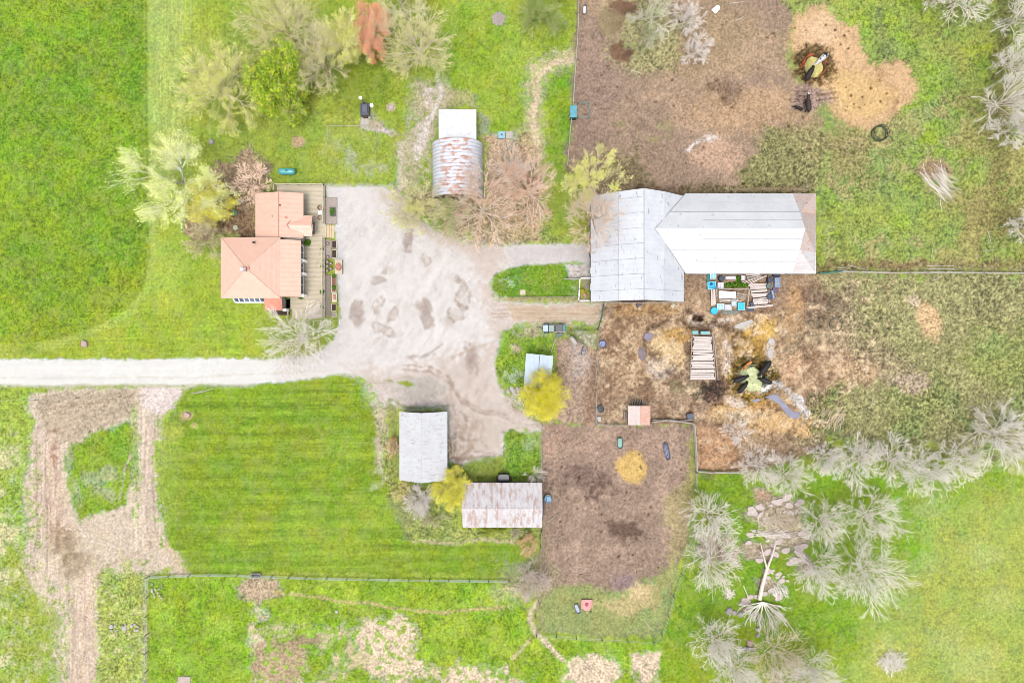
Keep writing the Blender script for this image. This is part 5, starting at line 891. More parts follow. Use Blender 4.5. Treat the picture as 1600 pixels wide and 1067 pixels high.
# ------------------------------------------------------------------ cattle
M_BLK = mat('black_coat', A(44,38,40), A(28,24,26), 5, .7); M_BLK2 = mat('black_white_coat', A(240,238,236), A(236,232,230), 3, .7, c3=A(34,30,32), f3=(.5,.52), s3=1.1)
M_WCOAT = mat('white_coat', A(246,244,244), A(226,222,220), 3, .7); M_DKB = mat('dark_brown_coat', A(72,52,48), A(48,34,32), 5, .7)
def cow(px, py, head_deg, label, m, hm=None, s=1.0, down=True, turn=0.0):
    s *= 1.12
    """head_deg: direction the animal faces, degrees anticlockwise from photo right"""
    q = P(px, py, 1.0)
    J = [(-.55,0,1.12),(-.85,0,1.14),(-.15,0,1.08),(.35,0,1.08),(.68,0,1.14)]       # pelvis, rump, belly, chest, shoulder
    R0 = [(.34,.36),(.24,.28),(.40,.40),(.36,.40),(.27,.34)]; Ed = [(0,1),(0,2),(2,3),(3,4)]
    if down: nk = [(.98,turn*.15,1.02),(1.22,turn*.4,.78),(1.5,turn*.7,.55)]
    else: nk = [(.98,turn*.12,1.28),(1.2,turn*.35,1.42),(1.52,turn*.65,1.36)]
    b0 = len(J); J += nk; R0 += [(.19,.24),(.15,.17),(.085,.09)]; Ed += [(4,b0),(b0,b0+1),(b0+1,b0+2)]
    for sy in (-1,1):
        i = len(J); J += [(-.68,sy*.2,.85),(-.58,sy*.22,.62),(-.8,sy*.22,.38),(-.74,sy*.22,.02)]; R0 += [(.15,.19),(.10,.11),(.055,.06),(.06,.06)]; Ed += [(0,i),(i,i+1),(i+1,i+2),(i+2,i+3)]
        i = len(J); J += [(.55,sy*.19,.75),(.56,sy*.19,.42),(.56,sy*.19,.02)]; R0 += [(.11,.14),(.06,.06),(.06,.06)]; Ed += [(3,i),(i,i+1),(i+1,i+2)]
    i = len(J); J += [(-1.02,0,1.08),(-1.08,0,.7),(-1.06,.02,.4)]; R0 += [(.04,.04),(.025,.025),(.045,.045)]; Ed += [(1,i),(i,i+1),(i+1,i+2)]
    for sy in (-1,1):
        i = len(J); e_ = nk[1]; J += [(e_[0]-.04,e_[1]+sy*.24,e_[2]+.12)]; R0 += [(.035,.05)]; Ed += [(b0+1,i)]
    me_ = bpy.data.meshes.new('cow'); me_.from_pydata([(x_*s,y_*s,z_*s) for x_,y_,z_ in J], Ed, []); o_ = bpy.data.objects.new('cow', me_); COL.objects.link(o_); me_.materials.append(m)
    md = o_.modifiers.new('skin','SKIN'); md.use_smooth_shade = True; sk = me_.skin_vertices[0].data
    for k_, (a_, b_) in enumerate(R0): sk[k_].radius = (a_*s, b_*s); sk[k_].use_root = (k_ == 0)
    sb = o_.modifiers.new('sub','SUBSURF'); sb.levels = 1; sb.render_levels = 1
    o_.location = (q[0], q[1], gz(q[0], q[1])); o_.rotation_euler.z = R(head_deg); LOC[o_.name] = tuple(o_.location)
    if hm is not None:         # pale face blaze lying on the muzzle
        h_ = nk[1]; g_ = nk[2]; f_ = bpy.data.meshes.new('face'); w0 = .15*s; u_ = [( (h_[0]+.02)*s, h_[1]*s, (h_[2]+.19)*s), (g_[0]*s, g_[1]*s, (g_[2]+.105)*s)]
        v_ = [(u_[0][0],u_[0][1]-w0*.8,u_[0][2]-.03),(u_[0][0],u_[0][1]+w0*.8,u_[0][2]-.03),(u_[1][0],u_[1][1]+w0*.5,u_[1][2]),(u_[1][0],u_[1][1]-w0*.5,u_[1][2]),(u_[1][0]+.08*s,u_[1][1],u_[1][2]-.14*s)]
        f_.from_pydata([*v_,*[(a_,b_,c_-.1*s) for a_,b_,c_ in v_]], [], [(0,3,2,1),(2,3,4),(0,5,8,3),(1,2,7,6),(3,8,9,4),(2,4,9,7)]); ff = bpy.data.objects.new('face', f_); COL.objects.link(ff); f_.materials.append(hm); ff.parent = o_
    return tag(o_, label, 'cow', 'cattle in the yards')
cow(1156,592,20,'black cow eating from the west side of the hay behind the barn', M_BLK)
cow(1160,606,50,'black cow standing south-west of the hay behind the barn', M_BLK, s=.92)
cow(1195,574,232,'large black cow reaching in from the north-east side of the hay behind the barn', M_BLK, s=1.12)
cow(1196,595,160,'slim black cow facing the hay from its east side', M_BLK, s=.95)
cow(1264,116,60,'black cow eating at the south-west of the yellow hay in the top right yard', M_BLK)
cow(1284,92,222,'white-backed black cow eating at the north-east of the yellow hay', M_BLK2)
cow(1262.5,164,97,'dark brown cow with a white face walking towards the yellow hay', M_DKB, M_WCOAT, down=False)
cow(1250,168,158,'small black calf-shaped form just west of the white-faced cow', M_BLK, s=.58)  # small cow mesh set over the dark patch beside the white-faced cow
# ------------------------------------------------------------------ wagon by the lane
q = P(866,513,.9); t = root('farm_wagon', (q[0],q[1],0), 'dark green farm wagon with two grey lids parked beside the lane', 'wagon'); ox, oy = q[0], q[1]
MB().bx(ox,oy,.55,3.6,1.15,.14).build('bed', MDG, t)
for yy in (-.58,.58): MB().bx(ox+.9,oy+yy,.7,2.0,.07,.4).build('side_rail', M_RAILW, t)
MB().bx(ox+.75,oy,.7,1.1,.95,.3).build('well', M_DARK, t); MB().bx(ox+1.55,oy,.7,.35,.95,.45).build('end_box', M_TEAL, t)
for xx, m_ in ((-1.35,M_BLUER),(-.45,mat('grey_green_lid', A(176,196,186), A(156,178,170), 3, .5))): MB().bx(ox+xx,oy,.7,.8,1.05,.5,0,.94).build('lidded_bin', m_, t)
for xx in (-1.2,1.1):
    for yy in (-.68,.68):
        w_ = MB(); w_.tube((ox+xx,oy+yy-.1,.38),(ox+xx,oy+yy+.1,.38),.38,16); wo = w_.build('wheel', M_DARK, t)
MB().tube((ox-1.8,oy,.5),(ox-2.6,oy+.2,.3),.05,6).build('drawbar', M_DARK, t); MB().tube((ox+1.7,oy+.5,.75),(ox+3.0,oy+.38,.6),.05,5).build('loose_pole', M_RAILW, t)
tag(MB().slab([(*P(868,522)[:2],.35),(*P(881,518)[:2],.5),(*P(878,526)[:2],.35),(*P(870,528)[:2],.25)],.06).build('sheet', MDG), 'crumpled dark green sheet lying behind the wagon', 'tarp')
tag(MB().slab([(*P(890,515)[:2],.1),(*P(893,512)[:2],.2),(*P(893,513)[:2],.2),(*P(890,516)[:2],.1)],.05).build('board', M_DARKW), 'short dark board at the tail of the wagon', 'board')
# things by the rust-stained shed
q = P(787,748,1.2); t = root('black_cabinet', (q[0],q[1],0), 'black boxy heater against the north wall of the rust-stained shed', 'heater'); MB().bx(q[0],q[1]+.1,0,1.75,1.15,1.5,0,.92).build('body', mat('near_black_steel', A(34,42,62), A(24,30,48), 3, .4), t); MB().bx(q[0],q[1]+.62,1.2,1.2,.25,.32).build('hood', M_DARK, t); MB().bx(q[0]-1.0,q[1]-.1,0,.4,.6,.6).build('side_box', M_DARKW, t); MB().bx(q[0]+1.05,q[1]-.1,0,.4,.5,.6).build('side_box', M_DARKW, t)
q = P(855,780,.8); t = root('water_barrel', (q[0],q[1],0), 'blue round barrel with a dark pump arm at the east end of the rust-stained shed', 'barrel'); MB().lathe(q[0]+.1,q[1],[(.62,0),(.66,.5),(.62,.95),(.5,1.0)],18).build('barrel', mat('steel_blue', A(110,170,206), A(84,146,186), 2, .4), t)
MB().tube((q[0]-.1,q[1]+.3,1.05),(q[0]-.35,q[1]-1.0,1.1),.07,6).tube((q[0]-.4,q[1]-.5,1.05),(q[0]+.4,q[1]-.45,1.05),.08,6).build('pump_arm', M_DARK, t); MB().path([(q[0]+.45*math.cos(a_)+.1,q[1]+.5+.2*math.sin(a_),1.04) for a_ in np.linspace(0,3.14,8)],.05,5).build('rope', M_CREAM, t)
q = P(849.5,802,.9); tag(MB().tube((q[0],q[1]+1.4,.5),(q[0]-.2,q[1]-1.1,.7),.1,7).tube((q[0]-.2,q[1]+.5,.6),(q[0]+.25,q[1]+.5,.6),.06,6).build('auger_pole', M_DARK), 'thick black pole leaning along the east wall of the rust-stained shed', 'pole')
# ------------------------------------------------------------------ long stack of grey boards
t = root('board_stack', P(1100,556), 'long stack of weathered grey boards laid crosswise between side rails', 'board stack', None); i = 0
for yy in np.linspace(526.5, 592, 28):
    f_ = (yy-526)/66; l_ = 1084-5*f_; r_ = 1111+6.5*f_; q0, q1 = P(l_+random.uniform(-1.2,1.2),yy+random.uniform(-.5,.5),.9), P(r_+random.uniform(-1.5,1.5),yy+random.uniform(-.9,.9),.9)
    z_ = .72+random.uniform(0,.22); L = math.hypot(q1[0]-q0[0],q1[1]-q0[1]); MB().bx((q0[0]+q1[0])/2,(q0[1]+q1[1])/2,z_,L,random.uniform(.19,.25),.07,math.atan2(q1[1]-q0[1],q1[0]-q0[0])).build('board', M_PLANKG, t)
MB().prism([P(1085,525)[:2],P(1111,525)[:2],P(1117,592)[:2],P(1080,592)[:2]][::-1],0,.7).build('lower_layers', M_DARKW, t)
for a_, b_ in (((1081,524),(1078.5,592)),((1113,520),(1118.5,594)),((1116,532),(1122,594)),((1114,523),(1120,560))): q0, q1 = P(*a_,.9), P(*b_,.9); MB().tube((q0[0],q0[1],.95),(q1[0],q1[1],.9),.07,6).build('side_rail', M_OLDW, t)
for a_, b_, c_ in ((1086.5,519.5,10),(1099,520,9),(1106,520,7)): q = P(a_,b_,.9); MB().bx(q[0],q[1],.7,c_/10,.55,.25,0,.9).build('wrap', mat('pale_teal_wrap', A(160,216,216), A(130,196,200), 4, .5), t)
# ------------------------------------------------------------------ heap of odds and ends against the south wall of the barn
MCY = mat('cyan_plastic', A(150,234,250,2.3), A(120,222,246,2.3), 3, .4); MBL = mat('bright_blue_plastic', A(50,200,240,2.2), A(30,176,226,2.2), 3, .35); MPL = mat('pale_lilac_plastic', A(240,238,246,2.4), A(222,218,232,2.4), 3, .5); MSL = mat('slate_blue_stuff', A(84,98,124), A(60,72,96), 4, .5); MLB = mat('pale_blue_tote', A(180,200,230), A(150,176,214), 3, .4)
def crate(px, py, lx, ly, hh, label, m, rz_=0, z0=0, grid=True, cat='crate', name='plastic_crate', mi=None):
    q = P(px, py, z0+hh); o_ = root(name, (q[0],q[1],z0), label, cat); c_, s_ = math.cos(rz_), math.sin(rz_)
    MB().bx(q[0],q[1],z0,lx,ly,hh*.82,rz_,1.03).build('body', m, o_)
    rm = MB()
    for a_, b_, u_, w__ in ((0,ly/2-.03,lx,.06),(0,-ly/2+.03,lx,.06),(lx/2-.03,0,.06,ly-.12),(-lx/2+.03,0,.06,ly-.12)): rm.bx(q[0]+a_*c_-b_*s_, q[1]+a_*s_+b_*c_, z0+hh*.83, u_, w__, hh*.17, rz_)
    if grid: rm.bx(q[0],q[1],z0+hh*.83,.05,ly-.14,hh*.1,rz_).bx(q[0],q[1],z0+hh*.86,lx-.14,.05,hh*.1,rz_)
    rm.build('rim', mi or m, o_); return o_
crate(1114.5,430.5,.9,1.0,.7,'light cyan crate with a cross-ribbed lid touching the barn wall', MCY, mi=M_WHITE)
crate(1107.5,434,.45,1.1,.5,'narrow teal crate at the north-west corner of the junk heap', M_TEAL, grid=False)
q = P(1112,446,.5); t = root('blue_tub', (q[0],q[1],0), 'bright blue open tub below the light cyan crate', 'tub'); MB().bx(q[0],q[1],0,1.3,1.15,.3,.1,1.0).build('base', MBL, t); MB().bx(q[0],q[1]+.52,.3,1.3,.1,.35,.1).bx(q[0],q[1]-.52,.3,1.3,.1,.3,.1).bx(q[0]+.6,q[1],.3,.1,1.0,.35,.1).bx(q[0]-.6,q[1],.3,.1,1.0,.3,.1).build('rim', MCY, t); MB().rock(q[0],q[1]+.2,.3,.25,.2,.2,4).build('dark_puddle', mat('deep_blue', A(20,110,190), None, 3, .3), t)
crate(1126.5,446.5,.95,.95,.8,'pale lilac wire cage with a round drum inside, west part of the junk heap', MPL)
crate(1142,434,1.6,.5,.35,'long pale sack-covered box near the barn wall', MPL, grid=False, cat='box', name='covered_box')
crate(1161.5,434.5,.6,.75,.5,'upright whitish sack against the barn wall, right of the green weeds', MPL, grid=False, cat='sack', name='sack')
def barrel(px, py, r_, hh, label, m, name='plastic_barrel'):
    q = P(px, py, hh); o_ = root(name, (q[0],q[1],0), label, 'barrel'); MB().lathe(q[0],q[1],[(r_*.9,0),(r_,hh*.3),(r_,hh*.7),(r_*.92,hh),(r_*.8,hh),(r_*.75,hh-.05)],18).build('drum', m, o_, ); MB().lathe(q[0]+r_*.4,q[1],[(.06,hh),(.06,hh+.04)],8).build('bung', M_DARK, o_); return o_
barrel(1128,435,.45,.8,'dark slate barrel close to the barn wall, west side of the junk heap', MSL)
barrel(1116.5,485.5,.58,.7,'bright blue barrel at the south-west corner of the junk heap', MBL)
barrel(1204,437,.45,.9,'dark slate barrel at the east end of the junk heap by the wall', MSL); barrel(1202,447,.42,.8,'dull grey-green barrel, second from the wall at the east end of the heap', mat('dull_green_grey', A(130,150,146), A(104,124,120), 3, .6))
barrel(1203.5,463,.5,.8,'dark slate barrel beside the long pale tank, south-east part of the heap', MSL)
q = P(1207,460,.6); t = root('slim_tank', (q[0],q[1],0), 'slim pale blue tank leaning beside the dark barrel at the east end', 'tank'); MB().bx(q[0],q[1],.2,.35,1.5,.6,R(12),.8).build('tank', MLB, t)
crate(1215,441,.85,1.5,.6,'pale blue tote with four dimples at the north-east corner of the heap', MLB)
crate(1214,429.5,1.0,.5,.7,'dark slate box hard against the barn wall at the east end', MSL, grid=False, cat='box', name='dark_box')
crate(1212,453.5,.9,.8,.3,'flat purplish bag south of the pale blue tote', mat('purple_bag', A(140,116,140), A(110,88,112), 3, .7), grid=False, cat='bag', name='flat_bag')
crate(1137,460.5,2.5,1.05,.7,'long white chest box in the middle of the junk heap', M_WHITE, grid=False, cat='chest', name='white_chest', rz_=-.06)
crate(1126,479,1.1,.95,.6,'cyan crate with square holes on the south edge of the heap', MCY, mi=M_WHITE); crate(1138,480,1.1,.9,.7,'white box between the two cyan crates', mat('white_box_paint', A(244,240,244), A(226,222,228), 3, .5), grid=False, cat='box', name='white_box')
crate(1147.5,474.5,.85,.85,.95,'raised square white-blue box on top of the south row', mat('ice_white', A(236,244,248), A(216,234,242), 3, .5), grid=False, cat='box', name='square_box'); crate(1158.5,478.5,1.05,1.2,.55,'bright cyan tub at the east end of the south row', MBL, grid=False, mi=MCY)
crate(1141,488,2.4,.5,.2,'long flat grey crate lying along the southern edge of the heap', mat('grey_crate', A(160,166,156), A(130,138,128), 6, .8), cat='crate', name='flat_crate')
crate(1178,474,1.1,.6,.4,'dark tilted box on the south end of the plank pile', MSL, rz_=.3, grid=False, cat='box', name='dark_box'); crate(1173,483,1.0,.65,.35,'slate box south of the plank pile', MSL, grid=False, cat='box', name='slate_box')
def boards(n_, a_, b_, label, z0=.1, w0=.16, m=M_PLANKG, jit=.6, vert=False):
    """n boards whose ends run from a to b; a=(x0,y0,x1,y1) first board, b the last"""
    c0 = P((a_[0]+b_[2])/2,(a_[1]+b_[3])/2); o_ = root('plank_pile', (c0[0],c0[1],0), label, 'plank pile')
    for i in range(n_):
        f_ = i/max(1,n_-1); e = [a_[k]+(b_[k]-a_[k])*f_+random.uniform(-jit,jit) for k in range(4)]; q0, q1 = P(e[0],e[1],.4), P(e[2],e[3],.4); L = math.hypot(q1[0]-q0[0],q1[1]-q0[1])
        MB().bx((q0[0]+q1[0])/2,(q0[1]+q1[1])/2,z0+random.uniform(0,.22),L,w0*random.uniform(.8,1.2),.08,math.atan2(q1[1]-q0[1],q1[0]-q0[0])).build('plank', m, o_)
    return o_
boards(13,(1169,444,1199,443),(1178,475,1200,473),'pile of pinkish-grey planks side by side in the east half of the heap', .3, .2, jit=1.0)
boards(5,(1166,429,1186,427),(1170,438,1190,431),'loose pale planks against the barn wall, right of the white sack', .2, .16, jit=1.5); boards(4,(1158,442,1185,434),(1172,444,1198,430),'four crossed pale poles north of the plank pile', .5, .1, jit=1.5)
boards(6,(1111,452,1111,478),(1118.5,452,1117.5,476),'bundle of upright-laid planks along the west side of the white chest', .3, .13); boards(3,(1123,467,1148,466),(1124,471,1160,470),'three pale boards between the white chest and the cyan crates', .3, .12); boards(5,(1151,457,1165,460),(1150,464,1164,467),'short brown boards east of the white chest', .3, .14, m=M_OLDW)
fence('junk_rail', [(1120,452),(1168,452),(1165,479)], 'white timber frame around the east side of the white chest', 1, .9, 2.4, rm=M_RAILW, rr=.08)
boards(2,(1166,480,1209,476),(1168,482,1208,477.5),'two long pale boards along the south edge under the plank pile', .2, .18)
fence('junk_rail', [(1199,430),(1199.5,474)], 'pale rail dividing the plank pile from the eastern barrels', 1, .7, 2.2, rm=M_RAILW, rr=.06)
V_, F_ = leafmesh(1500,2.2,.45,.5,.13,8); q = P(1150,445,.2); o_ = root('weeds', (q[0],q[1],0), 'green weeds growing through the middle of the junk heap', 'weeds'); link('foliage', npmesh('foliage', V_, F_), M_LEAF, o_)
V_, F_ = leafmesh(300,.4,.6,.5,.13,9); q = P(1154,436,.2); o_ = root('weeds', (q[0],q[1],0), 'tuft of green weeds touching the barn wall beside the white sack', 'weeds'); link('foliage', npmesh('foliage', V_, F_), M_LEAF, o_)
# pen contents by the barn's west wall
q = P(910.5,455,.5); tag(MB().rock(q[0],q[1],0,.4,.6,.5,3).build('yellow_sack', mat('yellow_cloth', A(196,186,40), A(160,150,30), 4, .7)), 'yellow-green sack inside the white-railed pen', 'sack'); q = P(914.5,461,.4); tag(MB().rock(q[0],q[1],0,.25,.5,.4,4,.6).build('pink_sack', MPK), 'pink bag inside the white-railed pen', 'bag')
for i, (px, py, rz_, l) in enumerate(((915,441,.4,'wooden pallet at the north end of the white-railed pen'),(917,448,-.5,'pale broken pallet in the middle of the white-railed pen'))): q = P(px,py,.3); b_ = MB(); [b_.bx(q[0]+k*.2*math.cos(rz_),q[1]+k*.2*math.sin(rz_),.1+.15*i,.13,.8,.08,rz_) for k in (-2,-1,0,1,2)]; tag(b_.build('pallet', M_OLDW), l, 'pallet', 'pallets in the pen')
q = P(999,476,.3); tag(MB().bx(q[0],q[1],0,1.0,.6,.4,.5,.8).build('dark_crate', M_DARK), 'small black crate on the ground below the south wall of the barn', 'crate'); q = P(1052,477,.4); tag(MB().rock(q[0],q[1],0,.45,.4,.4,6).build('feed_bag', M_CREAM), 'crumpled pale feed bag at the south-east corner of the silver wing', 'bag')
# slabs, sheets, boards, boulders
def flatstone(name, px, py, rx, ry, ang, label, hh=.12, m=None, cat='slab', seed=0, grp=None):
    q = P(px,py,hh); return tag(MB().rock(q[0],q[1],gz(q[0],q[1])-.03,rx/10,ry/10,hh+.03,seed,R(-ang),11,True).build(name, m or MS), label, cat, grp)
flatstone('broken_slab',1163,507,15,5,-22,'long pale concrete slab lying slantwise south of the junk heap',.15,M_CONC,seed=3); flatstone('broken_slab',1205,534,5,6,0,'pale broken slab on the mud, north of the bigger one beside the orange-dirt patch',.15,M_CONC,seed=4); flatstone('broken_slab',1204,552,5,9,0,'pale broken slab beside the yellow manure north-east of the cattle',.15,M_CONC,seed=5)
q = P(1119,16,.2); tag(MB().slab([(q[0]-.75,q[1]+.0,.3),(q[0]-.1,q[1]-.55,.2),(q[0]+.55,q[1]+.1,.3),(q[0]+.5,q[1]+.6,.25),(q[0]+.1,q[1]+.65,.35)],.06).build('white_sheet', M_WHITE), 'bright white crumpled sheet on the mud near the top edge', 'sheet')
for px, py, L, an, l in ((1152,4,26,8,'thin pale pole on the grass at the very top of the muddy yard'),(1156,29,14,25,'short thin stick below the white sheet'),(994,112,16,-24,'brown stick half sunk in the top yard mud'),(1470,415.5,42,0,'northern of two pale poles lying above the long rail fence'),(1471,420,42,0,'southern of two pale poles lying above the long rail fence'),(1345,419,40,-14,'slanted pale pole leaning on the long rail fence near the barn'),(1317,418,14,4,'short pale board on the ground beside the teal gate'),(1317,421.5,16,0,'short board lying closest to the teal gate end'),(1462,436,12,22,'bent pale stick just south of the long rail fence'),(1456,395,14,82,'thin upright stick on the green pasture above the fence'),(1546,371,22,-74,'long thin stick on the pasture near the right edge'),(1544,391,16,2,'thin stick lying level on the pasture near the right edge'),(1528,400,10,52,'short slanted stick left of the long thin one'),(1152,692,30,-38,'long pale pole on the mud under the small bare tree'),(1140,742,2,0,'peg'),(1314,660,30,82,'long pale stick standing out of the churned grass'),(1012,975,18,-52,'pale stick in the south-east corner of the lower paddock'),(1362,628,14,84,'thin stick in the dark churned grass'),(1489,640,16,-70,'crooked stick on the olive pasture'),(1513,636,14,8,'short level stick on the olive pasture'),(862,810,18,40,'thin pale stick on the mud east of the rust-stained shed')):
    if l == 'peg': continue
    q = P(px,py,.1); a_ = R(an); x_, y_ = math.cos(a_)*L/20, math.sin(a_)*L/20; z_ = gz(q[0],q[1])+.09
    tag(MB().path([(q[0]-x_,q[1]-y_,z_),(q[0]+.04,q[1]-.05,z_+.04),(q[0]+x_,q[1]+y_,z_)],[.07,.06,.04],5).build('stick', M_RAILW), l, 'stick')
q = P(316,612,.2); tag(MB().path([(q[0]-1.6,q[1]-.2,.1),(q[0],q[1]+.0,.15),(q[0]+1.7,q[1]+.5,.1)],[.08,.07,.04],5).tube((q[0]-.3,q[1],.15),(q[0]+.2,q[1]+.4,.2),.05,5).tube((q[0]-.9,q[1]-.1,.15),(q[0]-.5,q[1]-.3,.2),.06,5).build('fallen_branch', M_RAILW), 'pale fallen branch on the lawn just south of the road', 'branch')
for i, (px, py, r_, l) in enumerate(((1139,955,6.2,'largest and westernmost of three grey boulders in a row'),(1147.5,957.5,5.0,'middle one of three grey boulders in a row'),(1157.5,959.5,5.6,'easternmost of three grey boulders in a row'),(1165,953,4,'pinkish-grey boulder just east of the boulder row'),(1184,983,3.6,'small green-grey boulder above another one, under the bare trees'),(1185,993,4.2,'green-grey boulder, southern one of the small pair'),(1187,985,2.2,'tiny pale boulder beside the small pair'),(131,537,5.5,'pinkish boulder on the lawn north of the road'),(330,221,4.6,'pale grey boulder on the lawn beneath the blossoming tree'),(292,648,5,'tan flat boulder at the north-west corner of the mown lawn'),(611,167,4,'tan stone on the lawn east of the black stove'),(526,956,3,'round white stone alone in the bottom meadow'),(1172,1005,5,'pinkish boulder next to the stone bench'))):
    q = P(px,py,.2); tag(MB().rock(q[0],q[1],gz(q[0],q[1])-.05,r_/10,r_/11,r_/10*.9,i+20,i*.7,10).build('boulder', [MS,mat('grey_boulder', A(206,200,190), A(170,164,156), 4, .9),mat('pinkish_stone', A(228,196,186), A(206,172,160), 4, .9)][1 if i in (0,1,2,4,5,8) else (2 if i in (3,7,9,12) else 0)]), l, 'boulder', 'boulders')
t = root('stone_bench', P(1170,1012), 'low grey stone bench-like slab between the bare trees at the bottom', 'bench'); q = P(1170,1012); MB().bx(q[0],q[1],.3,1.9,.5,.14,-.05).build('seat', mat('bench_stone', A(190,182,190), A(160,152,160), 4, .8), t)
for sx in (-.7,.7): MB().bx(q[0]+sx,q[1],0,.25,.4,.3).build('leg', MS, t)
# rock outcrop: every broken slab lying in the grass
rs = random.Random(5); spots = []
for cx_, cy_, rx_, ry_, n_ in ((1172,798,6,6,2),(1186,796,12,7,4),(1212,800,26,16,12),(1238,790,14,10,6),(1222,782,12,6,4),(1200,838,34,10,12),(1215,858,34,8,10),(1250,848,10,16,6),(1244,870,12,14,7),(1185,873,14,5,4),(1225,905,14,8,5),(1202,905,10,6,4),(1204,925,14,10,5),(1212,892,18,4,4),(1176,925,8,8,3),(1168,942,10,6,3)):
    for _ in range(n_): spots.append((cx_+rs.uniform(-rx_,rx_), cy_+rs.uniform(-ry_,ry_), rs.uniform(2.5,6.5)))
ro = root('rock_outcrop', P(1215,850), 'broken pinkish-grey bedrock slabs breaking through the grass beneath the bare trees', 'rock outcrop')
MO = mat('outcrop_rock', A(232,216,208,2.7), A(206,190,184,2.7), 3, .9, c3=A(150,136,132), f3=(.6,.72), s3=4)
for i, (x_, y_, r_) in enumerate(spots[:95]): q = P(x_,y_,.1); MB().rock(q[0],q[1],gz(q[0],q[1])-.05,r_/10*1.25,r_/10*.8,.16+.1*rs.random(),i,rs.uniform(-.5,.5),8,True).build('rock_slab', MO, ro)
ro2 = root('stone_heap', P(1232,635), 'white crumbly rubble beside the grey puddle south-east of the cattle', 'rubble')
for i in range(34): x_, y_ = rs.choice([(1246,628),(1240,620),(1252,642),(1232,612),(1216,602)]); q = P(x_+rs.uniform(-6,6), y_+rs.uniform(-6,6), .1); MB().rock(q[0],q[1],0,.3*rs.uniform(.5,1),.25*rs.uniform(.5,1),.2,i,i).build('stone', M_CONC, ro2)
ro3 = root('stone_heap', P(805,610), 'white rubble heap beside the blue-grey shed', 'rubble')
for i in range(30): q = P(803+rs.uniform(-11,11), 611+rs.uniform(-6,6), .1); MB().rock(q[0],q[1],0,.3*rs.uniform(.5,1),.25*rs.uniform(.5,1),.25,i,i).build('stone', M_CONC, ro3)
ro4 = root('stone_heap', P(245,920), 'small scatter of white stones in the grass inside the field corner', 'rubble')
for i in range(16): q = P(245+rs.uniform(-9,9), 922+rs.uniform(-13,13), .1); MB().rock(q[0],q[1],0,.22*rs.uniform(.5,1),.2*rs.uniform(.5,1),.2,i,i).build('stone', M_CONC, ro4)
ro5 = root('stone_heap', P(185,983), 'white stones in the rough ground west of the thin field fence', 'rubble')
for i in range(22): q = P(rs.choice([178,190,200,210])+rs.uniform(-6,6), 981+rs.uniform(-6,4), .1); MB().rock(q[0],q[1],0,.36*rs.uniform(.5,1),.2*rs.uniform(.5,1),.15,i,i).build('stone', M_CONC, ro5)
q = P(288,1062); tag(MB().bx(q[0],q[1],0,1.9,1.1,.12,.05).build('stone_cover', mat('pinkish_cover', A(222,204,190), A(206,186,174), 3, .9)), 'square pinkish slab in the meadow at the bottom edge', 'slab')
for px, py, rx, ry, l in ((817,457,4,4,'small square yellowish cover in the grass island'),): q = P(px,py); tag(MB().bx(q[0],q[1],0,.8,.8,.1).build('ground_cover_lid', M_CREAM), l, 'cover')
# puddles
MPU = mat('puddle_water', A(170,168,186), A(146,146,168), 1.2, .12, 0, .5)
def puddle(pts, label, m=MPU):
    W_ = [P(*p)[:2] for p in pts]; z_ = max(gz(x_,y_) for x_,y_ in W_)*.5+.14; o_ = MB().prism(W_[::-1], z_-.3, z_).build('puddle', m); return tag(o_, label, 'puddle', kind='structure')
puddle([(1194,620),(1204,617),(1213,615),(1219,622),(1229,633),(1238,642),(1248,644),(1249,650),(1243,655),(1234,652),(1226,644),(1217,632),(1205,624)], 'grey puddle')
puddle([(1008,521),(1014,519),(1020,524),(1017,531),(1009,532),(1006,527)], 'grey puddle', mat('violet_puddle', A(150,138,160), A(124,112,134), 1.2, .12, 0, .5)); puddle([(999,542),(1004,543),(1009,552),(1008,562),(1001,563),(997,553)], 'dark puddle', mat('brown_puddle', A(130,112,118), A(104,88,94), 1.2, .12, 0, .5)); puddle([(1174,626),(1184,622),(1188,625),(1178,629)], 'thin puddle')
# ------------------------------------------------------------------ trees: every limb and twig grown as a tube, buds and leaves as small faces
def nrm(a): return a/(np.linalg.norm(a, axis=-1, keepdims=True)+1e-9)
def curve(P0, D, L, bend, rs, m):
    """P0 (n,3), D (n,3), L (n,) -> (n,m,3) polylines that curve upward by bend"""
    t = np.linspace(0, 1, m)[None, :, None]; n = len(P0); wob = rs.normal(size=(n,3))*.13; up = np.zeros((n,3)); up[:,2] = bend
    return P0[:,None] + L[:,None,None]*(D[:,None]*t + (wob+up)[:,None]*t*t*.6)
def tubes(PL, r0, r1, sides=3):
    """PL (n,m,3), radii (n,) start/end -> verts, quads"""
    n, m, _ = PL.shape; d = nrm(PL[:,-1]-PL[:,0]); a = np.where(np.abs(d[:,2:3]) < .9, np.array([[0,0,1.]]), np.array([[1.,0,0]])); u = nrm(np.cross(d, a)); w_ = np.cross(d, u)
    t = np.linspace(0,1,m)[None,:]; r = r0[:,None]*(1-t)+r1[:,None]*t; an = 2*math.pi*np.arange(sides)/sides
    off = np.cos(an)[None,:,None]*u[:,None]+np.sin(an)[None,:,None]*w_[:,None]
    V = PL[:,:,None]+r[:,:,None,None]*off[:,None]; base = (np.arange(n)*m*sides)[:,None,None]; j = np.arange(m-1)[None,:,None]*sides; i = np.arange(sides)[None,None,:]; i2 = (i+1)%sides
    F = np.stack([base+j+i, base+j+i2, base+j+sides+i2, base+j+sides+i], -1).reshape(-1,4); return V.reshape(-1,3), F
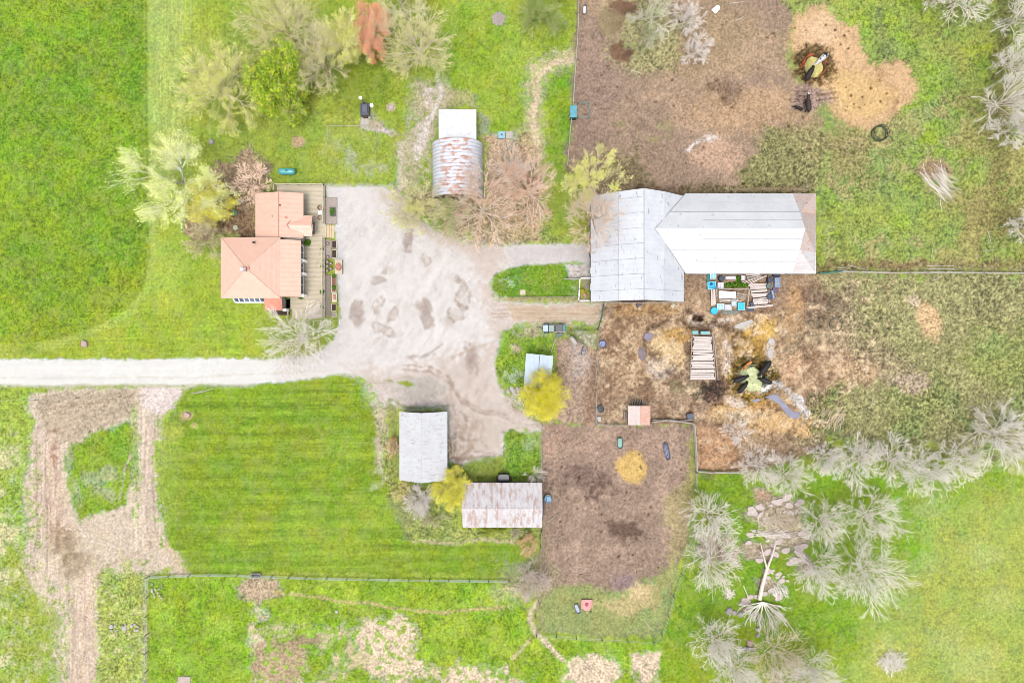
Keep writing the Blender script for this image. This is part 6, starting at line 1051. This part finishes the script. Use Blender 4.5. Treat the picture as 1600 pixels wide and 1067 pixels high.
def children(PL, L, k, spread, fr, rs, tlo=.25):
    n, m, _ = PL.shape; t = (tlo+(1-tlo)*(np.arange(k)[None]+rs.rand(n,k))/k)*(m-1)*.999; i = np.floor(t).astype(int); f = (t-i)[...,None]; ii = np.arange(n)[:,None]
    p = PL[ii,i]*(1-f)+PL[ii,i+1]*f; d = nrm(PL[ii,i+1]-PL[ii,i]); q = rs.normal(size=(n,k,3)); q = nrm(q-(q*d).sum(-1,keepdims=True)*d)
    s = np.tan(R(spread)*(.6+.8*rs.rand(n,k,1))); d2 = nrm(d+s*q); l = L[:,None]*fr*(.7+.6*rs.rand(n,k))*(1.15-.5*(t/(m-1)))
    return p.reshape(-1,3), d2.reshape(-1,3), l.reshape(-1)
def cat_(L_):
    V = []; F = []; o_ = 0
    for v, f in L_: V.append(v); F.append(f+o_); o_ += len(v)
    return np.concatenate(V), np.concatenate(F)
def faces_at(pts, s, rs):
    n = len(pts); a = nrm(rs.normal(size=(n,3))); b_ = nrm(np.cross(a, rs.normal(size=(n,3)))); q = s*(.5+rs.rand(n,1)); return np.stack([pts-a*q, pts+b_*q*.7, pts+a*q, pts-b_*q*.7],1).reshape(-1,3), np.arange(n*4).reshape(n,4)
def tree(name, label, px, py, rpx, H, bark, twig, cat='tree', grp=None, seed=0, leaf=None, nleaf=0, ls=.07, limbs=12, k=(7,6,5), sq=1.0, spread=36, low=.22, tw=.0115, up=.12, elev=(14,78), shrub=False, clump=None, ang=0., trunk_r=None):
    rs = np.random.RandomState(seed+1); zc = H*(.6 if not shrub else .5); q = P(px, py, zc); rr = rpx/10*(CH-zc)/CH; g0 = gz(q[0], q[1]); o_ = root(name, (q[0], q[1], g0), label, cat, grp)
    tr = trunk_r or max(.045, H*.016); th = H*low
    if shrub:
        P0 = rs.normal(size=(limbs,3))*np.array((rr*.25,rr*.25,0)); az = rs.rand(limbs)*6.28; el = R(rs.uniform(elev[0],elev[1],limbs)); D = np.stack([np.cos(az)*np.cos(el), np.sin(az)*np.cos(el), np.sin(el)],1); L = np.full(limbs, max(rr,H)*.8); trk = []
    else:
        TP = np.array([[[0,0,-.2],[rs.normal()*.1,rs.normal()*.1,th*.5],[rs.normal()*.15,rs.normal()*.15,th],[rs.normal()*.3,rs.normal()*.3,H*.62]]]); trk = [tubes(TP, np.array([tr*1.25]), np.array([tr*.45]), 8)]
        az = np.arange(limbs)*2.399+rs.rand()*6; f_ = (np.arange(limbs)+.5)/limbs; hz = th+(H*.58-th)*f_; el = R(elev[0]+(elev[1]-elev[0])*f_+rs.uniform(-8,8,limbs))
        P0 = np.stack([np.interp(hz,[0,th,H*.62],[0,TP[0,2,0],TP[0,3,0]]), np.interp(hz,[0,th,H*.62],[0,TP[0,2,1],TP[0,3,1]]), hz],1); D = np.stack([np.cos(az)*np.cos(el), np.sin(az)*np.cos(el), np.sin(el)],1); L = np.minimum(rr/np.maximum(np.cos(el),.25), (H-hz)/np.maximum(np.sin(el),.3))*rs.uniform(.75,1.0,limbs)
    lv = []; A1 = curve(P0, D, L, up, rs, 6); lv.append((A1, L))
    for i_, kk in enumerate(k):
        PL, LL = lv[-1]; p, d, l = children(PL, LL, kk, spread*(1.1-.08*i_), [.66,.58,.6,.65][i_], rs, .3 if i_ == 0 else .2); lv.append((curve(p, d, l, up*.8, rs, 5 if i_ < 1 else (4 if i_ < 2 else 3)), l))
    tips = lv[-1][0][:,-1]; Rt = np.quantile(np.hypot(tips[:,0], tips[:,1]), .93); fs = rr/max(Rt,.1); zt = np.quantile(tips[:,2], .97); fz = H/max(zt,.1)
    c0, s0 = math.cos(R(ang)), math.sin(R(ang))
    def fix(v):
        v = v.copy(); x_ = v[...,0]*fs; y_ = v[...,1]*fs*sq; v[...,0] = x_*c0-y_*s0; v[...,1] = x_*s0+y_*c0; v[...,2] = np.where(v[...,2] > 0, v[...,2]*fz, v[...,2])
        ex = np.hypot(v[...,0], v[...,1])/(rr*1.12); m_ = np.where(ex > 1, (1+(ex-1)*.35)/np.maximum(ex,1), 1); v[...,0] *= m_; v[...,1] *= m_; return v
    lv = [(fix(a_), l) for a_, l in lv]; trk = [(fix(v)if 0 else v*np.array((1,1,1.)), f) for v, f in trk]
    if not shrub: trk = [tubes(fix(TP), np.array([tr*1.25]), np.array([tr*.45]), 8)]
    n0 = len(lv[0][0]); a0 = tubes(lv[0][0], np.full(n0, tr*.55), np.full(n0, tr*.16), 6)
    n1 = len(lv[1][0]); a1 = tubes(lv[1][0], np.full(n1, tr*.22), np.full(n1, tr*.07), 4)
    V, F = cat_(trk+[a0]); link('trunk' if not shrub else 'stem', npmesh('trunk', V, F), bark, o_)
    parts = [a1]; rad = [None, None, (max(.018,tr*.09), .011), (tw*1.1, tw*.7), (tw, tw*.6)]
    for i_ in range(2, len(lv)): n_ = len(lv[i_][0]); parts.append(tubes(lv[i_][0], np.full(n_, rad[i_][0]), np.full(n_, rad[i_][1]), 3))
    V, F = cat_(parts); tw_o = link('twigs', npmesh('twigs', V, F), twig, o_)
    if leaf is not None and nleaf:
        src = np.concatenate([lv[-1][0][:,1:].reshape(-1,3), lv[-2][0][:,1:].reshape(-1,3)]); id_ = rs.randint(0, len(src), nleaf)
        pts = src[id_]+rs.normal(size=(nleaf,3))*(clump or .12); V, F = faces_at(pts, ls, rs); link('foliage', npmesh('foliage', V, F), leaf, o_)
    return o_
KT, KL = 1.4, 1.45      # upright twigs and leaves catch less light than level ground, so their real colour is paler than it looks
B_GR = mat('grey_bark', A(206,194,180,KT), A(170,158,146,KT), 3, .9); B_BR = mat('brown_bark', A(170,146,124,KT), A(130,110,94,KT), 3, .9)
T_WH = mat('pale_grey_twigs', A(236,228,220,KT), A(214,204,196,KT), .7, .9, c3=A(206,200,178,KT), f3=(.55,.7), s3=.5)
T_SIL = mat('silver_twigs', A(238,230,222,KT), A(214,204,198,KT), .7, .9)
T_PK = mat('pinkish_twigs', A(230,212,190,KT*1.15), A(206,190,166,KT*1.15), .7, .9, c3=A(206,196,140,KT), f3=(.54,.68), s3=.6)
T_BR = mat('tan_twigs', A(230,212,194,KT), A(208,186,166,KT), .7, .9, c3=A(206,160,130,KT), f3=(.54,.68), s3=.6)
L_YG = mat('yellow_green_buds', A(222,224,120,KL), A(198,206,90,KL), 1.2, .9, c3=A(232,226,150,KL), f3=(.5,.66), s3=.8)
L_YEL = mat('bright_yellow_leaves', A(224,214,60,KL), A(206,196,44,KL), 2, .9, c3=A(168,160,44,KL), f3=(.56,.7), s3=1.5)
L_YEL2 = mat('lemon_leaves', A(232,226,80,KL), A(212,206,50,KL), 2, .9, c3=A(180,190,60,KL), f3=(.56,.7), s3=1.5)
L_GRN = mat('fresh_green_leaves', A(150,180,36,KL), A(106,146,26,KL), 1.4, .85, c3=A(204,208,60,KL), f3=(.48,.62), s3=1.0)
L_OLV = mat('olive_leaves', A(150,170,80,KL), A(116,138,60,KL), 1.4, .85, c3=A(176,190,110,KL), f3=(.54,.68), s3=1.4)
L_RED = mat('orange_red_buds', A(240,156,120,KL), A(226,166,130,KL), 1.4, .9, c3=A(232,180,120,KL), f3=(.54,.68), s3=1.2)
L_RST = mat('rusty_buds', A(226,164,120,KL), A(206,150,112,KL), 1.4, .9, c3=A(200,186,100,KL), f3=(.54,.68), s3=.8)
L_ORG = mat('orange_brown_buds', A(222,168,90,KL), A(196,150,90,KL), 1.4, .9)
GT = 'bare trees round the rock outcrop'; GR_ = 'bare trees along the far pasture edge'; GH = 'budding trees north of the house'; GE = 'bare trees at the right edge'
W = dict(bark=B_GR, twig=T_WH)
T = [
 # bare trees bottom right: (label, px, py, r, H, extra)
 (GT,'tall bare grey tree nearest the east corner of the lower paddock',1110,806,38,7.5,{}),(GT,'bare grey tree just south of the one at the paddock corner',1117,880,46,8,{}),
 (GT,'bare grey tree right of the rock outcrop, under the pasture edge row',1290,818,36,7,{}),(GT,'bare grey tree with a long right-hand limb at the centre of the grove',1363,806,42,7.5,{}),(GT,'bare grey tree beside the lower right end of the rock outcrop',1283,888,40,7.5,{}),
 (GT,'broadest bare tree of the grove, standing south-east of the outcrop',1357,896,54,8.5,dict(limbs=15)),(GT,'bare tree above the low stone bench near the bottom edge',1124,1006,42,7.5,{}),(GT,'pale bare tree just left of the leaning stems at the bottom edge',1150,1052,40,7,{}),
 (GT,'bare brownish tree right of the low stone bench at the bottom',1218,1022,44,7.5,dict(twig=T_PK)),(GT,'bare tree at the bottom edge, furthest right of the bottom cluster',1272,1056,36,7,{}),(GT,'thin bare tree south-west of the rock outcrop corner, close to the bottom fence',1232,1080,40,7,{}),
 (GR_,'small bare tree on brown mud above the fence corner',1150,672,22,4.5,dict(twig=T_WH,k=(4,4,4,2))),(GR_,'westernmost bare tree of the pasture edge row, by the fence end',1184,732,32,6,{}),(GR_,'bare tree second from the west in the pasture edge row',1232,742,30,6,{}),(GR_,'small silver bare tree third in the pasture edge row',1290,718,26,5.5,dict(twig=T_SIL)),
 (GR_,'bare tree in the middle of the pasture edge row',1343,722,44,7,dict(twig=T_SIL)),(GR_,'bare tree right of the middle of the pasture edge row',1400,722,40,6.5,dict(twig=T_SIL)),(GR_,'bare tree with drooping lower twigs in the pasture edge row',1452,738,38,6.5,dict(twig=T_SIL)),(GR_,'last bare tree of the pasture edge row before the big one',1505,722,36,6.5,dict(twig=T_SIL)),
 (GE,'biggest bare tree on the right edge, at the end of the pasture edge row',1574,680,52,9,dict(twig=T_SIL,limbs=15)),(GE,'bare tree on the right edge where the track meets the trees, with long west-reaching twigs',1580,152,42,9.5,dict(twig=T_SIL,limbs=12,spread=22)),(GE,'bare tree on the right edge above the west-reaching one',1592,96,30,8,dict(twig=T_SIL)),
 (GE,'bare tree in the top right corner',1606,22,40,9,dict(twig=T_SIL)),(GE,'bare tree on the right edge below the west-reaching one',1592,196,30,8,dict(twig=T_SIL)),(GE,'grey bare tree cut by the right edge beside the pasture',1612,350,26,8,{}),(GE,'bare tree cut by the top edge, right half of the picture',1512,-12,40,8,{}),(GE,'small bare tree at the top edge left of the larger one',1470,-14,24,7,{}),
]
for i, (g, l, px, py, r_, H, ex) in enumerate(T):
    r_ *= 1.1
    d_ = dict(bark=B_GR, twig=T_WH, limbs=13, k=(7,5,5), seed=i*3+11, grp=g); d_.update(ex); tree('bare_tree', l, px, py, r_, H, **d_)
# house grove
tree('budding_tree','large pinkish budding tree at the top edge above the house',440,40,66,10,B_BR,T_PK,grp=GH,seed=101,leaf=L_YG,nleaf=11800,ls=.05,limbs=14,k=(8,5,5))
tree('budding_tree','pinkish budding tree reaching down beside the dense green maple',498,92,48,10,B_BR,T_PK,grp=GH,seed=102,leaf=L_YG,nleaf=4980,ls=.05,k=(7,6,6),sq=1.2)
tree('budding_tree','wide yellow-green budding tree west of the dense green maple',342,135,66,10,B_GR,T_PK,grp=GH,seed=103,leaf=L_YG,nleaf=22800,ls=.06,limbs=14,k=(8,5,5))
tree('budding_tree','broad budding tree right of the red-tinted one at the top',652,70,58,11,B_GR,T_PK,grp=GH,seed=104,leaf=L_YG,nleaf=8500,ls=.05,limbs=14,k=(8,5,5))
tree('budding_tree','top-edge part of the grove, pale tree above the broad one',625,-5,46,11,B_GR,T_WH,grp=GH,seed=114,leaf=L_YG,nleaf=8500,ls=.05,limbs=8,k=(7,6,6))
tree('budding_tree','yellowish budding tree between the pinkish and the red ones',542,60,42,9,B_BR,T_BR,grp=GH,seed=105,leaf=L_YG,nleaf=20600,ls=.06,k=(7,6,6))
tree('red_budding_tree','tree with orange-red buds between two yellow-green ones',584,50,30,8,B_BR,T_BR,grp=GH,seed=106,leaf=L_RED,nleaf=29400,ls=.06,sq=1.9,k=(7,6,6))
tree('green_maple','dense fresh green maple among the bare trees north of the house',433,128,42,9,B_BR,T_BR,seed=107,leaf=L_GRN,nleaf=17000,ls=.13,clump=.35,k=(6,6,4),sq=1.2,ang=-30)
tree('green_maple','small yellow-green maple just below the dense green one',455,170,22,6,B_BR,T_BR,seed=108,leaf=L_GRN,nleaf=3500,ls=.12,clump=.25,k=(4,5,4,2))
tree('blossoming_tree','wide pale-limbed tree with cream-green blossom over the crop field corner',272,282,82,10,mat('white_bark', A(226,222,216), A(196,192,186), 3, .9),T_SIL,seed=109,leaf=mat('cream_green_blossom', A(226,230,160,1.35), A(204,214,120,1.35), 1.2, .9),nleaf=15000,ls=.09,clump=.3,limbs=8,k=(6,5,4),spread=34,sq=.85,elev=(12,60))
tree('leafing_tree','yellow-leaved tree between the blossoming one and the septic lids',326,318,34,7,B_GR,T_PK,seed=110,leaf=L_YEL2,nleaf=6500,ls=.09,clump=.25,k=(6,5,4))
tree('pink_shrub','dense pinkish shrub at the north-west of the house',388,284,32,4.5,B_BR,mat('rosy_twigs', A(236,210,190,.95), A(214,186,166,.95), .7, .9),'shrub',None,111,limbs=14,k=(5,5,4,2),shrub=True,sq=1.1)
tree('pale_shrub','pale budding shrub west of the house wall',318,372,34,5,B_BR,T_PK,'shrub',None,112,leaf=L_YG,nleaf=2500,ls=.05,limbs=12,k=(5,5,4,2),shrub=True)
tree('bare_tree','wide bare grey tree between the deck and the road',466,528,62,8.5,B_GR,T_WH,seed=113,limbs=15,k=(8,5,5),sq=.95,elev=(10,70))
# trees by the quonset hut
tree('rusty_tree','spreading bare tree with pale limbs and rusty buds south of the arched hut',752,322,68,9.5,B_GR,T_BR,seed=121,leaf=L_RST,nleaf=3500,ls=.06,limbs=13,k=(7,6,4),tw=.013,spread=36,elev=(12,65))
tree('rusty_tree','rusty-budded tree reaching east over the track beside the arched hut',828,296,50,8,B_GR,T_BR,seed=122,leaf=L_RED,nleaf=3000,ls=.05,tw=.013,k=(6,6,4),sq=1.2)
tree('budding_tree','tan budding tree over the yard edge south-west of the arched hut',652,326,50,7,B_BR,T_PK,seed=123,leaf=L_YG,nleaf=8500,ls=.05,limbs=14,k=(8,5,5),sq=.85)
tree('rusty_tree','small rusty-budded tree just east of the arched hut',792,262,36,6,B_GR,T_BR,seed=124,leaf=L_RST,nleaf=1800,ls=.06,k=(6,6,4),sq=1.2)
tree('budding_tree','thin olive-budded tree just south of the arched hut end',702,330,34,6,B_BR,T_BR,seed=125,leaf=L_OLV,nleaf=5640,ls=.06,k=(6,6,4))
tree('yellow_tree','yellow-leaved tree at the north-west corner of the barn',926,280,48,8,B_BR,T_BR,seed=126,leaf=L_YG,nleaf=12000,ls=.07,limbs=8,k=(7,6,6))
tree('brown_tree','tan and orange budded tree leaning over the silver barn roof',928,342,46,10.5,B_BR,T_BR,seed=127,leaf=L_ORG,nleaf=1500,ls=.05,limbs=14,k=(8,5,5),sq=1.25)
tree('willow_shrub','dense round olive shrub at the top beside the pale rail fence',852,14,40,5,B_BR,T_PK,'shrub',None,128,leaf=L_OLV,nleaf=9000,ls=.1,clump=.18,limbs=16,k=(5,5,4,2),shrub=True)
tree('yellow_tree','dense round bright yellow tree beside the blue-grey shed',850,620,33,6.5,B_BR,T_BR,seed=129,leaf=L_YEL,nleaf=19000,ls=.09,clump=.3,limbs=14,k=(7,6,3),sq=1.12,spread=42)
tree('yellow_shrub','lemon yellow shrub between the white shed and the rust-stained shed',708,768,33,4.5,B_BR,T_BR,'shrub',None,130,leaf=L_YEL2,nleaf=14000,ls=.07,clump=.18,limbs=20,k=(6,5,3),shrub=True,sq=1.1)
tree('grey_shrub','bare silver-grey shrub below the south end of the white shed',656,782,26,3.5,B_GR,T_SIL,'shrub',None,131,limbs=22,k=(6,5,3),tw=.010,shrub=True,sq=1.2)
tree('golden_shrub','small golden-tipped shrub at the south-west corner of the white shed',628,768,17,2.5,B_BR,T_BR,'shrub',None,132,leaf=L_YEL2,nleaf=900,ls=.06,limbs=10,k=(5,4,3,2),shrub=True)
tree('golden_shrub','thin ochre shrub against the west wall of the white shed',612,700,12,2.2,B_BR,T_BR,'shrub',None,133,leaf=L_ORG,nleaf=700,ls=.06,limbs=9,k=(5,4,3,2),shrub=True,sq=2.2)
tree('pink_shrub','wide low pinkish-grey shrub at the corner of the lawn fence and the paddock',826,908,34,3.5,B_BR,mat('mauve_twigs', A(216,200,188,KT), A(192,176,164,KT), .7, .9),'shrub',None,134,limbs=24,k=(6,6,3),tw=.010,shrub=True)
tree('ochre_shrub','small ochre shrub below the south-east corner of the rust-stained shed',828,848,20,2.5,B_BR,T_BR,'shrub',None,135,leaf=L_ORG,nleaf=1500,ls=.06,limbs=10,k=(5,4,3,2),shrub=True)
tree('flowering_shrub','low bright yellow flowering bush under the south eave of the rust-stained shed',762,829,26,1.2,B_BR,T_BR,'shrub',None,136,leaf=mat('vivid_yellow_green', A(196,214,20), A(150,184,20), 3, .8),nleaf=2600,ls=.08,clump=.12,limbs=10,k=(5,4,3,2),shrub=True,sq=.3)
tree('grey_shrub','dry bare shrub between the yellow bush and the ochre shrub',806,832,18,2,B_BR,T_PK,'shrub',None,137,limbs=10,k=(5,4,3,2),shrub=True,sq=.6)
tree('grey_shrub','wispy grey shrub in the grass north-east of the rust-stained shed',836,738,18,2.5,B_GR,T_WH,'shrub',None,138,limbs=8,k=(4,4,3,2),shrub=True)
tree('dry_shrub','dry tan shrub along the east wall of the white shed',706,700,13,2,B_BR,T_PK,'shrub',None,139,limbs=9,k=(4,4,3,2),shrub=True,sq=2.2)
tree('dry_shrub','tan brush at the south-west of the yellow shrub',680,812,24,1.8,B_BR,T_PK,'shrub',None,140,leaf=L_OLV,nleaf=700,ls=.06,limbs=12,k=(4,4,3,2),shrub=True,sq=.7)
tree('dry_shrub','grey brush on the mound south of the board stack',1112,612,22,1.5,B_BR,mat('dark_twigs', A(120,100,92), A(88,72,66), .9, .9),'shrub',None,141,limbs=12,k=(4,4,3,2),shrub=True,sq=.8)
# thicket at the top of the muddy yard
tree('olive_tree','olive-budded tree in the thicket at the top of the muddy yard',1022,24,40,6.5,B_GR,T_WH,seed=151,leaf=L_OLV,nleaf=1700,ls=.07,limbs=8,k=(7,6,6))
tree('white_tree','silver bare tree at the south-east of the thicket, twigs fanning out',1090,78,24,5,B_GR,T_SIL,seed=152,k=(6,6,4),elev=(8,60))
tree('white_tree','silver bare tree at the north-east of the thicket',1072,28,28,5.5,B_GR,T_SIL,seed=153,k=(6,6,4))
tree('olive_tree','low olive bush on the south side of the thicket',1008,64,30,3,B_BR,T_PK,'shrub',None,154,leaf=L_OLV,nleaf=1500,ls=.08,limbs=12,k=(5,4,4,2),shrub=True)
def brush(px, py, rx, ry, label, m, n_=260, seed=0, L=1.6, ang=None, name='brush_pile', hh=.7):
    rs = np.random.RandomState(seed); q = P(px, py, hh/2); o_ = root(name, (q[0],q[1],gz(q[0],q[1])), label, 'brush pile'); a_ = rs.rand(n_)*6.28; d_ = np.sqrt(rs.rand(n_)); az = rs.rand(n_)*6.28 if ang is None else R(ang)+rs.normal(size=n_)*.35
    P0 = np.stack([np.cos(a_)*d_*rx/10, np.sin(a_)*d_*ry/10, rs.rand(n_)*hh*(1-d_**2)+.04],1); D = np.stack([np.cos(az), np.sin(az), rs.normal(size=n_)*.12],1); Ln = L*(.4+rs.rand(n_)); PL = curve(P0-D*Ln[:,None]/2, D, Ln, .02, rs, 4)
    PL[...,2] = np.maximum(PL[...,2], .03); V, F = tubes(PL, .02+.04*rs.rand(n_)**3, np.full(n_,.012), 4); link('branches', npmesh('branches', V, F), m, o_)
    PL2 = PL[rs.rand(n_) > .5]; p, d, l = children(PL2, np.full(len(PL2), L*.5), 4, 40, .8, rs); c_ = curve(p, d, l, 0, rs, 3); c_[...,2] = np.maximum(c_[...,2], .03); V, F = tubes(c_, np.full(len(c_),.018), np.full(len(c_),.01), 3); link('twigs', npmesh('twigs', V, F), m, o_); return o_
brush(955,32,20,26,'cream-coloured brush pile at the left of the thicket', mat('cream_brush', A(236,214,168), A(206,182,140), 1, .9), 420, 1, 1.1)
brush(972,80,17,16,'reddish-brown log and brush pile below the cream one', mat('brown_brush', A(206,162,130), A(150,112,88), 1, .9), 300, 2, .9)
brush(975,12,20,10,'row of slanting branches at the very top of the thicket', mat('brown_brush', A(1,1,1)), 120, 3, 2.2, -30)
brush(1466,280,20,16,'dead grey branches lying on the green pasture, top right', T_WH, 36, 4, 2.8, -55); brush(1476,296,8,14,'thin dead limb pile below the grey branches on the pasture', T_WH, 22, 5, 3.4, -55)
brush(800,262,26,10,'tangle of cut limbs east of the arched hut', T_WH, 120, 6, 2.4, 20); brush(818,280,16,8,'dark cut logs under the rusty tree', B_BR, 60, 7, 1.6, 10)
brush(1220,818,34,14,'dead branches strewn across the upper rock slabs', T_PK, 200, 8, 1.4); brush(1395,1035,20,16,'weathered grey root snag alone in the bottom right pasture', T_WH, 140, 9, 1.6); brush(1215,835,40,4,'long broken limbs lying across the middle of the outcrop', T_WH, 40, 10, 3.0, 0)
brush(1300,655,24,14,'pale sticks scattered in the dark churned grass', T_PK, 50, 11, 1.4, 70); brush(1220,925,12,12,'grey twiggy snag east of the fallen trunk', T_WH, 90, 12, 1.0, -50); brush(1140,928,8,8,'small heap of sticks beside the boulder row', T_WH, 50, 13, .9); brush(1205,296,60,3,'strip of pale cut brush along the north wall of the barn', mat('cream_brush', A(1,1,1)), 200, 14, 1.0, 0)
brush(1120,845,30,8,'grey twigs on the bare strip between paddock and outcrop', T_PK, 90, 15, 1.2)
# fallen trunk and its crown
q = P(1190,905); t = root('fallen_tree', (q[0],q[1],0), 'fallen dead tree with a forked pale trunk and its crown spread below the rock slabs', 'fallen tree')
MB().path([(*P(1185,935)[:2],.5),(*P(1189,912)[:2],.6),(*P(1194,893)[:2],.7),(*P(1197,880)[:2],.8)],[.34,.3,.26,.22],8).build('trunk', B_GR, t)
MB().path([(*P(1197,882)[:2],.8),(*P(1203,866)[:2],.9),(*P(1209,848)[:2],.7)],[.2,.14,.07],6).path([(*P(1195,884)[:2],.8),(*P(1190,866)[:2],.9),(*P(1186,846)[:2],.6)],[.16,.1,.06],6).build('limb', B_GR, t)
rs_ = np.random.RandomState(77); n_ = 15; c0 = np.array(P(1190,938)); az = np.linspace(R(190),R(345),n_)+rs_.normal(size=n_)*.08; D = np.stack([np.cos(az),np.sin(az),rs_.rand(n_)*.3],1); P0 = np.repeat([[c0[0]-q[0],c0[1]-q[1],.6]],n_,0); Ln = rs_.uniform(2.4,4.2,n_); l0 = curve(P0,D,Ln,.05,rs_,5)
p, d, l = children(l0, Ln, 7, 24, .5, rs_); l1 = curve(p,d,l,.05,rs_,4); p, d, l2 = children(l1, l, 5, 28, .6, rs_); l2_ = curve(p,d,l2,.05,rs_,3)
V, F = cat_([tubes(l0,np.full(n_,.09),np.full(n_,.03),5),tubes(l1,np.full(len(l1),.035),np.full(len(l1),.015),3),tubes(l2_,np.full(len(l2_),.02),np.full(len(l2_),.012),3)]); V[:,2] = np.maximum(V[:,2], .05); link('crown', npmesh('crown', V, F), T_WH, t)
for a_, b_, l in (((1162,915),(1172,942),'thin pale pole leaning south-west of the fallen trunk'),((1215,950),(1250,1000),'long thin branch reaching from the fallen crown to the south-east'),((1190,818),(1206,829),'thin pale limb above the rock slabs'),((1211,812),(1212,830),'short upright pale snag above the rock slabs'),((1185,805),(1186,832),'thin grey limb left of the upper rock slabs')):
    q0, q1 = P(*a_,.2), P(*b_,.2); tag(MB().path([(q0[0],q0[1],.12),((q0[0]+q1[0])/2+.05,(q0[1]+q1[1])/2,.2),(q1[0],q1[1],.12)],[.09,.07,.04],5).build('pole', B_GR), l, 'branch')
